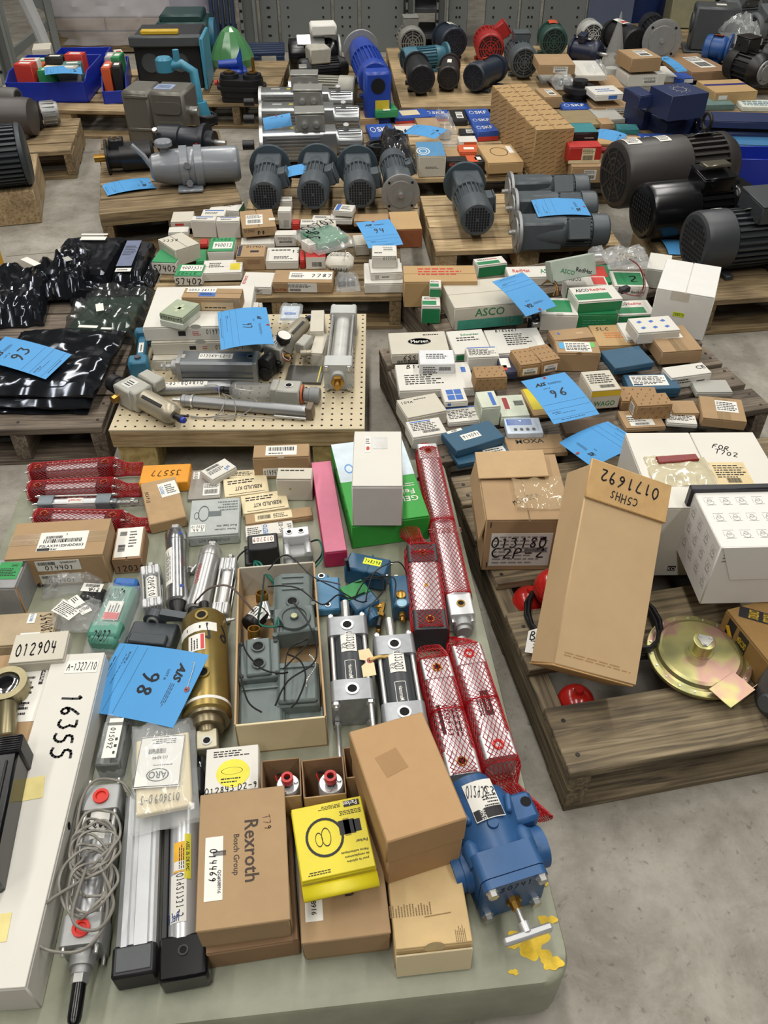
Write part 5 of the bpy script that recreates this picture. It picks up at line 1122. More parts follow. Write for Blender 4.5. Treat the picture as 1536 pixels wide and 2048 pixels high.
MB().box((-xm - .004, 0, zm*.78), (.004, ym*1.9, zm*.42), .001, Matrix.Rotation(.16, 3, 'Y')).build('side_flap', KRAFT2, oc)
o = bag(oc, xm*1.2, ym*.9, .008, 44, film('packing_tape_film', '#d8c09a', .28, .06, 1.0), z=zm + .003, x=xm*.35, y=-ym*.3, amp=.008, name='tape_film')
# long leaning kraft carton
zone(0, 0, 1536)
lk = tbox('long pale kraft carton leaning across the pallet', (1107, 1327), .27, (1273, 1372), .205, (1190, 930), .475, .085, M('#bda078', .75, nz=.06, ns=8, name='pale_tan_card'), 'plain', marks={'top': [('fine', .5, .06, .8, .025, 0, M('#a3814f', .7, nz=0, name='brown_specks'), 2)]}, name='long_carton')
upd(); bb = [c.data for c in lk.children if c.name.startswith('body')][0]; xm = max(v.co.x for v in bb.vertices); ym = max(v.co.y for v in bb.vertices); zm = max(v.co.z for v in bb.vertices)
put_marks(MB().box((0, ym - .028, zm + .003), (xm*2.06, .075, .006), .002).build('end_flap', M('#c19c68', .8, nz=.1, name='torn_tan_card'), lk), Face(lambda a, b, h: Vector((a - xm, ym - .065 + b, zm + .0062 + h)), xm*2, .075), [hw('0171692', .5, .65, .3, 180, None, .8), hw('C5HHS', .45, .25, .2, 180, None, .6)])
MB().box((-.004, -ym - .002, zm*.5), (xm*2 - .004, .003, zm), .001).build('end_panel', M('#b8935f', .75, nz=.06, name='tan_end'), lk)
# big white carton
zone(900, 840, 636)
bw = carton('largest white carton with peaked flaps and a document pouch', zF, (985, 424), (1660, 392), (882, 62), hp=330, mat=M('#d3cfc4', .55, nz=.03, ns=6, name='big_white_card'), style='rsc', marks={
 'top': [lab(.66, .42, .26, .3, [fin(.5, .6, .85, .6, 6), bar(.5, .2, .4, .2)], mat=M('#d3bf92', .6, name='manila_label')), hw('FOR', .68, .78, .06, -20), hw('T702', .70, .70, .06, -20)],
 'front': [lab(.26, .12, .06, .07, [txt('KO', .5, .5, .7, 0, PAPER)], mat=INK)], 'left': []})
upd(); bb = [c.data for c in bw.children if c.name.startswith('body')][0]; xm = max(v.co.x for v in bb.vertices); ym = max(v.co.y for v in bb.vertices); zm = max(v.co.z for v in bb.vertices)
q = bag(bw, xm*.9, ym*.75, .012, 51, film('document_pouch', '#d9cfae', .75, .12, 1.0), z=zm, x=-xm*.42, y=-ym*.1, amp=.008, name='document_pouch')
MB().box((-xm*.42, ym*.12, zm + .016), (xm*.62, .022, .006), .002, Matrix.Rotation(.1, 3, 'Z')).build('red_strip', M('#7a2420', .4, name='dark_red_strip'), bw)
# box with drawings on a wood crate
DR = M('#7d7d7c', .6, nz=0, name='thin_drawing')
def drawing(u, v, k=1.0): return [('ring', u, v, .07*k, .06*k, 0, DR, .1), ('ring', u, v + .03*k, .04*k, .05*k, 0, DR, .15), rct(u, v - .035*k, .09*k, .006, DR), rct(u, v + .07*k, .1*k, .004, DR), rct(u - .05*k, v + .02*k, .003, .06*k, DR)]
zone(940, 1160, 596)
mc = carton('yellow and black printed control crate under the white drawing box', zF, (1320, 150), (1530, 450), (1590, 60), H=.075, mat=M('#8a6a3a', .7, name='crate_kraft'), style='tuck', marks={
 'left': [lab(.45, .5, .8, .8, [txt('MERCOID', .5, .7, .3, 0, M('#c9a52a', .5, name='yellow_print'), .8), txt('CONTROLS', .5, .3, .3, 0, M('#c9a52a', .5, name='yellow_print'), .8)], mat=INK)],
 'top': [lab(.25, .4, .2, .6, [txt('MERCOID', .5, .7, .25, 0, M('#c9a52a', .5, name='yellow_print'), .8), txt('CONTROLS', .5, .35, .25, 0, M('#c9a52a', .5, name='yellow_print'), .8)], mat=INK, rot=-40)],
 'front': [lab(.2, .5, .16, .8, [('rect', .5, .5, .5, .5, 45, M('#d0aa22', .5, name='bright_yellow'))], mat=INK), lab(.45, .5, .2, .8, [txt('MERCOID', .5, .66, .26, 0, M('#c9a52a', .5, name='yellow_print')), txt('CONTROLS', .5, .3, .26, 0, M('#c9a52a', .5, name='yellow_print'))], mat=INK)]}, name='control_crate')
zone(900, 840, 636)
m_ = {'top': sum([drawing(.14 + .2*i + .02*j, .8 - .3*j, 1.3) for i in range(4) for j in range(3)], []), 'left': sum([drawing(.16 + .24*i, .78 - .25*j, 1.4) for i in range(4) for j in range(3)], []), 'front': [fin(.12, .82, .1, .16, 3, 0, DR)]}
wb = carton('white carton printed with line drawings and a black sleeve', mc['top'] + .001, (1308, 616), (1720, 604), (1182, 350), hp=275, mat=M('#dcd9d3', .55, nz=.02, name='bright_white_card'), style='plain', marks=m_)
upd(); bb = [c.data for c in wb.children if c.name.startswith('body')][0]; xm = max(v.co.x for v in bb.vertices); ym = max(v.co.y for v in bb.vertices); zm = max(v.co.z for v in bb.vertices)
MB().box((-.002, ym + .006, zm*.52), (xm*2 + .01, .016, zm*1.08), .002).build('black_sleeve', M('#1c1c22', .4, name='black_sleeve'), wb)
MB().prism([(-xm*.95, zm), (-xm*.5, zm*.45), (xm, zm*.45), (xm, zm)], (0, -ym - .0002, 0), X, Z, (0, -.0015, 0)).build('tuck_flap', M('#dcd9d3', .55, nz=.02, name='bright_white_card'), wb)
# zinc disc
def disc():
 zone(940, 1160, 596)
 r = .148; c = P((1180, 385), .155); t = thing('diaphragm_actuator', 'yellow zinc-plated round diaphragm actuator lying on the pallet', 'actuator', mat4=Matrix.Translation(c) @ Matrix.Rotation(.03, 4, 'X') @ Matrix.Rotation(-.35, 4, 'Z') @ Matrix.Scale(.66, 4))
 m = bpy.data.materials.new('iridescent_zinc'); m.use_nodes = True; nt = m.node_tree; b = nt.nodes['Principled BSDF']; b.inputs['Metallic'].default_value = .8; b.inputs['Roughness'].default_value = .36
 tc = nt.nodes.new('ShaderNodeTexCoord'); n = nt.nodes.new('ShaderNodeTexNoise'); n.inputs['Scale'].default_value = 9; n.inputs['Detail'].default_value = 2; nt.links.new(tc.outputs['Object'], n.inputs['Vector'])
 rp = nt.nodes.new('ShaderNodeValToRGB'); e = rp.color_ramp.elements; e[0].position = .3; e[0].color = (*lin('#8f9068'), 1); e[1].position = .72; e[1].color = (*lin('#b39a78'), 1); k = e.new(.5); k.color = (*lin('#b3ad74'), 1); k = e.new(.62); k.color = (*lin('#b08a80'), 1)
 nt.links.new(n.outputs['Fac'], rp.inputs[0]); nt.links.new(rp.outputs[0], b.inputs['Base Color'])
 MB().lathe((0, 0, -.02), Z, [(0, r*.8), (.004, r*.98), (.012, r), (.02, r), (.021, r*.985), (.021, r*.88), (.024, r*.84), (.034, r*.8), (.0385, r*.74), (.0405, r*.3), (.041, r*.2)], 72).build('dome', m, t, ang=20)
 MB().lathe((0, 0, .018), Z, [(0, .036), (.004, .034), (.004, .027), (.04, .027), (.042, .025)], 32).build('hub', m, t)
 MB().lathe((0, 0, .06), Z, [(0, .031), (.005, .031), (.006, .029)], 32).build('hub_flange', m, t)
 MB().prism([(.02*math.cos(a)*1.15, .02*math.sin(a)*1.15) for a in (0.3, 0.9, 2.4, 3.0, 4.5, 5.1)], (0, 0, .066), X, Y, (0, 0, .004)).build('cap_plate', STEEL, t)
 for k in range(3): MB().lathe((.017*math.cos(.6 + k*2.09), .017*math.sin(.6 + k*2.09), .07), Z, [(0, .005), (.004, .005)], 6).build('cap_screw', STEEL, t)
 for k in range(20): a = k*2*PI/20; MB().lathe((r*.93*math.cos(a), r*.93*math.sin(a), .001), Z, [(0, .0035), (.0025, .003)], 8).build('rim_screw', STEEL, t)
 MB().lathe((r*.8, r*.62, .0), (1, .35, .25), [(0, .008), (.05, .008), (.05, .006), (.056, .006)], 16).build('pipe_stub', m, t);
 q = MB().box((r*.62, -r*.75, .022), (.105, .075, .003), .0008, Matrix.Rotation(.95, 3, 'Z')); q.build('name_plate', m, t)
 q = MB().box((r*.92, -r*.66, -.004), (.003, .09, .05), .0008, Matrix.Rotation(-.62, 3, 'Z')); q.build('plate_foot', m, t)
disc()
# red floats, cables, tag
zone(940, 1160, 596)
RF = M('#a81a14', .22, nz=.05, coat=.5, name='glossy_red_float')
def flt(label, p, z, r):
 t = thing('red_float', label, 'float', P(p, z), 0, 'red floats inside the pallet'); MB().lathe((0, 0, -r), Z, [(0, r*.05)] + [(r - r*math.cos(a), r*math.sin(a)) for a in [PI*k/14 for k in range(1, 14)]] + [(2*r, r*.05)], 28).build('ball', RF, t, ang=60)
 MB().lathe((0, 0, r*.98), (0, 0, 1), [(0, .01), (.008, .008)], 12).build('boss', RF, t)
flt('red float ball in the gap behind the nailed plank', (305, 118), .1, .038); flt('red float ball half behind the leaning kraft carton', (430, 40), .172, .041); flt('red float ball under the low end of the leaning carton', (545, 632), .09, .036)
def coil(label, c, r, n, z, squash=1.0, name='cable_coil', thick=.0045):
 t = thing(name, label, 'cable', P(c, z), 0); pts = []
 for k in range(n*14): a = k*2*PI/14; pts.append(((r + .004*math.sin(k*.7))*math.cos(a), (r*squash)*math.sin(a), .006*(k/14) + .004*math.sin(k*.5)))
 MB().tube(pts, thick, 6).build('cable', BLK, t, ang=60); return t
coil('black cable coil left of the leaning kraft carton', (420, 190), .05, 3, .135, 1.5); coil('black cable coil right of the leaning kraft carton', (840, 250), .045, 5, .135, 1.7)
t, L = axis_thing('paper_tag', 'white paper tag wired to the cable coil by the red float', 'tag', (335, 380), (345, 250), .14, .155)
MB().prism([(0, -.015), (L*.85, -.02), (L, 0), (L*.85, .016), (0, .02)], (0, 0, 0), X, Y, (0, 0, .0008)).build('card', PAPER, t); put_marks(t, Face(lambda a, b, h: Vector((a, b - .015, .0008 + h)), L*.85, .03), [hw('B2', .8, .5, .4, -90), fin(.4, .5, .5, .7, 3, 90)])
t = thing('grey_housing', 'dark grey casting cut off at the right frame edge', 'casting', P((1612, 640), .131), .5)
MB().lathe((0, 0, 0), Z, [(0, .05), (.03, .055), (.07, .05), (.09, .03), (.11, .028)], 28).build('body', M('#565758', .4, .4, name='dark_casting'), t); MB().lathe((-.045, 0, .04), (-1, 0, .2), [(0, .018), (.02, .016), (.02, .012)], 16).build('spout', DGREY, t)
wire(t, [(-.05, -.01, .02), (-.065, -.03, .008), (-.04, -.05, .005)], .002, STEEL)
# ================================================================== lot 96 and the valve boxes
zone(780, 480, 700)
z6 = .1305
EP = M('#9a7a54', .75, nz=.06, name='printed_kraft'); DKB = M('#2a526b', .5, nz=.05, name='petrol_blue_card'); PGR = M('#c3c9b6', .6, name='pale_green_card')
AG = M('#1f7a4a', .5, nz=.05, name='valve_green_print'); AR = M('#c0392f', .5, nz=0, name='red_print')
BLUP = M('#3a66b0', .5, nz=0, name='blue_bar_print')
EAT = [rct(.5, .93, .9, .08, BLUP), fin(.5, .5, .85, .6, 6)]
ARROW = [('rect', .15 + .23*i + .1*(j % 2), .2 + .3*j, .07, .05, 60, M('#6b4f30', .7, nz=0, name='arrow_print')) for i in range(4) for j in range(3)]
def asco(front=True): return {'top': [txt('ASCO', .25, .75, .2, 0, INK, .3), txt('RedHat', .6, .75, .16, 0, AR, .35), rct(.4, .3, .75, .4, AG)], 'front': [rct(.5, .42, .96, .8, AG)] if front else []}
B = []
def c6(label, fl, fr, bk, hp=None, mat=WHITE, z=z6, **k): t = carton(label, z, fl, fr, bk, hp=hp, mat=mat, **k); B.append(t); return t
# valve boxes at the back
c6('kraft carton with red print at the end of the valve boxes', (62, 184), (380, 158), (108, 112), 112, TAN, style='rsc', marks={'top': [fin(.5, .62, .6, .5, 3, 0, AR)]})
a2 = c6('green and white valve carton wedged low beside the big white one', (140, 288), (222, 284), (150, 246), 78, marks=asco())
c6('green and white valve carton on top of the wedged one', (174, 208), (226, 205), (182, 174), 42, z=a2['top'], marks=asco())
c6('big white carton with green brand lettering and wave print', (284, 300), (597, 274), (222, 186), 98, OFFW, style='rsc', marks={'front': [txt('ASCO', .5, .72, .34, 0, AG, .5), rct(.52, .22, .93, .42, M('#4b9a84', .5, name='sea_green_print')), ('rect', .75, .3, .02, .3, 20, OFFW), ('rect', .8, .32, .02, .34, 10, OFFW), ('rect', .85, .33, .02, .36, 0, OFFW)]})
c6('small green valve carton at the far left of the valve boxes', (388, 114), (516, 98), (364, 84), 52, marks=asco())
c6('long white valve carton behind the upright blue tag', (524, 165), (775, 152), (516, 118), 40, marks={'top': [txt('ASCO', .72, .5, .4, 0, AG, .3), txt('RedHat', .25, .6, .3, 0, AR, .3)]})
c6('red topped green carton under the bag of fittings', (880, 185), (992, 178), (872, 108), 50, AG, marks={'top': [rct(.4, .6, .7, .6, AR)]})
c6('white carton with green lid print right of the red topped one', (986, 202), (1132, 192), (990, 136), 62, marks={'top': [rct(.5, .5, .8, .8, AG), hw('2', .6, .5, .4, 0, INK)], 'front': [txt('RedHat', .7, .6, .2, 0, INK)]})
a12 = c6('valve carton with red corner behind the green fronted one', (776, 200), (956, 186), (788, 160), 75, marks={'top': [txt('ASCO', .25, .7, .35, 0, INK, .3), rct(.8, .5, .3, .8, AR)], 'front': [rct(.5, .45, .95, .8, AG)]})
a15 = c6('dark green carton under the striped valve carton', (826, 326), (996, 314), (815, 270), 66, AG, marks={'front': [fin(.5, .4, .7, .5, 3, 0, M('#4f9a74', .5, nz=0, name='pale_green_print'))]})
c6('green fronted valve carton stacked in the middle', (826, 272), (1016, 246), (806, 208), 50, z=a15['top'], marks=asco())
c6('white carton with half-moon thumb cut', (664, 326), (826, 320), (668, 252), 72, marks={'top': [rct(.5, .5, .7, .7, AG), ('disc', .5, .03, .2, .1, 0, GREYC)]})
c6('flat green and white carton beside the red leads', (1002, 330), (1156, 302), (1008, 266), 34, marks=asco())
c6('grey and white carton behind the tall peaked one', (1126, 122), (1226, 142), (1130, 52), 84, GREYC, lidmat=WHITE)
tw = c6('tall white carton with peaked flaps at the pallet corner', (1172, 210), (1430, 244), (1234, 84), 190, M('#d9d7d2', .55, nz=.02, name='clean_white_card'), style='rsc', marks={'front': [lab(.47, .5, .2, .1, [hw('748374', .5, .5, .6)], mat=M('#c9d83a', .5, name='lime_label')), ('lab', .42, .9, .32, .2, 0, film('pale_tape', '#cfc4b4', .6, .2), [])]})
# leaning valve carton
tbox('grey-green valve carton leaning on the others', (716, 190), .225, (908, 152), .235, (795, 78), .29, .05, M('#a9b3a6', .55, name='grey_green_card'), 'tuck', marks={'top': [txt('ASCO', .35, .4, .2, -20, AG, .4), txt('RedHat', .72, .3, .2, -20, INK, .4)]})
t = thing('solenoid_valve', 'small black solenoid between the big white carton and the blue tag', 'valve', P((630, 382), z6), .3)
MB().lathe((0, 0, 0), Z, [(0, .02), (.035, .02), (.037, .012), (.05, .012)], 20).build('coil', BLK, t); MB().box((0, 0, .018), (.03, .05, .02), .003).build('body', STEEL, t)
t, W, D = bag_thing('clear bag of small fittings on top of the valve boxes', (960, 130), (1150, 128), (930, 60), z6 + .085, .035, 61, CLEAR, amp=.02)
rg = random.Random(9)
for k in range(16): MB().lathe((rg.uniform(-.03, .03), rg.uniform(-.02, .02), .006 + rg.uniform(0, .02)), (rg.uniform(-1, 1), rg.uniform(-1, 1), .4), [(0, .003), (.012, .003)], 6).build('fitting', BRASS if k % 2 else STEEL, t)
t, W, D = bag_thing('small clear bag beside the bag of fittings', (895, 95), (955, 92), (895, 55), z6 + .07, .025, 63, CLEAR, amp=.012)
MB().lathe((0, 0, .004), X, [(-.012, .006), (.012, .006)], 12).build('ferrule', STEEL, t)
t = thing('lead_wires', 'red and black solenoid leads looped over the valve boxes', 'wire', P((1040, 250), z6 + .075), 0)
for k, cc in enumerate((M('#7a1c1c', .45, nz=0, name='dark_red_wire'), WIRE, M('#7a1c1c', .45, nz=0, name='dark_red_wire'))): wire(t, [(-.02, -.01, .02), (.02 + .01*k, -.02, .015), (.05, .02, .03 + .01*k), (.045, .08 + .01*k, .06), (.02, .12, .07)], .0013, cc)
MB().box((-.01, .01, .02), (.035, .022, .018), .003, Matrix.Rotation(.5, 3, 'Z')).build('connector', BLK, t)
t = thing('lead_wires', 'yellow-brown leads and terminals behind the blue tag', 'wire', P((700, 215), z6 + .07), 0)
for k in range(5): wire(t, [(-.02, .03, .0), (0, .01 + .004*k, .02), (.015, -.02, .015 + .004*k), (.005 + .005*k, -.045, .0)], .0015, (BRASS, WIRE, M('#8a5a3a', .5, nz=0, name='tan_wire'))[k % 3])
lot_tag('blue tag standing among the green valve boxes', (596, 336), .225, (730, 290), .2, (528, 158), .27, '95' if False else '')
# lot 96 cartons
s1 = c6('long white carton with a red oval badge', (5, 502), (262, 482), (8, 408), 44, OFFW, marks={'top': [('disc', .52, .55, .4, .3, 0, INK), ('disc', .52, .55, .36, .24, 0, AR), txt('Mersen', .52, .55, .14, 0, PAPER, .3), fin(.75, .85, .3, .1, 1)], 'front': [hw('6557', .35, .6, .5), bar(.3, .2, .4, .3)]})
s2 = c6('white carton with pencilled notes and green edge', (284, 502), (452, 494), (236, 402), 34, WHITE, marks={'top': [fin(.5, .62, .6, .2, 2), txt('Schneider', .6, .8, .09, 0, AG, .5)], 'front': [rct(.2, .5, .3, .7, AG)]})
s3 = c6('flat white carton with a printed sheet and handwriting along its edge', (452, 500), (696, 482), (416, 396), 24, WHITE, marks={'top': [hw('B163667', .4, .93, .1, 0, None, .4), fin(.55, .55, .45, .5, 6), rct(.9, .4, .1, .5, PAPER)]})
s5 = c6('wide flat white carton under the crumpled white parcel', (40, 662), (378, 650), (15, 548), 38, WHITE, marks={'top': [hw('B16', .25, .9, .14), fin(.35, .4, .5, .4, 5), rct(.9, .7, .06, .2, BLUP)]})
c6('white parcel wrapped in crumpled printed paper', (130, 545), (286, 538), (136, 482), 52, M('#d4d5d6', .5, nz=.06, ns=20, bump=.3, name='crumpled_paper'), z=s1['top'] - .012, style='plain', marks={'top': [fin(.5, .55, .6, .4, 3)], 'front': [fin(.3, .5, .4, .6, 4), bar(.72, .6, .35, .3)]}, name='wrapped_parcel', cat='parcel')
c6('white breaker carton with blue stripe behind the brown cube', (342, 516), (482, 510), (328, 472), 60, z=s2['top'] - .02, marks={'top': EAT})
c6('brown printed cube carton left of the taped pair', (376, 606), (516, 598), (362, 556), 60, EP, z=s5['top'] - .0, marks={'top': ARROW, 'front': ARROW})
c6('left one of two taped brown contactor cartons', (572, 550), (664, 536), (530, 482), 54, EP, z=z6 + .03, marks={'top': ARROW, 'front': [lab(.5, .4, .7, .5, [txt('EATON', .5, .75, .2, 0, BLUP), bar(.5, .3, .8, .4)])]})
c6('right one of two taped brown contactor cartons', (668, 535), (752, 520), (606, 470), 56, EP, z=z6 + .03, marks={'top': ARROW, 'front': [lab(.5, .4, .7, .5, [txt('EATON', .5, .75, .2, 0, BLUP), bar(.5, .3, .8, .4)])]})
c6('small navy carton wedged left of the taped pair', (490, 582), (556, 572), (482, 512), 30, M('#2a2f4a', .5, name='navy_card'), z=z6 + .02, marks={'top': [rct(.4, .6, .6, .6, PAPER), rct(.3, .3, .3, .3, AR)]})
c6('wide kraft carton behind the tucked one', (722, 442), (905, 432), (680, 398), 40, KRAFT, marks={'top': [('disc', .2, .6, .06, .2, 0, BLUP), rct(.7, .5, .2, .2, KRAFT2)]})
c6('kraft tuck carton with blue and green tabs on its label', (734, 494), (926, 492), (732, 442), 82, KRAFT, marks={'top': [lab(.5, .5, .6, .8, [fin(.5, .5, .9, .8, 5)]), rct(.14, .6, .12, .5, M('#4fa0d0', .5, nz=0, name='sky_tab')), rct(.85, .7, .1, .4, M('#5fb85a', .5, nz=0, name='green_tab'))], 'front': [('disc', .5, .98, .14, .12, 0, KRAFT3)]})
c6('kraft carton with orange stamp behind the blue lid', (916, 466), (1078, 446), (896, 374), 30, TAN, marks={'top': [hw('SLC', .3, .8, .14), fin(.6, .5, .6, .3, 3, 0, M('#c06a2a', .6, nz=0, name='orange_stamp'))]})
c6('white carton showing behind the tapered kraft one', (1040, 440), (1110, 425), (1015, 362), 40, WHITE)
s14 = c6('white carton with small blue logos behind the large taped kraft one', (1090, 408), (1262, 376), (1076, 342), 52, WHITE, z=z6 + .05, marks={'top': [('rect', .2 + .28*i, .3 + .4*j, .1, .12, 30, BLUP) for i in range(3) for j in range(2)]})
c6('large taped kraft carton with a white address label', (1196, 492), (1374, 478), (1118, 384), 58, KRAFT, z=z6 + .02, style='rsc', tape=True, marks={'top': [lab(.5, .72, .5, .44, LBL)]})
s13 = c6('plain petrol blue lidded carton behind the labelled blue one', (988, 562), (1162, 536), (922, 486), 34, DKB, z=z6 + .03, style='lid', lidh=.016)
c6('petrol blue carton with a white printed label', (1052, 655), (1276, 645), (1030, 590), 42, DKB, style='lid', lidh=.02, marks={'top': [lab(.45, .55, .7, .7, [fin(.5, .5, .9, .8, 6), rct(.15, .1, .25, .12, DKB)])]})
c6('white certified carton at the right behind the blue label', (1236, 606), (1416, 582), (1192, 560), 52, WHITE, marks={'top': [txt('CE', .85, .6, .3, 0, INK)], 'front': [fin(.3, .6, .4, .4, 2), rct(.75, .4, .2, .2, INK)]})
c6('low grey-white carton at the right edge of the pallet', (1346, 668), (1502, 658), (1334, 614), 22, GREYC)
c6('kraft carton smeared with torn clear tape at the right corner', (1372, 778), (1570, 800), (1350, 682), 40, KRAFT, style='rsc', tape=True, marks={'top': [lab(.6, .6, .5, .5, [fin(.5, .5, .9, .8, 5)])]})
s24 = c6('flat kraft carton under the right brown cubes', (1036, 826), (1212, 815), (1000, 750), 20, KRAFT, marks={'top': [lab(.45, .4, .6, .6, [fin(.4, .6, .8, .5, 3), bar(.5, .15, .6, .2)])]})
c6('brown printed cube carton standing foremost by the blue tags', (1086, 730), (1242, 716), (1062, 678), 66, EP, z=s24['top'] - .004, marks={'top': ARROW, 'front': ARROW, 'left': [lab(.5, .5, .5, .6, [fin(.5, .5, .8, .8, 4)])]})
c6('brown printed carton behind the foremost cube', (1018, 706), (1180, 690), (1032, 642), 44, EP, marks={'top': ARROW})
c6('small white labelled carton right of the foremost cube', (1216, 800), (1348, 796), (1224, 742), 18, WHITE, marks={'top': EAT})
c6('kraft carton half hidden behind the foremost cube', (1244, 760), (1358, 752), (1232, 704), 28, KRAFT)
c6('tall white carton with yellow band and green lettering', (886, 664), (1016, 650), (842, 578), 82, OFFW, z=z6 + .01, marks={'top': [fin(.5, .6, .8, .5, 5), bar(.6, .2, .5, .15)], 'front': [rct(.5, .82, .98, .28, M('#d8b52c', .5, nz=0, name='gold_band')), txt('WAGO', .5, .3, .26, 0, AG, .7)]})
s27 = c6('plain white carton at the near left corner of lot 96', (76, 782), (246, 738), (42, 700), 58, OFFW, marks={'top': [hw('104A', .2, .78, .12), fin(.6, .85, .4, .08, 1)]})
c6('white breaker carton in front of the near left one', (100, 868), (246, 832), (86, 796), 52, WHITE, marks={'top': [fin(.45, .6, .7, .5, 5), bar(.6, .25, .5, .16), rct(.4, .9, .6, .06, BLUP)]})
c6('small white carton printed with a blue window sign', (240, 712), (343, 702), (225, 652), 24, WHITE, z=z6 + .02, marks={'top': [rct(.34, .7, .3, .34, BLUP), rct(.68, .7, .3, .34, BLUP), rct(.34, .3, .3, .34, BLUP), rct(.68, .3, .3, .34, BLUP)], 'front': [rct(.2, .5, .14, .5, BLUP)]})
c6('white breaker carton between window sign and blue corner box', (256, 802), (403, 778), (247, 736), 20, WHITE, marks={'top': EAT})
c6('crushed greenish white carton', (402, 736), (486, 722), (384, 666), 86, PGR, marks={'top': [rct(.7, .5, .2, .8, BLUP)], 'left': []})
c6('pale green carton with a red and grey label', (490, 776), (613, 760), (472, 683), 46, PGR, marks={'top': [lab(.3, .6, .22, .6, [rct(.5, .5, .8, .9, M('#8a2f2a', .5, nz=0, name='maroon_print'))]), bar(.75, .6, .3, .25, 90)]})
c6('yellow and kraft carton under the first blue tag', (628, 772), (880, 742), (582, 655), 16, TAN, marks={'top': [rct(.2, .6, .3, .8, M('#d9c62c', .5, nz=0, name='lemon_print')), rct(.9, .7, .1, .6, BLUP)]})
s0 = c6('lower petrol blue carton at the near corner', (300, 985), (522, 925), (275, 905), 24, DKB, style='lid', lidh=.012, marks={'top': [lab(.75, .3, .4, .4, [fin(.5, .5, .8, .8, 3)])]})
c6('upper petrol blue carton with a small white sticker at the near corner', (292, 926), (502, 858), (232, 846), 36, DKB, z=s0['top'], style='lid', lidh=.02, marks={'top': [lab(.45, .5, .36, .3, [hw('914091', .5, .5, .5)]), lab(.25, .93, .3, .12, [txt('KEP', .5, .5, .7)])]})
s36 = c6('kraft network switch carton lying flat with bold dark lettering', (526, 946), (782, 930), (500, 862), 16, KRAFT, marks={'top': [txt('MOXA', .42, .68, .22, 0, M('#2c332c', .6, nz=0, name='dark_green_print'), .55), rct(.62, .25, .6, .02, KRAFT3)]})
bl = c6('clear blister pack with a blue and white fuse carton', (516, 850), (672, 838), (512, 782), 22, M('#c9d4e0', .4, name='fuse_card'), z=s36['top'], name='blister_pack', cat='package', style='plain', marks={'top': [rct(.4, .72, .7, .4, BLUP)] + [('disc', .25 + .17*i, .25, .1, .2, 0, INK) for i in range(4)]})
bag(bl, .09, .06, .03, 71, CLEAR, amp=.004, name='blister')
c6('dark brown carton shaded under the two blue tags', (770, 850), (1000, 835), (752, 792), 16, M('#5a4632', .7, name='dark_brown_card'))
lot_tag('blue lot 96 tag lying over the small cartons', (575, 620), z6 + .1, (766, 580), z6 + .115, (722, 808), z6 + .09, '96')
lot_tag('blank-faced blue tag overlapping the large white carton', (892, 1000), z6 + .09, (742, 890), z6 + .06, (1185, 935), z6 + .14, '', hole=True)
# ================================================================== lot 94
zone(280, 360, 580)
z4 = .1255
def c4(label, fl, fr, bk, hp=None, mat=WHITE, z=z4, **k): return carton(label, z, fl, fr, bk, hp=hp, mat=mat, **k)
GRC = M('#2f8a55', .5, nz=.04, name='mid_green_card'); LGRN = M('#c8ccc0', .55, name='greenish_white_card'); RC = M('#b02a24', .5, name='red_card')
FN = {'top': [fin(.5, .6, .7, .4, 3)]}
c4('white carton with a small red sticker at the far left', (160, 222), (276, 218), (176, 168), 40, OFFW, marks={'front': [rct(.4, .6, .4, .3, AR)]})
c4('white carton with green end at the back left', (364, 156), (516, 172), (378, 108), 42, WHITE, marks={'top': [fin(.4, .6, .7, .4, 3)], 'right': [rct(.5, .5, .9, .9, GRC)]})
c4('white blue-lined carton behind the front white pair', (320, 190), (446, 192), (330, 155), 26, marks={'top': [rct(.5, .8, .8, .12, BLUP), fin(.5, .4, .7, .3, 2)]}, z=z4 + .03)
c4('left of two matching white cube cartons', (267, 213), (397, 216), (276, 190), 92, marks={'top': [rct(.5, .8, .7, .14, BLUP), fin(.5, .4, .6, .3, 2)]}, group='white cube cartons of lot 94')
c4('right of two matching white cube cartons', (401, 219), (526, 216), (408, 196), 92, marks={'top': [rct(.5, .8, .7, .14, BLUP), fin(.5, .4, .6, .3, 2)]}, group='white cube cartons of lot 94')
c4('kraft carton with white label and two up arrows', (541, 258), (722, 243), (526, 166), 48, KRAFT, z=z4 + .03, style='rsc', marks={'top': [lab(.4, .45, .5, .55, LBL, rot=-4), lab(.92, .4, .18, .12, [])], 'front': [hw('013462', .2, .7, .3, 0, None, .3), txt('^ ^', .55, .5, .3), rct(.46, .4, .04, .4, INK), rct(.6, .4, .04, .4, INK)]})
c4('narrow white upright carton at the back', (737, 112), (805, 110), (742, 88), 45, marks=FN, z=z4 + .02)
c4('narrow white upright carton with a grey label', (728, 165), (798, 165), (735, 140), 95, marks={'front': [rct(.6, .3, .4, .4, GREYC)]})
c4('white carton with a crossed grey label in front of the narrow one', (712, 292), (828, 290), (718, 266), 62, marks={'front': [lab(.5, .55, .8, .6, LBL)]})
c4('small white carton end behind the open tilted one', (147, 278), (255, 274), (152, 250), 30)
g0 = c4('green lidded carton with big numbers under the open tilted carton', (58, 432), (186, 441), (95, 366), 65, WHITE, lidmat=GRC, marks={'front': [hw('57402', .5, .5, .5, 0, None, .9)]})
c4('open white carton tilted on the green ones', (184, 374), (306, 328), (108, 310), 86, OFFW, z=g0['top'] - .03, style='rsc', marks={'top': [hw('7332', .3, .7, .14, -30)]})
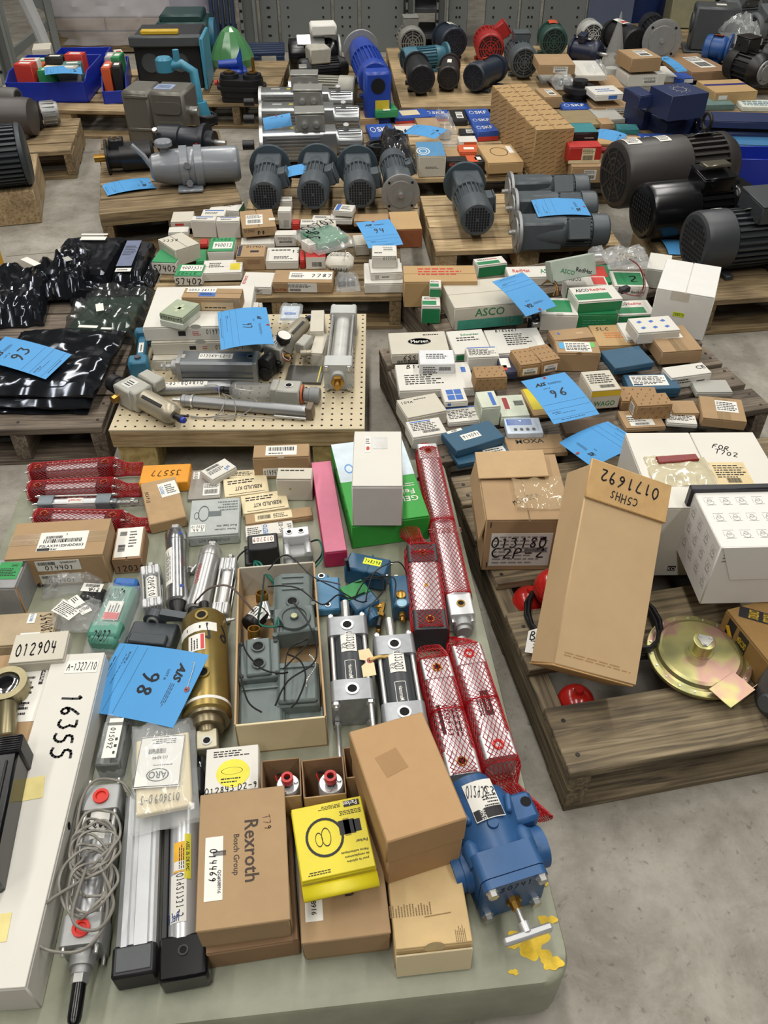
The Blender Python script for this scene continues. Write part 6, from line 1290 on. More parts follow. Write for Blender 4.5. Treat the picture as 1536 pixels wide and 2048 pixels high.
g1 = c4('front green lidded carton with big numbers', (178, 506), (323, 511), (196, 446), 55, WHITE, lidmat=GRC, marks={'front': [hw('57402', .5, .45, .6, 0, None, .95)], 'top': [lab(.55, .65, .8, .5, [hw('40.1331', .5, .5, .5)]), hw('57402', .45, .18, .2, 180, AG, .7)]})
c4('tall green lidded carton behind the open connector carton', (356, 376), (493, 379), (362, 306), 55, WHITE, lidmat=GRC, z=z4 + .015, marks={'top': [hw('57402', .45, .85, .16, 0, AG, .7), lab(.55, .4, .75, .5, [hw('94.013', .5, .5, .5)])]})
c4('green carton corner between the tilted and tall green ones', (296, 432), (352, 428), (300, 370), 30, GRC)
c16 = c4('white open carton with yellow connectors showing', (326, 494), (536, 492), (332, 426), 45, WHITE, style='rsc', marks={'top': [rct(.82, .45, .25, .5, M('#c9b92a', .5, name='yellow_connector')), fin(.35, .6, .4, .4, 3)]})
c4('kraft carton with striped edge and handwritten number', (506, 407), (658, 409), (511, 346), 72, KRAFT, marks={'top': [hw('017401', .6, .85, .16, 0, None, .6), rct(.62, .45, .3, .16, INK), ('rect', .1, .5, .12, .9, 0, M('#2a2a3a', .5, name='striped_edge'))], 'front': [rct(.6, .6, .45, .3, KRAFT3)]})
c4('white carton with faint print between kraft and red ones', (662, 430), (838, 430), (668, 358), 45, WHITE, marks={'top': [fin(.5, .8, .7, .16, 1), fin(.55, .25, .6, .25, 3), hw('12', .9, .7, .2)]})
c4('flat white sensor carton with red lettering at the front', (526, 563), (692, 573), (548, 486), 42, WHITE, marks={'top': [txt('KEYENCE', .1, .45, .1, 90, AR, .6)], 'front': [fin(.4, .5, .6, .7, 4)]})
c4('long kraft carton with two white labels at the front edge', (700, 541), (1018, 546), (712, 476), 56, KRAFT, marks={'top': [lab(.62, .55, .72, .6, [fin(.2, .5, .3, .6, 3), hw('7787', .75, .5, .4)])], 'front': [lab(.5, .5, .48, .85, [fin(.4, .7, .8, .4, 3), bar(.25, .25, .4, .3)]), txt('SHAUETMA', .13, .3, .25, 0, M('#8a3a22', .6, nz=0, name='rust_print'), .22)]})
c4('tall white carton behind the small turned cube', (847, 236), (935, 236), (850, 208), 92, marks={'top': [fin(.5, .6, .8, .4, 2)]})
c4('small plain white cube turned on its corner', (895, 348), (941, 332), (856, 318), 48, WHITE, z=z4 + .04)
c4('red carton with a white barcode front', (876, 410), (983, 407), (880, 376), 62, RC, marks={'front': [lab(.5, .5, .98, .98, [bar(.55, .4, .5, .4)])]})
c4('red carton sliver between the white ones', (846, 425), (874, 422), (848, 372), 45, RC)
c4('red carton showing behind the crossed label', (804, 232), (842, 232), (808, 206), 40, RC)
c4('red carton corner behind the tall green carton', (316, 340), (356, 338), (320, 312), 22, RC)
c4('long low white carton across the back of the kraft one', (532, 342), (712, 340), (528, 306), 22, WHITE)
c4('white controller carton with a blue stripe at the back right', (1022, 160), (1124, 168), (1042, 126), 30, WHITE, z=z4 + .03, marks={'top': [rct(.18, .5, .2, .9, BLUP), fin(.6, .5, .5, .5, 3)]})
c4('white carton under the blue striped controller carton', (1004, 205), (1124, 207), (1012, 180), 30, WHITE, marks={'top': [rct(.5, .8, .8, .12, BLUP)]})
c4('white carton left of the controller cartons', (908, 212), (1006, 214), (918, 185), 32, WHITE, marks=FN)
c4('white carton behind the green bagged valve', (940, 250), (1040, 245), (945, 215), 40, OFFW, marks=FN)
c4('grey-white carton right of the green bagged valve', (1140, 345), (1214, 335), (1136, 292), 58, OFFW)
c4('flat kraft carton under the corner of the blue tag', (1132, 218), (1322, 215), (1138, 180), 30, KRAFT)
c4('tan wooden block carton at the right corner of the pallet', (1336, 262), (1494, 250), (1332, 168), 100, M('#8a4f2c', .7, nz=.1, name='red_brown_board'), lidmat=TAN)
c4('kraft carton with a torn flap under the blue tag', (1345, 268), (1408, 275), (1345, 232), 60, KRAFT)
f1 = c4('wide flat white carton at the bottom of the right stack', (1188, 548), (1398, 544), (1186, 440), 54, WHITE, marks={'front': [lab(.65, .4, .5, .6, [])]})
f2 = c4('middle white carton of the right stack with a grey mark', (1222, 492), (1392, 488), (1206, 420), 40, WHITE, z=f1['top'], marks={'front': [rct(.2, .4, .12, .5, GREYC), fin(.5, .4, .3, .3, 1)]})
c4('small white carton on top of the right stack', (1228, 402), (1362, 400), (1232, 346), 66, WHITE, z=f2['top'], marks={'top': [lab(.65, .65, .5, .4, LBL), fin(.3, .3, .4, .2, 1)], 'front': [hw('017710', .7, .8, .22, 0, None, .5)]})
# green valve in a bag, wrapped bundle, dark bag
t, W, D = bag_thing('green circuit module in a clear bag with marker writing', (945, 400), (1150, 345), (925, 270), z4 + .05, .035, 81, CLEAR, amp=.012)
MB().box((0, 0, .014), (W*.8, D*.7, .024), .004).build('module', M('#2c7a50', .45, nz=.1, name='green_module'), t)
put_marks(t, Face(lambda a, b, h: Vector((a - W/2, b - D/2, .04 + h)), W, D), [hw('5S707', .5, .75, .25, 10), hw('S8', .15, .4, .3, 60)])
t = thing('wrapped_bundle', 'white padded bundle tied up and numbered by hand', 'parcel', P((1060, 470), z4 + .02), -.05)
W_, H_ = .09, .05
MB().box((0, 0, H_/2), (W_*1.05, .085, H_), .018).build('wrapping', M('#d0cbbd', .6, nz=.05, ns=25, bump=.25, name='bundle_wrap'), t)
put_marks(t, Face(lambda a, b, h: Vector((a - W_/2, -.0425 - h, b)), W_, H_), [hw('6187684', .5, .35, .22, 180)]); put_marks(t, Face(lambda a, b, h: Vector((a - W_/2, b - .04, H_ + h)), W_, .08), [fin(.5, .6, .7, .5, 4), rct(.5, .3, .9, .03, GREYC), rct(.7, .5, .03, .9, GREYC)])
t, W, D = bag_thing('clear bag of dark relays hanging at the pallet edge', (1040, 596), (1170, 590), (1035, 520), z4, .03, 83, CLEAR, amp=.014)
for x in (-.02, .012): MB().box((x, 0, .012), (.026, .03, .02), .003).build('relay', M('#3a3c3e', .4, name='dark_relay'), t)
lot_tag('blue lot 94 tag leaning on the back of the pallet', (1142, 226), .23, (1320, 207), .235, (1214, 362), .2, '94')
# ================================================================== lot 97 on the pegboard
zone(200, 560, 560)
z7 = .1502
CHAMP = M('#a79f8c', .38, .5, nz=.05, name='champagne_metal'); REG = M('#a8a79e', .45, .2, nz=.05, name='regulator_grey'); PALEG = M('#b9bbb8', .5, .2, nz=.05, name='pale_grey_paint')
b1 = carton('lowest white carton of the stack on the pegboard', z7, (284, 440), (850, 440), (300, 250), H=.035, mat=OFFW, style='tuck')
b2 = carton('middle white carton of the stack on the pegboard', b1['top'], (277, 345), (868, 350), (296, 140), H=.04, mat=OFFW, style='tuck', marks={'front': [rct(.38, .5, .06, .3, INK), fin(.5, .5, .06, .3, 2, 0, AR), hw('019911-N3-7', .72, .5, .4, 0, None, .26), ('disc', .46, .98, .1, .3, 0, GREYC)]})
b3 = carton('wide white carton topping the stack on the pegboard', b2['top'], (232, 260), (812, 268), (272, 40), hp=76, mat=WHITE, style='tuck', marks={'front': [rct(.36, .5, .07, .34, INK), fin(.5, .5, .08, .35, 3, 0, AR), hw('019911-N3-7', .74, .6, .34, 0, None, .3), ('disc', .5, .98, .1, .3, 0, GREYC)]})
zt = b3['top']
g_ = carton('pale lower half carton under the grey-green one', zt, (326, 218), (438, 258), (400, 138), hp=32, mat=LGRN, style='plain')
carton('grey-green carton with tape cross on the white stack', g_['top'], (322, 180), (438, 220), (398, 98), hp=34, mat=M('#9aa58c', .6, name='sage_card'), marks={'top': [rct(.5, .5, .4, .14, M('#b4bd9e', .4, name='sage_tape')), rct(.5, .5, .12, .5, M('#b4bd9e', .4, name='sage_tape'))], 'front': [hw('74S813-P3', .5, .5, .5)]})
carton('kraft carton with blue and white label on the white stack', zt, (445, 96), (766, 102), (468, 42), hp=72, mat=KRAFT, style='rsc', marks={'top': [lab(.3, .75, .5, .4, [hw('0.53 28137', .5, .5, .5)]), lab(.42, .35, .28, .4, [fin(.5, .5, .8, .6, 2)], mat=BLUP)], 'front': [lab(.6, .35, .55, .6, [fin(.5, .4, .8, .3, 1)], mat=M('#c4ab86', .6, name='tan_label'))]})
carton('small white carton peeking out behind the blue lot 97 tag', z7, (815, 160), (866, 160), (818, 122), H=.1, mat=WHITE)
carton('white carton behind the upright regulator', z7, (1150, 282), (1228, 285), (1148, 166), H=.06, mat=OFFW)
carton('pale carton under the regulator elbow', z7, (1150, 400), (1222, 405), (1180, 290), H=.045, mat=OFFW)
t, W, D = bag_thing('clear packet with a blue and white card behind the gauge', (975, 240), (1100, 240), (1030, 145), z7 + .05, .02, 91, CLEAR, amp=.008)
MB().box((0, 0, .006), (W*.8, D*.7, .008), .001).build('card', M('#bcc6d2', .4, name='blue_white_card'), t); MB().box((0, -D*.1, .011), (W*.5, D*.1, .002)).build('blue_print', BLUP, t)
lot_tag('blue lot 97 tag on the white carton stack', (912, 150), zt + .012, (955, 352), zt + .034, (640, 128), zt + .004, '97')
# big profile cylinder
t, L = axis_thing('profile_cylinder', 'fat grey profile cylinder with a white number label', 'pneumatic cylinder', (436, 476), (872, 480), z7 + .036)
PF = M('#8d9194', .35, .7, nz=.05, name='anodised_grey'); s = .068
prof = [(-.034, -.034), (.034, -.034), (.034, -.012), (.028, -.012), (.028, -.004), (.034, -.004), (.034, .028), (.028, .034), (-.028, .034), (-.034, .028), (-.034, .006), (-.029, .006), (-.029, -.002), (-.034, -.002), (-.034, -.012), (-.028, -.016), (-.034, -.02)]
xprism(MB(), prof, .012, L - .012).build('profile', PF, t, ang=30)
for a, b in ((0, .012), (L - .012, L)): capblock(t, a, b, s + .002, CAST, .006)
MB().lathe((0, 0, 0), -X, [(0, .022), (.018, .022), (.02, .018)], 24).build('bearing_cap', CAST, t); MB().cyl((-.02, 0, 0), (-.05, 0, 0), .009).build('piston_rod', STEEL, t); MB().lathe((-.036, 0, 0), -X, [(0, .014), (.008, .014)], 6).build('rod_nut', STEEL, t)
put_marks(t, Face(lambda a, b, h: Vector((a, b - .028, .0342 + h)), L, .056), [lab(.48, .5, .42, .5, [hw('017764-L2-3', .48, .55, .5)]), lab(.05, .5, .09, .35, [], mat=GREYC), fin(.8, .7, .14, .25, 1, 0, BLUP)]); port(t, L - .02, .034, .007)
# teal valve
t, L = axis_thing('teal_valve', 'teal cast valve standing left of the white stack', 'valve', (215, 500), (240, 300), z7 + .03)
TEAL = M('#2f6a85', .4, nz=.08, name='teal_paint')
MB().box((.02, 0, 0), (.045, .055, .06), .006).build('body', TEAL, t); MB().lathe((.02, 0, .03), Z, [(0, .009), (.006, .009)], 16).build('port_plug', M('#4a4a50', .4, name='slate_plug'), t); MB().box((L*.6, 0, -.004), (L*.7, .026, .026), .005).build('arm', TEAL, t); MB().box((L*.95, 0, 0), (.03, .045, .05), .006).build('end', TEAL, t)
put_marks(t, Face(lambda a, b, h: Vector((L*.4 + a, b - .01, .0095 + h)), L*.3, .02), [lab(.5, .5, .9, .7, [fin(.5, .5, .8, .5, 1)])])
# filter regulators
def frl(label, a, b, z, rb=.024, bowl=CHAMP, gauge=False, side=True, name='filter_regulator', clear=False, knob=BLK, za=None):
 t, L = axis_thing(name, label, 'regulator', a, b, z, za)
 MB().lathe((.0, 0, 0), -X, [(-.002, rb*.7), (.012, rb*.7), (.014, rb*.85), (.04, rb*.8), (.042, rb*.6)], 20).build('knob', knob, t)
 MB().box((L*.2, 0, 0), (L*.3, rb*2.2, rb*2), .004).build('block', REG, t); MB().box((L*.38, 0, .002), (L*.12, rb*2.0, rb*2.1), .005).build('collar', REG, t)
 MB().lathe((L*.42, 0, 0), X, [(0, rb*.95), (L*.44, rb*.95), (L*.5, rb*.85), (L*.54, rb*.55)], 28).build('bowl', film('clear_bowl', '#9fa3a5', .4, .06, 1.0) if clear else bowl, t)
 MB().lathe((L*.95, 0, 0), X, [(0, rb*.3), (.02, rb*.28), (.02, rb*.36), (.03, rb*.34)], 14).build('drain', BLK, t); MB().lathe((L*.95 + .03, 0, 0), X, [(0, rb*.3), (.008, rb*.26)], 12).build('drain_tip', M('#2c3fa8', .4, name='blue_drain'), t)
 if not clear: MB().box((L*.66, -rb*.5, rb*.82), (L*.34, rb*.3, .003), .001, Matrix.Rotation(.5, 3, 'X')).build('sight_slot', BLK, t)
 if side:
  MB().box((L*.25, rb*2.0, rb*.4), (L*.32, rb*1.3, rb*1.2), .005).build('side_block', REG, t); MB().lathe((L*.12, -rb*1.0, -.002), (0, -1, -.1), [(0, .009), (.01, .009), (.01, .012), (.022, .012)], 8).build('brass_fitting', BRASS, t)
 port(t, L*.2, rb, rb*.32) if clear else put_marks(t, Face(lambda a_, b_, h: Vector((L*.1 + a_, b_ - rb, rb + h)), L*.2, rb*2), [lab(.5, .5, .7, .6, [fin(.5, .5, .8, .7, 3)], mat=M('#c9c9c4', .5, name='silver_label'))])
 if gauge:
  g = MB().lathe((L*.2, -rb*.6, rb), (0, -.35, 1), [(0, .008), (.012, .008), (.012, .02), (.03, .021)], 26); g.build('gauge', BLK, t); MB().lathe(Vector((L*.2, -rb*.6, rb)) + Vector((0, -.35, 1)).normalized()*.0302, (0, -.35, 1), [(0, .0185), (.0008, .0185)], 26).build('gauge_face', PAPER, t)
 return t, L
frl('champagne filter regulator with black knob at the pegboard corner', (118, 588), (425, 752), z7 + .034, .030)
t, L = frl('upright filter with pressure gauge behind the tag', (935, 430), (1130, 225), z7 + .05, .026, gauge=True)
for k in range(3): wire(t, [(.02, -.03, .02), (-.01 + .006*k, -.045, .015), (.01, -.055, .0), (.03, -.04 - .004*k, .005), (.02, -.03, .02)], .0011, (M('#a34a3c', .5, nz=0, name='rust_wire'), PAPER, WIRE)[k])
MB().lathe((.07, -.06, -.01), (.4, -1, .1), [(0, .012), (.016, .012), (.016, .009), (.03, .009)], 14).build('elbow', CHAMP, t); MB().box((.105, -.055, .0), (.06, .032, .034), .004).build('second_block', REG, t)
t, L = axis_thing('black_regulator', 'black knobbed regulator below the gauge', 'regulator', (905, 520), (960, 420), z7 + .026)
MB().lathe((0, 0, 0), X, [(0, .016), (.002, .019), (.03, .019), (.032, .024), (.05, .024), (L + .02, .022)], 18).build('body', BLK, t); MB().box((.06, -.022, .0), (.03, .02, .03), .003).build('block', BLKG, t)
t, L = frl('clear bowl regulator with grey knob lying at the front right', (1125, 628), (700, 602), z7 + .027, .0255, clear=True, side=False, knob=M('#7f8080', .5, name='grey_knob'))
MB().lathe((.005, 0, 0), X, [(0, .026), (.004, .026)], 24).build('orange_ring', M('#c8643c', .5, name='orange_ring'), t)
# tubes
def tube_cyl(label, a, b, r, marks=None, z=None, end=None):
 t, L = axis_thing('slim_cylinder', label, 'pneumatic cylinder', a, b, (z or z7) + r)
 MB().lathe((0, 0, 0), X, [(0, r*.85), (.003, r), (.012, r), (.012, r*.94), (L - .012, r*.94), (L - .012, r), (L, r*.9)], 24).build('barrel', M('#98999a', .38, .65, nz=.05, name='grey_tube'), t)
 MB().lathe((0, 0, 0), -X, [(0, r*.5), (.01, r*.5), (.01, r*.35), (.025, r*.35)], 14).build('stub', STEEL, t)
 if marks: put_marks(t, cyl_face(L, r*.95), marks)
 return t, L
tube_cyl('slim grey cylinder with a handwritten strip behind the thin one', (300, 600), (720, 585), .018, [lab(.4, .5, .6, .5, [hw('S-97-809810', .45, .5, .5)])])
t, L = tube_cyl('thin front cylinder with end block and looped grey lead', (450, 660), (1140, 722), .017)
MB().box((L + .006, 0, .002), (.02, .034, .038), .003).build('end_block', M('#6f6152', .45, .3, name='brown_end_block'), t)
MB().cyl((L*.75, -.022, -.008), (L*1.0, -.022, -.008), .0035).build('lead_tube', STEEL, t); MB().ring((L*.08, 0, 0), X, .0185, .017, .006).build('clamp', STEEL, t)
CGR = M('#8e8b84', .5, nz=.04, name='pale_grey_cable')
wire(t, [(L*.1, -.05, -.012), (L*.3, -.045, -.011), (L*.36, .0, .016), (L*.3, .03, .012), (L*.42, .0, .017), (L*.45, -.045, -.011), (L*.3, -.05, -.010), (L*.5, -.03, -.008), (L*.6, .0, .016), (L*.5, .03, .01)], .0016, CGR, 'cable')
wire(t, [(L*.12, -.056, -.012), (L*.25, -.05, -.011), (L*.4, -.035, -.009), (L*.75, -.03, -.010)], .0016, CGR, 'cable'); wire(t, [(L*.14, .05, .02), (L*.26, .04, .03), (L*.3, .01, .02), (L*.36, -.03, -.008)], .0014, CGR, 'cable')
MB().lathe((L*.1, -.053, -.0115), -X, [(0, .003), (.02, .003)], 8).build('plug', BLK, t)
# big white tie-rod cylinder on the right
t, L = axis_thing('large_tie_rod_cylinder', 'large pale grey tie-rod cylinder at the right edge of the pegboard', 'pneumatic cylinder', (1306, 535), (1340, 200), z7 + .042)
tierod(t, L, .078, .05, .026, M('#c6c6c2', .4, .3, name='pale_barrel2'), PALEG, prt=0, r=.006)
MB().lathe((0, 0, 0), -X, [(0, .022), (.012, .02), (.012, .015)], 24).build('gland', PALEG, t); MB().cyl((-.012, 0, 0), (-.05, 0, 0), .009).build('piston_rod', BRASS, t); MB().lathe((-.016, 0, 0), -X, [(0, .018), (.014, .018)], 6).build('rod_nut', BRASS, t)
carton('dark flat pouch with a yellow line under the big grey cylinder', z7, (1015, 555), (1210, 565), (1040, 465), H=.008, mat=M('#4d4c46', .3, name='dark_pouch'), style='plain', marks={'top': [rct(.9, .5, .03, .96, M('#cfc23a', .5, nz=0, name='yellow_line'))]}, name='flat_pouch', cat='pouch')
# ================================================================== lot 93: antistatic bags
zone(0, 460, 420)
def esd_mat(name, col, alpha, rough=.13):
 m = bpy.data.materials.new(name); m.use_nodes = True; b = m.node_tree.nodes['Principled BSDF']; b.inputs['Base Color'].default_value = (*lin(col), 1); b.inputs['Metallic'].default_value = .75; b.inputs['Roughness'].default_value = rough; b.inputs['Alpha'].default_value = alpha; return m
ESD = esd_mat('antistatic_film', '#33363c', .94, .1); ESDC = esd_mat('antistatic_clear', '#6a6d6c', .55)
def esd(label, fl, fr, bk, z, H, seed, mat=ESD, amp=.012, labels=(), board=None, edge=.12, n=22):
 t, W, D = bag_thing(label, fl, fr, bk, z, H, seed, mat, name='antistatic_bag', amp=amp, edge=edge, nx=n, ny=n, ang=18, group='antistatic bags of lot 93')
 if board: MB().box((0, 0, H*.45), (W*.8, D*.78, H*.4), .003).build('circuit_board', board, t)
 f = Face(lambda a, b, h: Vector((a - W/2, b - D/2, H + amp*.8 + .002 + h)), W, D)
 if labels: put_marks(t, f, list(labels))
 return t
PCB = M('#1f4a36', .4, nz=.3, ns=60, name='green_board'); zE = .1205
esd('lowest flat black antistatic bag under the blue lot 93 tag', (-170, 1345), (640, 1350), (-120, 830), zE, .02, 1, amp=.006)
esd('middle flat black antistatic bag under the blue lot 93 tag', (-170, 1300), (655, 1310), (-110, 800), zE + .021, .022, 2, amp=.006)
esd('top flat black antistatic bag with white tape under the blue tag', (-170, 1215), (690, 1225), (-100, 745), zE + .044, .024, 3, amp=.011, labels=[('lab', .68, .93, .18, .04, -3, PAPER, []), ('lab', .86, .9, .1, .03, -3, PAPER, [])])
esd('half-clear antistatic bag with a green board in the middle', (440, 830), (985, 840), (470, 490), zE, .05, 4, ESDC, amp=.026, board=PCB, labels=[('lab', .48, .32, .1, .16, 20, PAPER, []), hw('1.4', .62, .22, .12)])
esd('shiny crumpled antistatic bag at the far left of the heap', (-120, 740), (330, 700), (-120, 330), zE, .045, 5, amp=.03, labels=[('lab', .65, .8, .14, .2, 40, PAPER, [])])
esd('crumpled antistatic bag with loose labels behind the half-clear one', (330, 520), (640, 500), (255, 240), zE + .02, .045, 6, amp=.032, labels=[('lab', .5, .5, .16, .12, 30, GREYC, []), ('lab', .3, .75, .2, .1, 20, GREYC, [])])
esd('boxy dark antistatic bag with white strips on its far end', (300, 425), (790, 425), (330, 130), zE + .01, .05, 7, amp=.005, edge=.08, labels=[('lab', .5, .96, .42, .04, 0, PAPER, []), ('lab', .52, .85, .4, .09, 0, PAPER, [])])
esd('antistatic bag with a grey-blue printed panel', (820, 415), (1045, 410), (850, 145), zE, .04, 8, amp=.005, edge=.1, labels=[('lab', .36, .55, .5, .7, 0, M('#68708a', .5, name='grey_blue_label'), [fin(.5, .6, .8, .4, 6)]), ('lab', .4, .1, .5, .09, 0, PAPER, [fin(.5, .5, .8, .6, 1)])])
esd('narrow antistatic bag edge beside the green numbered cartons', (1030, 420), (1130, 420), (1030, 210), zE, .02, 9, amp=.006)
esd('low shiny antistatic bag in front of the boxy one', (520, 560), (1080, 570), (560, 440), zE, .03, 10, amp=.025)
lot_tag('blue lot 93 tag on the black antistatic bags', (-160, 950), zE + .078, (40, 778), zE + .082, (325, 1100), zE + .076, '93')
zone(0, 0, 1536)
t = thing('white_canister', 'white plastic canister with an amber sticker at the left edge', 'canister', P((-6, 545), .0), 0)
MB().lathe((0, 0, 0), Z, [(0, .04), (.01, .05), (.16, .05), (.18, .035), (.2, .03), (.2, .02)], 28).build('body', M('#c9c4b6', .5, name='white_plastic'), t)
put_marks(t, Face(lambda a, b, h: Vector(((.05 + h)*math.sin((a - .05)/.05 + .3), -(.05 + h)*math.cos((a - .05)/.05 + .3), .03 + b)), .1, .1), [lab(.6, .5, .7, .8, [], mat=M('#c99a2a', .5, name='amber_sticker'))])
# ================================================================== motors
def fins(t, x0, x1, r, n, mat, h=.006, a0=0.0, a1=2*PI, th=.004, name='fin'):
 q = MB()
 for k in range(n):
  a = a0 + (a1 - a0)*k/n; R = Matrix.Rotation(a, 3, 'X')
  q.box(R @ Vector(((x0 + x1)/2, 0, r + h/2 - .001)), (x1 - x0, th, h + .002), 0, R)
 o = q.build('cooling_fin', mat, t); o['kind'] = 'stuff'; return o
def grille(t, x, r, mat, d=-1, style='square'):
 if style == 'square':
  q = MB(); s = r*.17
  for i in range(-4, 5):
   for j_ in range(-4, 5):
    if (i*i + j_*j_)*s*s < (r*.78)**2 and (i or j_): q.box((x + d*.0006, i*s, j_*s), (.0012, s*.66, s*.66))
  o = q.build('grille_slot', HOLE, t); o['kind'] = 'stuff'
 else:
  for k in (.3, .5, .7, .86): MB().ring((x, 0, 0), (d, 0, 0), r*k, r*(k - .1), .0012, 28).build('grille_slot', HOLE, t)
  for a in range(4): MB().box((x + d*.001, 0, 0), (.002, r*1.7, r*.06), 0, Matrix.Rotation(a*PI/4, 3, 'X')).build('grille_bar', mat, t)
def motor(label, a, b, r, zbase, mat, fan=-1, fl=None, shaft=0.0, box=None, nfin=22, foot=True, gear=None, group=None, cat='motor', fanmat=None, gstyle='square', body=(.3, .75), plate=True, flmat=None, zc=None, name='electric_motor', smooth=False, labels=(), roll=0):
 zc = zc or zbase + r + (.012 if foot else .002)
 if fl and not foot: zc = max(zc, zbase + (fl if fl < r*1.6 else r*1.05) + .002)
 t, L = axis_thing(name, label, cat, a, b, zc, group=group, roll=roll)
 fanmat = fanmat or mat; x0, x1 = L*body[0], L*body[1]
 MB().lathe((0, 0, 0), X, [(0, r*.88), (.006, r*.97), (.02, r), (x0, r*1.0), (x0, r*.8)], 32).build('fan_cover', fanmat, t, ang=30)
 if fan: grille(t, -.0005, r*.92, mat, -1, gstyle)
 MB().lathe((x0, 0, 0), X, [(0, r*.84), (x1 - x0, r*.84)], 32).build('stator', mat, t)
 if not smooth: fins(t, x0 + .004, x1, r*.84, nfin, mat, r*.13, th=r*.07)
 MB().lathe((x1, 0, 0), X, [(0, r*.98), (L*.06, r*.98), (L - x1 - .006, r*.8), (L - x1, r*.72)], 32).build('end_bell', mat, t)
 if gear: MB().box(((x1 + L)/2 + gear*.2, 0, -r*.02), (L - x1 + gear*.1, r*1.7, r*1.75), r*.12).build('gear_case', mat, t)
 if fl:
  MB().lathe((L, 0, 0), X, [(0, fl*.5), (.002, fl*.97), (.004, fl), (.014, fl), (.015, fl*.97), (.015, fl*.7), (.019, fl*.68), (.019, fl*.3)], 40).build('flange', flmat or mat, t, ang=30)
  for k in range(4):
   aa = PI/4 + k*PI/2; MB().lathe((L + .0146, fl*.84*math.cos(aa), fl*.84*math.sin(aa)), X, [(0, fl*.07), (.001, fl*.07)], 12).build('flange_hole', HOLE, t)
 if shaft: MB().cyl((L, 0, 0), (L + shaft, 0, 0), r*.16).build('shaft', STEEL, t)
 if box:
  bx, bs, bh, br = box; R = Matrix.Rotation(br, 3, 'X')
  MB().box(R @ Vector((bx*L, 0, r*.8 + bh/2)), (bs, bs*.9, bh), .004, R).build('terminal_box', mat, t); MB().box(R @ Vector((bx*L, 0, r*.8 + bh + .003)), (bs*1.03, bs*.93, .007), .002, R).build('terminal_lid', mat, t)
  MB().lathe(R @ Vector((bx*L - bs*.2, 0, r*.8 + bh*.5)), R @ Vector((0, -1, 0)), [(bs*.4, .008), (bs*.52, .008), (bs*.52, .005)], 12).build('cable_gland', mat, t)
 if plate and not smooth: MB().box(((x0 + x1)/2, 0, r*.97), ((x1 - x0)*.5, r*.5, .003), .001, Matrix.Rotation(-.5, 3, 'X')).build('name_plate', M('#9a9a94', .35, .7, name='name_plate_metal'), t)
 if foot:
  for xx in (x0 + .01, x1 - .01): MB().box((xx, 0, -r - .004), (.03, r*1.7, .016), .002).build('foot', mat, t)
  MB().box(((x0 + x1)/2, 0, -r*.9), (x1 - x0, r*.5, r*.25), .002).build('pedestal', mat, t)
 if labels: put_marks(t, cyl_face(L, r*1.005), list(labels))
 t['L'] = L; return t
zone(480, 0, 512); zG = .1205; GR = 'grey flanged gearmotors'
def gm(label, a, b, **k): return motor(label, a, b, .063, zG, NORD, fl=.086, flmat=M('#3d4a52', .4, nz=.06, name='dark_flange'), foot=False, gear=.02, body=(.3, .62), box=(.45, .07, .035, k.pop('br', 1.2)), group=GR, plate=False, **k)
gm('grey gearmotor at the left end of the row of four', (150, 1178), (180, 1000), br=1.3); gm('second grey gearmotor of the row with a blue tag', (437, 1168), (468, 992), br=1.2); gm('third grey gearmotor of the row', (722, 1160), (704, 1000), br=1.4)
motor('grey gearmotor turned round so that its flange faces out', (915, 965), (962, 1158), .058, zG, NORD, fl=.076, flmat=CAST, foot=False, gear=.02, body=(.25, .6), shaft=.035, box=(.4, .06, .03, -1.2), group=GR, plate=False)
lot_tag('blue tag resting on the first two grey gearmotors', (430, 1042), .25, (425, 980), .25, (242, 1090), .23, '')
zone(860, 320, 676); zL = .1205
motor('grey gearmotor standing apart left of the tagged three', (216, 272), (158, 110), .064, zL, NORD, fl=.085, flmat=M('#3d4a52', .4, nz=.06, name='dark_flange'), foot=False, gear=.02, body=(.3, .6), box=(.45, .07, .03, 1.5), group=GR, plate=False)
for lb, a, b, br in (('rear grey gearmotor of the three lying by the blue tag', (712, 132), (372, 142), -1.0), ('middle grey gearmotor of the three, under the blue tag', (748, 212), (392, 220), -1.0), ('front grey gearmotor of the three with a square terminal box', (802, 318), (408, 328), -1.1)):
 motor(lb, a, b, .058, zL, NORD, fl=.073, flmat=CAST, foot=False, gear=.06, body=(.2, .5), shaft=.04, box=(.38, .075, .03, br), group=GR, plate=False)
lot_tag('blue lot tag lying across the three grey gearmotors', (732, 252), .255, (690, 176), .27, (490, 256), .25, '')
zK = .1305
zone(960, 0, 576)
t = motor('large brown-grey motor with a lifting eye and white stickers', (712, 935), (1318, 872), .125, zK, M('#3b3836', .4, .2, nz=.06, name='brown_grey_paint'), gstyle='ring', nfin=30, body=(.55, .86), box=(.28, .07, .03, 1.9), foot=True, labels=[lab(.1, .5, .12, .16, [fin(.5, .5, .8, .8, 5)]), lab(.36, .5, .1, .16, [fin(.5, .5, .8, .8, 5)]), lab(.42, .33, .08, .1, [], mat=M('#d9b8b8', .5, name='pink_sticker')), lab(.07, .34, .04, .05, [])])
MB().tube([(t['L']*.72, .028*math.cos(a), .17 + .028*math.sin(a)) for a in [k*2*PI/18 for k in range(18)]], .007, 8, closed=True).build('lifting_eye', BLK, t); MB().cyl((t['L']*.72, 0, .11), (t['L']*.72, 0, .146), .012).build('eye_stem', BLK, t)
zone(860, 320, 676)
t = motor('gloss black motor with a junction box on top', (958, 235), (1400, 190), .098, zK, BLKG, nfin=26, body=(.48, .8), box=(.62, .12, .05, .15), foot=True, gear=.03, flmat=BLK, plate=False)
MB().box((t['L']*.62, -.02, .155), (.1, .05, .012), .003).build('box_cover', M('#6f6a5c', .25, .6, name='worn_chrome_cover'), t)
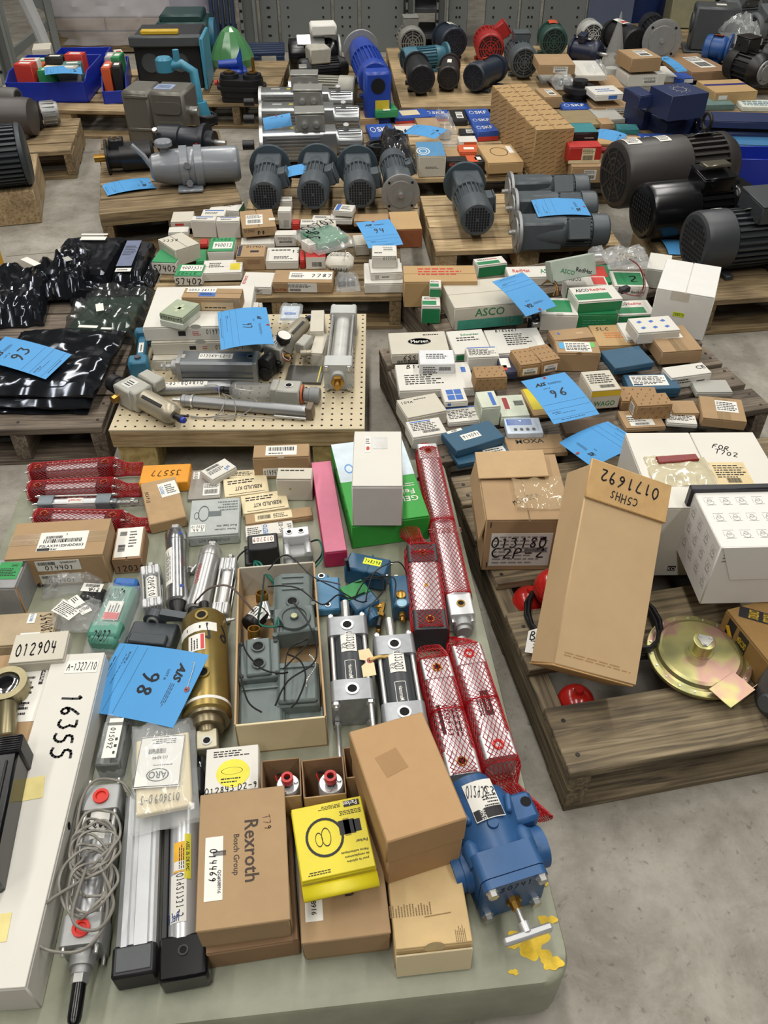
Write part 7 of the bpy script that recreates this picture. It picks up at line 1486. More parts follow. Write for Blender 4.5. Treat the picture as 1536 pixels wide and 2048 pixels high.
motor('dark grey motor with barcode label cut by the frame', (1195, 372), (1640, 330), .1, zK, M('#33373a', .4, nz=.06, name='slate_paint'), nfin=28, body=(.3, .85), box=(.68, .16, .06, .1), foot=True, labels=[lab(.22, .32, .07, .2, [bar(.5, .6, .8, .4, 90)])])
lot_tag('blue tag tucked beside the dark grey motor', (1045, 358), .14, (1128, 362), .14, (1095, 428), .135, '', hole=False, marks=False)
zone(0, 0, 512); zM_ = .1705
GB = M('#6b6860', .42, .35, nz=.05, name='grey_bronze_cast')
def gearbox():
 H = .226; a, b, c = P((716, 545), zM_ + H), P((1096, 560), zM_ + H), P((745, 480), zM_ + H); u = (b - a); W = u.length; u.normalize(); v = Vector((-u.y, u.x, 0)); D = max((c - a).dot(v), .18); o = a + u*W/2 + v*D/2; o.z = zM_
 t = thing('gearbox', 'tall grey bronze gearbox with ribbed panels', 'gearbox', o, math.atan2(u.y, u.x))
 MB().box((-W*.28, 0, H/2), (W*.44, D, H), .012).build('left_casing', GB, t); MB().box((W*.22, 0, H/2), (W*.56, D*1.02, H*1.0), .012).build('right_casing', GB, t)
 for z in (.72, .36): MB().prism(rrect(W*.44, .05, .02, 4), (W*.22, -D*.51, H*z), X, Z, (0, -.006, 0)).build('rib_panel', GB, t)
 for z in (.9, .3): MB().box((-W*.26, -D*.5, H*z), (W*.38, .008, .014), .003).build('rib', GB, t)
 put_marks(t, Face(lambda a_, b_, h: Vector((a_ - W*.05, b_ - D*.3, H + h)), W*.4, D*.6), [lab(.4, .5, .7, .7, [fin(.5, .5, .8, .7, 4)], mat=M('#8fa0c0', .4, name='blue_silver_plate'))])
 MB().cyl((W*.5, -.02, H*.6), (W*.62, -.02, H*.6), .02).build('output_shaft', STEEL, t)
gearbox()
TB = M('#3f86a0', .4, nz=.06, name='sky_teal_paint')
t, L = axis_thing('teal_pump', 'teal pump with bent pipe behind the gearbox', 'pump', (1000, 470), (1120, 470), zM_ + .2)
MB().lathe((0, 0, .03), Z, [(0, .04), (.05, .04), (.06, .03)], 20).build('head', TB, t); MB().tube([(0, 0, .05), (.08, 0, .06), (.13, 0, .03), (.14, -.02, -.1), (.14, -.02, -.17)], .022, 10).build('bent_pipe', TB, t, ang=60); MB().lathe((.14, -.02, -.195), Z, [(0, .05), (.04, .05), (.1, .035)], 18).build('base', TB, t); MB().cyl((.06, 0, .05), (.06, 0, .12), .015).build('valve_stem', TB, t)
t = thing('motor_frame', 'black box frame of a motor drive with yellow clips', 'machine frame', PY((1040, 480), 5.05), .05); t.location.z = .1305
MB().box((0, .1, .13), (.36, .3, .26), .01).build('housing', M('#1d1e20', .45, nz=.1, name='black_housing'), t); MB().box((0, -.06, .24), (.38, .06, .05), .006).build('top_rail', DGREY, t); MB().box((-.03, -.02, .275), (.2, .05, .02), .004).build('yellow_clip', M('#c9a52a', .4, name='amber_clip'), t); MB().box((.2, .0, .14), (.02, .28, .25), .004).build('blue_plate', TB, t)
for x in (-.1, .06): MB().lathe((x, -.05, .13), (0, -1, 0), [(0, .05), (.008, .045)], 16).build('bearing_cap', DGREY, t)
zone(0, 0, 512)
coil('coil of black cable behind the hydraulic pumps', (1235, 740), .05, 7, zM_ + .012, 1.0, thick=.009)
def hyd(label, a, b, r, mat, prof, name='hydraulic_pump', zc=None):
 t, L = axis_thing(name, label, 'pump', a, b, zc or zM_ + r + .004); MB().lathe((0, 0, 0), X, [(x*L, k*r) for x, k in prof], 30).build('body', mat, t, ang=35); return t, L
BKH = M('#1e1c1b', .35, .2, nz=.12, name='oily_black')
t, L = hyd('black hydraulic motor with a brass shaft at the pallet edge', (640, 945), (925, 925), .056, BKH, [(0, .7), (.0, 1.25), (.05, 1.25), (.05, .8), (.3, .82), (.3, 1), (.95, 1), (1, .85)])
MB().box((L*.25, 0, .05), (.06, .055, .05), .005).build('port_block', BKH, t); port(t, L*.25, .0755, .011, rim=BRASS); MB().cyl((0, 0, 0), (-.05, 0, 0), .016).build('shaft', BRASS, t)
t, L = hyd('dark blue-black pump with a red port plug in front of the gearbox', (960, 832), (1290, 855), .062, M('#20242b', .35, .2, nz=.1, name='blue_black_paint'), [(0, .8), (.02, .95), (.4, 1), (.42, .9), (.55, .95), (.8, .9), (.8, 1.2), (.87, 1.2), (.87, .8), (1, .75)])
MB().lathe((L*.78, -.05, -.01), (0, -1, .1), [(0, .022), (.012, .022), (.012, .014)], 18).build('port_plug', RED, t); put_marks(t, cyl_face(L, .062), [lab(.6, .4, .16, .2, [fin(.5, .5, .8, .7, 3)], mat=BRASS)]); MB().cyl((L, 0, 0), (L + .05, 0, 0), .012).build('shaft', STEEL, t); MB().lathe((L*.05, -.06, .05), (0, -.5, 1), [(0, .012), (.01, .012)], 6).build('bolt', STEEL, t)
GP = M('#7b8086', .32, nz=.04, coat=.3, name='light_grey_gloss')
t, L = hyd('light grey gloss pump with a can motor and clamp straps', (905, 1010), (1440, 980), .07, GP, [(0, .55), (.03, .75), (.12, .85), (.2, .95), (.4, 1), (.42, 1.04), (.5, 1.04), (.52, .98), (.92, 1), (.97, .95), (1, .78)])
for x in (.34, .5): MB().lathe((L*x, 0, 0), X, [(0, .073), (.0, .079), (.03, .079), (.03, .073)], 32).build('clamp_strap', GP, t)
MB().lathe((L*.18, 0, .055), Z, [(0, .018), (.03, .018), (.03, .035), (.045, .035), (.05, .03)], 24).build('filler_cap', GP, t); MB().tube([(L*.05, -.02, -.01), (-.02, .0, .05), (-.06, .01, .09)], .01, 8).build('lever', GP, t); MB().box((L*.42, -.03, -.066), (.1, .14, .012), .004).build('foot', GP, t)
for z in (.03, -.04): MB().lathe((L*.42, -.076, z), (0, -1, 0), [(0, .014), (.008, .014)], 6).build('clamp_bolt', GP, t)
lot_tag('blue tag lying on the oak pallet below the grey pump', (935, 1128), .176, (890, 1065), .19, (642, 1168), .174, '')
zone(0, 0, 512)
motor('dark finned motor cut by the left frame edge', (165, 920), (-260, 960), .12, .14, M('#33393d', .45, nz=.08, name='charcoal_paint'), fan=0, nfin=34, body=(.08, .9), foot=False, plate=False)
for lb, fl_, fr_, bk_, H_ in (('thick sawn pine timber under the dark finned motor', (-60, 1290), (248, 1262), (-120, 990), .14),):
 a, b = P(fl_, H_), P(fr_, H_); t, L = axis_thing3('timber_block', lb, 'timber', P((225, 1240), .07), P((252, 1012), .07)); MB().box((L/2, .11, 0), (L, .22, .138), .003).build('beam', NEWW, t)
t, L = axis_thing('brown_gearmotor', 'brown-grey gear motor with cream label at the left edge', 'motor', (205, 700), (-200, 700), .13 + .088)
MB().lathe((0, 0, 0), X, [(0, .06), (.005, .08), (.04, .085), (L, .085)], 32).build('body', M('#4f4a47', .45, .2, nz=.06, name='brown_grey'), t); MB().box((L*.35, 0, -.06), (L*.5, .12, .05), .004).build('foot', M('#4f4a47', .45, .2, nz=.06, name='brown_grey'), t); put_marks(t, cyl_face(L, .0852), [lab(.55, .35, .12, .3, [fin(.5, .5, .8, .7, 4)], mat=M('#cfc39a', .5, name='cream_label'))])
t, L = axis_thing('ribbed_canister', 'ribbed aluminium canister on a black bracket behind the brown motor', 'canister', (352, 672), (252, 682), .13 + .058)
MB().lathe((0, 0, 0), X, [(0, .045), (.01, .05), (L, .055)], 24).build('can', CAST, t); fins(t, .015, L - .005, .05, 16, CAST, .006); MB().box((L + .02, .01, .0), (.03, .13, .1), .01).build('bracket', BLK, t)
motor('grey motor lying behind the ribbed canister', (110, 590), (-180, 575), .05, .13, M('#5d5c58', .45, nz=.06, name='warm_grey'), foot=True, zc=.2)
zone(480, 0, 512); zH = .1305
SV = M('#a8aaab', .3, .8, nz=.05, name='servo_silver'); SB = M('#9a9a94', .4, .5, nz=.05, name='servo_box_grey')
def servo(label, a, b, s):
 t, L = axis_thing('servo_motor', label, 'motor', a, b, zH + s*.62 + .002, group='silver servo motors')
 capblock(t, L*.05, L*.62, s, SV, s*.12, 'stator'); q = MB()
 for k in range(7):
  for sgn in (-1, 1): q.box((L*.34, sgn*s*.5, -s*.36 + k*s*.115), (L*.5, .006, s*.05))
 o = q.build('cooling_fin', SV, t); o['kind'] = 'stuff'
 capblock(t, L*.62, L*.74, s*.98, SV, s*.08, 'rear_shield'); MB().lathe((L*.74, 0, 0), X, [(0, s*.46), (.01, s*.42), (L*.25, s*.42), (L*.26, s*.36)], 30).build('encoder_cap', SV, t); fins(t, L*.77, L*.98, s*.42, 22, SV, .004)
 MB().lathe((L*.05, 0, 0), -X, [(0, s*.5), (0, s*.62), (.014, s*.62), (.016, s*.58), (.016, s*.4)], 40).build('flange', STEEL, t); MB().cyl((-.02, 0, 0), (-.07, 0, 0), s*.16).build('shaft', BLK, t)
 MB().box((L*.5, 0, s*.5 + .035), (L*.27, s*.8, .075), .006).build('terminal_box', SB, t); MB().box((L*.5, 0, s*.5 + .075), (L*.285, s*.84, .008), .003).build('terminal_lid', SB, t)
 for x in (.45, .56): MB().lathe((L*x, -s*.4, s*.5 + .03), (0, -1, 0), [(0, .014), (.012, .014), (.012, .01), (.02, .01)], 14).build('cable_gland', STEEL, t)
 MB().lathe((L*.84, -.0, s*.4), (0, -.4, 1), [(0, .012), (.03, .012), (.03, .009)], 14).build('connector', CAST, t)
 put_marks(t, Face(lambda a_, b_, h: Vector((L*.1 + a_, b_ - s*.4, s*.5 + h)), L*.3, s*.8), [lab(.3, .6, .3, .2, [], mat=GREYC), lab(.75, .6, .12, .2, [], mat=M('#cfc23a', .5, nz=0, name='yellow_line'))])
servo('nearest silver servo motor with fins', (112, 868), (738, 850), .125); servo('middle silver servo motor', (112, 715), (720, 712), .125); servo('silver servo motor third from the front', (108, 612), (682, 608), .115)
lot_tag('blue tag hung on the middle servo motor', (300, 678), .33, (135, 708), .33, (312, 752), .29, '')
zP = .1305
motor('beige finned motor behind the silver servos', (695, 545), (430, 536), .07, zP, M('#98968a', .42, nz=.04, name='beige_paint'), fan=0, nfin=28, body=(.36, .9), foot=True, plate=False)
servo('farthest silver servo with only its terminal box showing', (300, 545), (470, 540), .08)
t = motor('black motor with a beige terminal box', (360, 425), (640, 400), .06, zP, BLK, nfin=24, body=(.2, .8), foot=True, plate=False); MB().box((t['L']*.4, 0, .075), (.12, .11, .08), .008).build('beige_terminal_box', M('#a9a598', .45, name='beige_box'), t)
t = motor('black and chrome motor with white lid at the very back', (295, 330), (585, 320), .085, zP, BLKG, fl=.096, flmat=CAST, nfin=24, body=(.3, .8), foot=True, plate=False, labels=[lab(.06, .3, .08, .3, [rct(.5, .85, .8, .2, AR), fin(.5, .4, .8, .6, 4)])]); MB().box((t['L']*.72, 0, .13), (.15, .12, .06), .01).build('white_box', PAPER, t); MB().box((t['L']*.45, -.03, .08), (.16, .08, .01), .004, Matrix.Rotation(.5, 3, 'X')).build('chrome_shroud', STEEL, t)
BLM = M('#1f3f9a', .38, nz=.06, name='royal_blue_paint')
t = motor('royal blue gearmotor with a yellow sticker', (812, 480), (728, 300), .085, zP, BLM, fan=0, fl=.1, flmat=CAST, nfin=24, body=(.1, .55), foot=True, plate=False, zc=.3)
MB().box((-.06, 0, -.06), (.1, .13, .24), .012).build('gear_head', BLM, t); MB().lathe((-.112, 0, 0), -X, [(0, .035), (.002, .035)], 20).build('bore', HOLE, t); MB().box((-.112, -.02, -.1), (.003, .07, .07)).build('yellow_sticker', M('#c9b32a', .5, name='sticker_yellow'), t)
NV = M('#232b38', .4, nz=.08, name='navy_paint'); TL = M('#3f6d7e', .4, nz=.06, name='dull_teal'); zc_ = .1305
motor('black motor with a spoked end facing the aisle', (1090, 478), (1050, 375), .075, zc_, M('#202124', .4, nz=.08, name='satin_black'), gstyle='ring', body=(.3, .75), foot=True, plate=False, smooth=True)
motor('brown-black motor beside the spoked one', (1250, 470), (1262, 372), .062, zc_, M('#2a2624', .42, nz=.08, name='brown_black'), gstyle='ring', body=(.3, .75), foot=True, plate=False, smooth=True, labels=[lab(.3, .5, .2, .12, [])])
motor('navy motor with a red sticker', (1400, 465), (1560, 400), .072, zc_, NV, gstyle='ring', body=(.25, .8), foot=True, plate=False, smooth=True, labels=[lab(.45, .38, .12, .2, [], mat=M('#c8402c', .5, name='red_sticker'))])
motor('teal motor lying behind the spoked black one', (975, 355), (1225, 332), .06, zc_, TL, fl=.07, flmat=TL, nfin=20, foot=True, plate=False)
motor('grey motor with box on top at the back left of its row', (1035, 260), (1010, 215), .085, zc_, M('#7f7e78', .45, nz=.05, name='putty_grey'), gstyle='ring', body=(.3, .7), box=(.6, .1, .05, 0), foot=True, plate=False)
motor('dark navy motor with white sticker at the back', (1285, 260), (1215, 215), .088, zc_, NV, gstyle='ring', body=(.3, .75), foot=True, plate=False, smooth=True, labels=[lab(.5, .6, .3, .25, [fin(.5, .5, .8, .8, 4)])])
zone(960, 0, 576)
motor('red motor with an angled junction box', (55, 262), (30, 200), .085, zc_, M('#a02a28', .4, nz=.06, name='motor_red'), gstyle='ring', body=(.3, .7), box=(.6, .09, .07, .9), foot=True, plate=False)
motor('grey motor with concentric fan grille and square box', (238, 335), (190, 255), .082, zc_, M('#4c5356', .42, nz=.06, name='steel_grey_paint'), gstyle='ring', body=(.3, .75), box=(.6, .1, .045, 0), foot=True, plate=False)
motor('dark green motor with an orange sticker', (395, 225), (370, 180), .085, zc_, M('#2c4a42', .42, nz=.06, name='bottle_green'), gstyle='ring', body=(.3, .75), foot=True, plate=False, smooth=True, labels=[lab(.6, .5, .4, .2, [], mat=M('#c8502c', .5, name='orange_sticker'))])
motor('navy capacitor motor with a white wrapped label', (490, 262), (640, 288), .068, zc_, M('#1d2338', .38, nz=.06, name='midnight_paint'), fan=0, body=(.1, .8), shaft=.05, foot=True, plate=False, smooth=True, box=(.4, .05, .04, .3), labels=[lab(.38, .36, .5, .4, [fin(.4, .5, .6, .7, 5)])])
motor('black motor with white spoked grille behind the capacitor motor', (600, 190), (570, 160), .075, zc_, M('#b0b0ac', .4, nz=.05, name='pale_shell'), gstyle='ring', body=(.3, .75), foot=True, plate=False, smooth=True)
motor('long black motor pointing at the round flange', (830, 235), (690, 170), .085, zc_, M('#1a1b1d', .4, nz=.08, name='matt_black'), gstyle='ring', body=(.25, .8), foot=True, plate=False, smooth=True, labels=[lab(.6, .5, .4, .2, [rct(.3, .5, .3, .8, AR)])])
motor('black motor with a big steel flange facing the aisle', (905, 130), (968, 215), .075, zc_, M('#1a1b1d', .4, nz=.08, name='matt_black'), fan=0, fl=.115, flmat=CAST, shaft=.03, foot=False, plate=False, zc=.25)
t = motor('blue gear reducer with an orange sticker', (1200, 250), (1320, 265), .07, .1305, M('#1f4a86', .4, nz=.06, name='reducer_blue'), fan=0, fl=.085, foot=True, plate=False, smooth=True, shaft=.04, labels=[lab(.5, .4, .35, .25, [], mat=M('#c8502c', .5, name='orange_sticker'))])
motor('black gear reducer with a hollow bore at the right edge', (1350, 330), (1520, 385), .085, .1305, M('#1d1c1b', .42, nz=.1, name='reducer_black'), fan=0, nfin=18, fl=.06, flmat=CAST, foot=True, plate=False, box=(.3, .1, .07, 0))
motor('black reducer with orange sticker cut by the right frame edge', (1510, 300), (1640, 320), .075, .1305, M('#1d1c1b', .42, nz=.1, name='reducer_black'), fan=0, foot=True, plate=False, smooth=True, labels=[lab(.1, .4, .2, .2, [], mat=M('#c8502c', .5, name='orange_sticker'))])
t = thing('grey_gear_case', 'square grey gear case beside the blue reducer', 'gearbox', P((1215, 265), .1305), -.2)
MB().box((0, 0, .13), (.26, .2, .24), .012).build('case', M('#45494a', .45, nz=.06, name='case_grey'), t); MB().box((0, 0, .006), (.32, .24, .012), .003).build('foot', M('#45494a', .45, nz=.06, name='case_grey'), t); MB().lathe((-.13, 0, .15), -X, [(0, .06), (.01, .055), (.01, .03)], 20).build('bearing_cap', DGREY, t); put_marks(t, Face(lambda a, b, h: Vector((a - .1, b - .08, .25 + h)), .2, .16), [lab(.6, .5, .3, .3, [])])
for lb, a, b in (('grey motor nearest in the stack by the timber crate', (1285, 85), (1480, 70)), ('grey motor cut by the top frame edge', (1300, 30), (1510, 5)), ('grey ribbed motor wrapped in film at the right', (1440, 165), (1560, 155))):
 motor(lb, a, b, .1, .1305, M('#5d6163', .42, nz=.06, name='mid_grey_paint'), nfin=24, foot=True, plate=False, box=(.5, .12, .05, .4), gstyle='ring')
t, W, D = bag_thing('clear plastic film bunched over the grey ribbed motor', (1360, 240), (1500, 240), (1370, 170), .1305 + .12, .08, 97, CLEAR, amp=.05); t2 = t
# ================================================================== bearing boxes, cartons and bins at the back
SKB = M('#2a4fa0', .45, nz=.05, name='bearing_blue'); ORG = M('#c4552a', .5, nz=.05, name='orange_card'); BKC = M('#1c1b1c', .45, nz=.06, name='black_card'); NVC = M('#1f2c52', .5, nz=.08, ns=12, name='navy_card2')
SKF = {'top': [txt('SKF', .6, .55, .35, 0, PAPER, .5), ('ring', .2, .55, .2, .4, 0, PAPER, .2)], 'front': [rct(.5, .25, .98, .45, AR)]}
LB = {'front': [lab(.6, .5, .4, .6, LBL)]}; TP = {'top': [lab(.6, .5, .4, .6, LBL)]}
def many(z, rows):
 for r in rows:
  lb, fl, fr, bk, hp, mt = r[:6]; carton(lb, z + (r[7] if len(r) > 7 else 0), fl, fr, bk, hp=hp, mat=mt, style='tuck' if len(r) < 9 else r[8], marks=r[6] if len(r) > 6 else None)
zone(480, 0, 512)
many(.1205, [
('kraft carton under the green and white one by the servos', (722, 715), (832, 705), (726, 664), 45, KRAFT),
('small green carton with a white band', (815, 668), (946, 652), (810, 624), 44, GRC, {'top': [rct(.5, .5, .3, .98, PAPER)]}, .04),
('blue bearing box nearest the servo motors', (785, 822), (942, 806), (775, 746), 44, SKB, SKF),
('blue and cream bearing box behind the black ring', (930, 712), (1142, 690), (920, 662), 34, SKB, {'top': [rct(.5, .6, .5, .6, CREAM)], 'front': [rct(.5, .25, .98, .45, AR)]}),
('long blue bearing box at the back of its pallet', (1102, 700), (1256, 698), (1096, 658), 28, SKB, SKF),
('white and red carton behind the blue tag', (940, 796), (1076, 790), (930, 748), 26, WHITE, {'top': [rct(.5, .9, .9, .1, AR)]}),
('crumpled kraft carton between the bearing boxes', (1076, 766), (1206, 756), (1062, 708), 34, KRAFT),
('black carton with a white sticker among the bearing boxes', (1266, 722), (1366, 716), (1262, 660), 34, BKC, TP),
('rearmost of three striped blue bearing boxes', (1375, 702), (1512, 694), (1360, 655), 30, SKB, SKF), ('middle of three striped blue bearing boxes', (1398, 744), (1528, 736), (1382, 704), 30, SKB, SKF), ('front one of three striped blue bearing boxes', (1428, 792), (1552, 782), (1402, 746), 58, SKB, SKF),
('black carton with white sticker by the clear bag', (1322, 806), (1422, 800), (1326, 770), 24, BKC, TP), ('white and orange carton above the orange one', (1316, 852), (1424, 845), (1316, 816), 28, WHITE, {'front': [rct(.6, .5, .7, .9, ORG)]}), ('orange carton before the white and orange one', (1316, 912), (1440, 905), (1322, 868), 34, ORG, {'top': [rct(.5, .5, .5, .3, PAPER)]}),
('kraft flap carton behind the black lettered ones', (1240, 938), (1320, 930), (1236, 896), 30, KRAFT),
('black carton with orange lettering', (1240, 968), (1366, 962), (1238, 938), 82, BKC, {'front': [txt('BEXMELL', .5, .75, .2, 0, ORG, .8)]}), ('black and orange carton with a torn white top', (1366, 975), (1486, 965), (1352, 932), 75, BKC, {'top': [rct(.3, .5, .5, .9, ORG), rct(.6, .5, .3, .4, PAPER)], 'front': [rct(.3, .8, .3, .2, ORG)]}),
('white carton with a blue swirl lid', (1074, 938), (1236, 932), (1060, 852), 126, OFFW, {'top': [rct(.5, .5, .98, .98, M('#4f86b0', .5, name='swirl_blue')), ('ring', .2, .35, .5, .5, 0, PAPER, .15), ('ring', .2, .35, .3, .3, 0, PAPER, .2)], 'front': [fin(.5, .45, .5, .12, 2)]})])
for lb, p, z, R, h in (('upper black bearing ring beside the green carton', (848, 715), .13, .05, .05), ('black bearing ring in front of the blue bearing box', (915, 850), .18, .062, .04), ('black flange ring low by the gearmotors', (835, 930), .122, .075, .05)):
 t = thing('bearing_ring', lb, 'bearing', P(p, z), 0); MB().lathe((0, 0, 0), Z, [(0, R*.6), (0, R), (h*.4, R), (h*.4, R*.85), (h, R*.8), (h, R*.6), (0, R*.6)], 30, cap=False).build('ring', BLK, t); MB().ring((0, 0, h*.2), Z, R*.64, R*.45, h*.6).build('inner_ring', DGREY, t)
bag_thing('crumpled black plastic bag behind the turned gearmotor', (850, 1040), (1060, 1035), (850, 890), .1205, .09, 101, film('black_film', '#35363a', .8, .1, 1.0), amp=.05)
t, W, D = bag_thing('clear bag standing beside the blue tag and black cartons', (1215, 885), (1310, 880), (1220, 780), .1205, .1, 103, CLEAR, amp=.03); MB().lathe((0, 0, .004), Z, [(0, .03), (.03, .03)], 18).build('roller', STEEL, t)
lot_tag('blue tag lying over the bearing boxes', (1245, 778), .21, (1168, 834), .19, (1018, 768), .21, '')
zone(960, 0, 576); z8 = .1205
STR = [('rect', .1 + .2*i, .08 + .105*j, .17, .012, 22, M('#6b4a2c', .7, nz=0, name='diagonal_print')) for i in range(5) for j in range(9)]
carton('tall kraft carton covered in diagonal print', z8, (300, 694), (484, 662), (122, 452), hp=248, mat=M('#a8895c', .75, nz=.06, name='printed_tan'), style='rsc', marks={'top': STR, 'front': STR, 'left': STR})
many(z8, [
('lower kraft carton with a drawn circle beside the diagonal print', (40, 930), (196, 925), (20, 880), 14, KRAFT), ('kraft carton with a drawn circle on its lid', (45, 870), (228, 852), (10, 776), 60, TAN, {'top': [('ring', .5, .6, .5, .5, 0, INK, .08), lab(.85, .7, .14, .4)]}, .02),
('kraft carton with a white label near the concentric grille motor', (318, 346), (505, 338), (312, 288), 52, KRAFT, LB, .1), ('grey carton under that labelled kraft one', (330, 440), (500, 430), (330, 400), 20, GREYC), ('flat white carton behind the pulleys', (508, 402), (662, 388), (512, 322), 30, WHITE, {}, .06),
('kraft carton under a bunched clear bag', (552, 468), (762, 455), (545, 400), 30, KRAFT), ('white carton with a blue bird print', (618, 507), (762, 491), (586, 460), 34, WHITE, {'top': [fin(.5, .5, .6, .4, 2, 0, BLUP)], 'front': [rct(.6, .5, .3, .6, BLUP)]}, .06), ('kraft and white carton under the blue bird one', (604, 575), (792, 562), (592, 520), 34, KRAFT, {'front': [lab(.65, .5, .6, .7, LBL)]}),
('grey tin case below the kraft and white carton', (640, 640), (770, 628), (598, 580), 24, GREYC), ('olive cardboard sheet carton in the middle', (482, 668), (650, 655), (432, 590), 20, M('#8a7a58', .7, name='olive_card')), ('small kraft carton right of the olive one', (650, 662), (712, 652), (640, 628), 30, KRAFT), ('red and blue bearing carton behind the olive one', (448, 582), (590, 576), (434, 545), 22, SKB, SKF),
('kraft carton with white tag behind the pulleys', (345, 520), (432, 508), (318, 470), 60, KRAFT, TP), ('teal and black bearing carton', (490, 708), (626, 694), (490, 655), 48, BKC, {'top': [rct(.5, .5, .96, .9, M('#2f7a80', .5, name='teal_print'))], 'front': [fin(.7, .4, .4, .2, 1, 0, PAPER)]}, .13),
('red carton with a pale barcode panel', (480, 785), (646, 772), (486, 752), 88, RC, {'front': [lab(.6, .5, .4, .8, LBL, mat=CREAM), rct(.5, .1, .98, .2, CREAM)]}, .07), ('kraft carton with barcode under the red one', (492, 890), (658, 885), (482, 860), 88, KRAFT, LB), ('tan striped carton below the blue tag', (640, 770), (752, 762), (632, 722), 20, TAN), ('thin red carton at the foot of the blue tag', (648, 802), (762, 795), (648, 784), 14, RC),
('small kraft carton with cream label before the big motor', (755, 768), (876, 760), (760, 724), 30, KRAFT, TP, .04), ('blue bearing carton before the navy ones', (880, 770), (1066, 752), (890, 712), 30, SKB, SKF), ('teal lid carton behind the kraft and cream one', (735, 690), (850, 690), (730, 660), 24, M('#2f7a80', .5, name='teal_print'), {}),
('white carton with grey label under the kraft cube', (792, 402), (982, 386), (756, 356), 62, WHITE, LB), ('kraft cube carton on the white labelled one', (812, 314), (948, 292), (786, 262), 74, KRAFT, TP, .075), ('white carton right of the kraft cube', (960, 410), (1040, 396), (944, 352), 30, WHITE), ('small blue and white carton at the centre back', (1050, 420), (1126, 405), (1044, 388), 28, SKB, {'front': [rct(.7, .5, .5, .7, PAPER)]}),
('wide brown carton behind the banded one', (1132, 386), (1320, 364), (1002, 290), 46, KRAFT3, TP), ('kraft carton with a purple band', (1256, 494), (1466, 474), (1192, 428), 72, TAN, {'top': [rct(.5, .6, .98, .14, M('#2f2a6a', .5, nz=0, name='purple_band'))], 'front': [lab(.2, .6, .2, .3)]}), ('green-grey carton between navy cube and banded kraft', (1200, 560), (1340, 540), (1132, 452), 30, M('#5a7470', .6, name='green_grey_card')), ('pale printed carton at the right edge', (1400, 570), (1600, 560), (1410, 530), 24, LGRN, {'top': [fin(.5, .5, .8, .6, 3, 0, TEAL)]}),
('navy carton at the far left of the navy stack', (855, 512), (930, 500), (782, 466), 70, NVC, {}, .13), ('lower navy carton under the left one', (880, 590), (960, 580), (772, 545), 105, NVC), ('navy carton under the star-printed cube', (1002, 652), (1172, 636), (872, 600), 84, NVC, {}, 0),
('upper long navy carton at the right', (1180, 640), (1640, 640), (1200, 592), 40, NVC, {}, .06), ('lower long navy carton at the right', (1168, 702), (1640, 700), (1180, 655), 50, NVC), ('long light blue carton above the royal blue bin', (1150, 762), (1640, 770), (1145, 712), 30, M('#3a6f9a', .5, nz=.06, name='sky_card'))])
carton('star-printed navy cube carton on top of the navy stack', z8 + .11, (1028, 514), (1217, 490), (922, 456), hp=135, mat=NVC, style='plain', marks={'top': [('ring', .5, .5, .3, .4, 0, GREYC, .1)] + [('rect', .5 + .2*math.cos(k*.52), .5 + .3*math.sin(k*.52), .06, .01, k*30, GREYC) for k in range(12)]})
def bin_(label, z, fl, fr, bk, H, mat, lipf=.6):
 a, b, c = P(fl, z + H), P(fr, z + H), P(bk, z + H); u = b - a; W = u.length; u.normalize(); v = Vector((-u.y, u.x, 0)); D = (c - a).dot(v); o = a + u*W/2 + v*D/2; o.z = z
 t = thing('parts_bin', label, 'bin', o, math.atan2(u.y, u.x), 'blue parts bins')
 MB().box((0, 0, .003), (W, D, .006)).build('base', mat, t); MB().box((0, D/2 - .003, H/2), (W, .006, H), .002).build('back_wall', mat, t); MB().box((0, -D/2 + .003, H*lipf/2), (W, .006, H*lipf), .002).build('front_wall', mat, t)
 for s in (-1, 1): MB().prism([(-D/2, 0), (D/2, 0), (D/2, H), (-D*.3, H), (-D/2, H*lipf)], (s*(W/2 - .003) - .003, 0, 0), Y, Z, (.006, 0, 0)).build('side_wall', mat, t)
 return o, u, v, W, D
RB = M('#1a2f9a', .4, nz=.05, name='royal_blue_plastic')
bin_('royal blue bin at the right edge beside the big motor', z8, (1318, 835), (1640, 842), (1312, 775), .16, RB, .95)
t = thing('pulley', 'black stepped pulley among the cartons', 'pulley', P((520, 545), z8), 0); MB().lathe((0, 0, 0), Z, [(0, .08), (.025, .085), (.03, .06), (.05, .06), (.055, .085), (.08, .085), (.08, .04), (.11, .04), (.11, .015)], 32).build('wheel', BLK, t)
for lb, fl_, fr_, bk_, H_, sd in (('bunched clear bag on the kraft carton by the pulley', (575, 425), (680, 425), (570, 375), .04, 105), ('clear bag with a grey ring behind the pulley', (405, 480), (520, 478), (410, 430), .04, 106)):
 t, W, D = bag_thing(lb, fl_, fr_, bk_, z8 + .06, H_, sd, CLEAR, amp=.03); MB().ring((0, 0, .005), Z, .035, .02, .02).build('ring', DGREY, t)
t = thing('plastic_bag', 'tall pointed clear bag standing by the kraft cube', 'bag', P((700, 395), z8), 0); MB().lathe((0, 0, 0), Z, [(0, .055), (.05, .06), (.12, .05), (.2, .03), (.27, .012), (.32, .003)], 11).build('film', BAGD, t, ang=20)
MB().lathe((0, 0, .004), Z, [(0, .04), (.03, .04)], 18).build('white_part', PAPER, t)
lot_tag('blue tag by the teal carton and big grey motor', (785, 718), .2, (752, 768), .18, (628, 700), .21, '', hole=True)
lot_tag('pale blue tag under the kraft cube at the back', (945, 305), .24, (1000, 300), .24, (1050, 385), .2, '', hole=False)
zone(0, 0, 512); zN = .1405
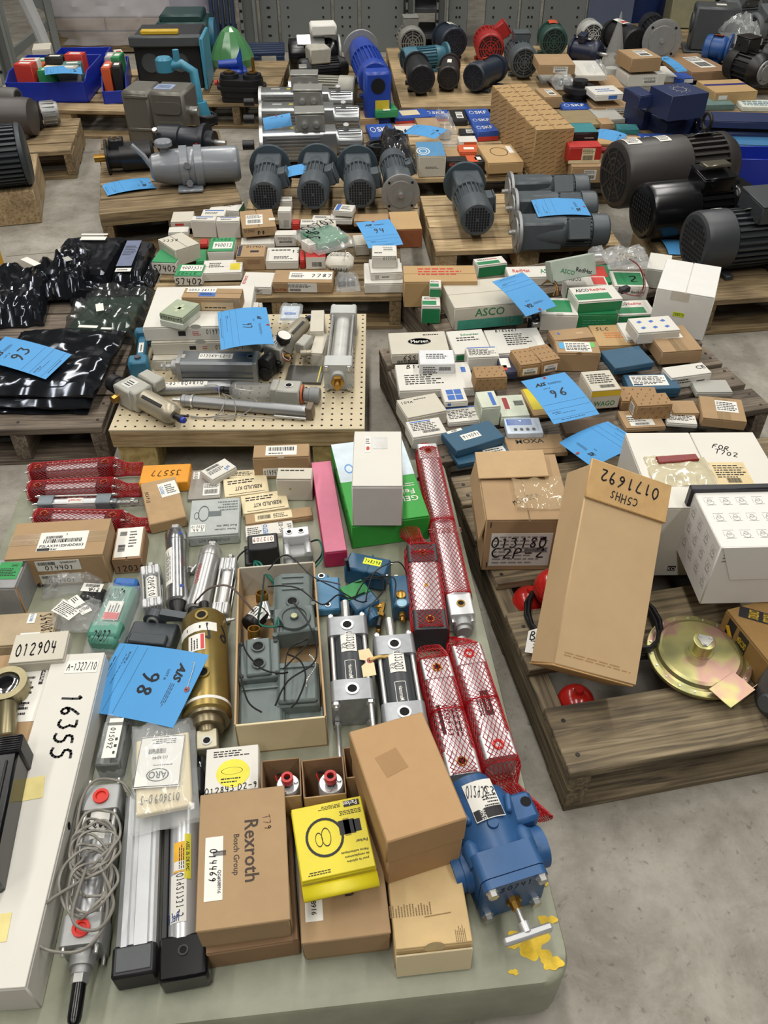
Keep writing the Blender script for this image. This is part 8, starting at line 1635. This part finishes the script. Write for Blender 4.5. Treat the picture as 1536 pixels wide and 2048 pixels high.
def fill(o, u, v, W, D, n, seed, where):
 rg = random.Random(seed); pal = [('teal', M('#4f7a74', .5, name='teal_small')), ('red', AR), ('white', WHITE), ('orange', ORG), ('green', GRC), ('cream', CREAM), ('black', BKC), ('grey', GREYC)]
 nx = max(2, int(math.sqrt(n*W/D))); ny = (n + nx - 1)//nx; k = 0
 for j_ in range(ny):
  for i in range(nx):
   if k >= n: return
   nm, m = pal[(k*3 + seed) % 8]; c = o + u*(W*(-.4 + .8*(i + .5)/nx)) + v*(D*(-.4 + .8*(j_ + .5)/ny)) + Z*.007
   col = ('first', 'second', 'third', 'fourth', 'fifth')[i % 5]; row = ('front', 'middle', 'back', 'rear')[min(j_, 3)]
   t = thing('parts_carton', f'small {nm} carton {col} along the {row} row of the {where}', 'box', c, math.atan2(u.y, u.x) + rg.uniform(-.2, .2)); h = rg.uniform(.12, .17)
   carton_body(t, W*.7/nx, D*.66/ny, h, m, 'tuck'); put_marks(t, box_faces(W*.7/nx, D*.66/ny, h)['top'], [rct(.5, .5, .6, .4, PAPER if nm != 'white' else AR)]); k += 1
fill(*bin_('wide royal blue bin of small cartons nearest the aisle', zN, (18, 455), (500, 450), (60, 330), .13, RB, .75), 10, 1, 'widest bin'); fill(*bin_('narrow royal blue bin right of the widest one', zN, (600, 500), (752, 492), (578, 345), .1, RB), 6, 3, 'narrow bin')
bin_('empty royal blue bin behind the others', zN, (318, 335), (630, 330), (320, 285), .1, RB)
carton('off-white carton on the rear edge of the blue bins', zN, (190, 300), (300, 295), (195, 262), H=.14, mat=OFFW)
lot_tag('blue tag lying in the widest parts bin', (495, 445), .28, (485, 400), .28, (262, 365), .29, '', hole=False)
zP8 = .1305
t = thing('gear_reducer', 'black double gear reducer with brass hub', 'gearbox', P((1460, 600), zP8), -.1); t.scale = (.68, .68, .68); BRD = M('#17181a', .4, nz=.1, name='soot_black')
MB().prism(rrect(.34, .2, .09, 6), (0, 0, .04), X, Y, (0, 0, .12)).build('case', BRD, t); MB().prism(rrect(.38, .24, .1, 6), (0, 0, .09), X, Y, (0, 0, .025)).build('joint_flange', BRD, t)
for x in (-.09, .09): MB().lathe((x, 0, .16), Z, [(0, .075), (.03, .07), (.03, .045), (.04, .045)], 26).build('bearing_tower', BRD, t); MB().ring((x, 0, .195), Z, .035, .018, .012).build('hub', BRASS, t)
MB().cyl((.1, .02, .2), (.1, .02, .3), .012).build('shaft', BRASS, t); MB().lathe((-.19, 0, .12), -X, [(0, .02), (.02, .02)], 14).build('red_plug', RED, t); MB().box((0, 0, .02), (.3, .16, .04), .006).build('foot', BRD, t)
t, L = axis_thing('blue_cone_pump', 'blue cone-shaped pump part behind the black reducer', 'pump', (1310, 388), (1450, 380), zP8 + .13); MB().lathe((0, 0, 0), X, [(0, .02), (.1, .025), (.12, .06), (L, .08)], 22).build('cone', BLM, t); MB().box((L*.8, 0, -.07), (.1, .12, .1), .01).build('stand', BLM, t)
t = thing('bagged_machine', 'machine part shrouded in a translucent green bag', 'bag', P((1400, 385), zP8), .1); MB().lathe((0, 0, 0), Z, [(0, .12), (.04, .13), (.09, .11), (.14, .08), (.18, .05), (.2, .02)], 12).build('green_bag', film('green_bag_film', '#5a9a62', .72, .2, .9), t, ang=15); MB().lathe((0, 0, 0), Z, [(0, .09), (.1, .05), (.15, .02)], 16).build('machine', DGREY, t)
zone(480, 0, 512)
for lb, p, yw in (('low blue plastic skid between the reducer and black motors', (110, 430), .1),):
 t = thing('plastic_skid', lb, 'pallet', P(p, .0), yw, 'dark blue plastic skids'); DBL = M('#1f2e4a', .5, nz=.08, name='dark_blue_plastic')
 for k in range(5): MB().box((0, -.12 + k*.06, .13), (.36, .035, .02), .003).build('slat', DBL, t)
 for k in (-1, 0, 1): MB().box((k*.15, 0, .06), (.05, .28, .12), .004).build('leg', DBL, t)
zone(0, 0, 512)
o = PY((1030, 240), 5.5); t = thing('machine_cover', 'dark green machine cover behind the black drive frame', 'machine', (o.x, 5.8, .0), .05); MB().box((0, .15, .15), (.32, .3, .3), .015).build('case', M('#1f3d3a', .45, nz=.08, name='deep_green'), t); MB().box((.0, .15, .315), (.26, .26, .05), .012).build('hood', M('#1f3d3a', .45, nz=.08, name='deep_green'), t); MB().lathe((.16, .15, .2), X, [(0, .1), (.03, .1), (.03, .05)], 20).build('end_cap', TEAL, t); put_marks(t, Face(lambda a, b, h: Vector((a - .16, -h, b)), .32, .3), [lab(.8, .5, .12, .4, [fin(.5, .5, .8, .8, 3)])])
o = P((790, 345), 0); t = thing('wrapped_load', 'tall pallet load under stretch film with kraft cartons below', 'pallet load', (o.x, o.y + .6, 0), .03)
MB().box((0, 0, .07), (1.15, 1.0, .12), .004).build('skid', MIDW, t)
for x in (-.37, .0, .37): MB().box((x, 0, .175), (.36, .96, .07), .004).build('kraft_carton', KRAFT, t)
MB().box((0, 0, 1.14), (1.1, .95, 1.85), .01).build('white_load', M('#c9c4c6', .5, nz=.06, ns=3, name='film_white'), t); MB().box((.42, -.478, .6), (.3, .01, .7), .002).build('printed_panel', M('#8c8aa0', .5, name='print_panel'), t)
FILM = film('stretch_film', '#d8d6da', .42, .1, 1.0)
q = MB(); nz_ = 60; nr = 120; vs = []
for k in range(nz_ + 1):
 for i in range(nr):
  a = 2*PI*i/nr; c, s = math.cos(a), math.sin(a); e = (abs(c)**6 + abs(s)**6)**(-1/6); w_ = 1 + .04*noise.noise(Vector((a*7, k*.4, 1))) + .05*abs(noise.noise(Vector((a*13, k*1.3, 3))))
  vs.append((.6*c*e*w_, .53*s*e*w_, .06 + 2.0*k/nz_))
q.raw(vs, [(k*nr + i, k*nr + (i + 1) % nr, (k + 1)*nr + (i + 1) % nr, (k + 1)*nr + i) for k in range(nz_) for i in range(nr)]); q.build('stretch_film', FILM, t, ang=30)
GP_ = M('#6f7370', .5, .2, nz=.04, ns=2, name='panel_grey'); GP2 = M('#7d827e', .5, .2, nz=.04, ns=2, name='post_grey')
zone(480, 0, 512); yb = 6.45
def panel(label, x0, x1, lean=.06, mat=GP_, holes=True, y=yb, name='steel_panel', H=2.3):
 a, b = PY((x0, 300), y), PY((x1, 300), y); W = (b - a).length
 t = thing(name, label, 'panel', ((a.x + b.x)/2, y, 0), 0, 'grey steel panels'); t.rotation_euler.x = -lean
 MB().box((0, 0, H/2), (W - .012, .03, H), .003).build('sheet', mat, t)
 if holes:
  q = MB()
  for k in range(40):
   for sx in (-1, 1): q.box((sx*(W/2 - .06), -.016, .1 + k*.055), (.012, .003, .012))
  h = q.build('perforation', HOLE, t); h['kind'] = 'stuff'
panel('perforated grey panel beside the rack post', 134, 246); panel('wide grey panel with two perforated edges', 252, 560); panel('narrow grey panel between two dark joints', 568, 716); panel('widest grey panel behind the blue gearmotor', 724, 985)
panel('grey panel right of the rack opening', 1236, 1358); zone(960, 0, 576); panel('grey panel behind the red motor', 8, 186); panel('grey panel behind the green motor', 190, 300); panel('grey panel ending at the hanging film', 308, 535)
def post(label, p0, p1, y=6.4):
 a, b = PY((p0, 200), y), PY((p1, 200), y); t = thing('rack_post', label, 'rack post', ((a.x + b.x)/2, y, 0), 0, 'grey rack posts'); W = b.x - a.x
 for s in (-1, 1): MB().box((s*W*.38, 0, 1.2), (W*.22, .06, 2.4), .003).build('channel', GP2, t)
 MB().box((0, .02, 1.2), (W*.6, .01, 2.4)).build('web', GP_, t); q = MB()
 for k in range(36): q.box((-W*.38, -.031, .08 + k*.06), (.016, .003, .016))
 h = q.build('slot', HOLE, t); h['kind'] = 'stuff'; MB().box((0, 0, .005), (W*1.3, .12, .01)).build('foot_plate', GP2, t)
zone(480, 0, 512); post('grey rack post right of the green bag', 10, 112); post('rack post left of the open rack', 992, 1046); post('rack post right of the open rack', 1172, 1232)
zone(0, 0, 512); post('grey rack post at the left frame edge', -60, 50, 5.6)
t = thing('rack_brace', 'perforated diagonal rack brace behind the blue bins', 'rack brace', (PY((120, 150), 6.2).x, 6.2, 0), .5)
for k in range(7): MB().box((0, .0, .1 + k*.3), (.45, .02, .05), .002, Matrix.Rotation(.5 if k % 2 else -.5, 3, 'Y')).build('brace', GP_, t)
for s in (-1, 1): MB().box((s*.2, 0, 1.1), (.05, .05, 2.2), .003).build('upright', GP2, t)
t = thing('film_roll', 'long twist of clear plastic film hanging by the rack', 'film', (PY((200, 200), 5.9).x, 5.9, 0), 0)
MB().tube([(.12, -.1, .01), (.06, -.05, .25), (-.05, 0, .6), (-.12, .05, 1.1), (-.2, .1, 1.9)], [.03, .04, .05, .05, .05], 9).build('film', film('grey_film', '#c8c9c8', .6, .15, 1.0), t, ang=20)
t = thing('plastic_skid', 'dark blue plastic skid standing upright behind the green bag', 'pallet', (PY((1340, 200), 6.3).x, 6.32, 0), 0, 'dark blue plastic skids'); t.rotation_euler.x = -.1
for k in range(5): MB().box((-.07 + k*.035, 0, .45), (.025, .03, .88), .004).build('slat', M('#26344a', .5, nz=.08, name='slate_blue_plastic'), t)
for z in (.15, .75): MB().box((0, .03, z), (.17, .03, .08), .003).build('rail', M('#26344a', .5, nz=.08, name='slate_blue_plastic'), t)
zone(480, 0, 512)
t = thing('open_rack', 'open rack of slotted rails between two posts', 'rack', (PY((1105, 200), 6.5).x, 6.7, 0), 0)
for k in range(14): MB().box((0, 0, .08 + k*.16), (.26, .4, .03), .003).build('rail', M('#55595a', .5, .3, name='rail_grey'), t)
for s in (-1, 1): MB().box((s*.12, .1, 1.15), (.04, .5, 2.3), .003).build('side', GP_, t)
zone(960, 0, 576)
panel('sheet of hanging grey-blue film at the right of the panels', 536, 780, mat=M('#565d70', .35, nz=.08, ns=3, name='blue_grey_film'), holes=False, name='film_sheet')
t = thing('ribbed_drum', 'stack of black ribbed housings behind the long black motor', 'machine', (PY((840, 60), 6.3).x - .05, 6.62, 0), 0)
for k in range(9): MB().lathe((0, 0, .02 + k*.11), Z, [(0, .08), (.05, .09), (.08, .09), (.1, .07)], 24).build('ring_housing', M('#1c2024', .45, nz=.1, name='soot_grey'), t)
a = PY((1010, 100), 7.0); t = thing('blue_barrel', 'dark blue barrel beside the timber crate', 'barrel', (a.x - .25, 7.1, 0), 0); MB().lathe((0, 0, 0), Z, [(0, .25), (.02, .27), (.4, .27), (.41, .285), (.43, .27), (.8, .27), (.81, .285), (.83, .27), (1.2, .27)], 32).build('drum', M('#1c2f5e', .4, nz=.06, name='barrel_blue'), t); MB().ring((0, 0, 1.2), Z, .275, .24, .02).build('rim', M('#1c2f5e', .4, nz=.06, name='barrel_blue'), t)
t = thing('timber_crate', 'brown timber crate at the upper right corner', 'crate', (a.x + .62, 7.4, 0), 0)
for k in range(6): MB().box((0, -.3, .12 + k*.19), (1.0, .025, .17), .003).build('plank', MIDW, t)
for s in (-1, 1): MB().box((s*.47, -.33, .6), (.09, .03, 1.2), .003).build('batten', MIDW, t); MB().box((s*.49, 0, .6), (.025, .6, 1.2), .003).build('side', MIDW, t)
t = thing('cream_control_box', 'cream metal box in front of the timber crate', 'cabinet', P((1100, 140), .1305) , -.1); MB().box((0, .05, .12), (.28, .26, .24), .006).build('case', M('#8f8c70', .5, name='cream_paint'), t); MB().box((0, .05, .245), (.285, .265, .012), .003).build('lid', M('#b0a888', .5, name='cream_lid'), t)
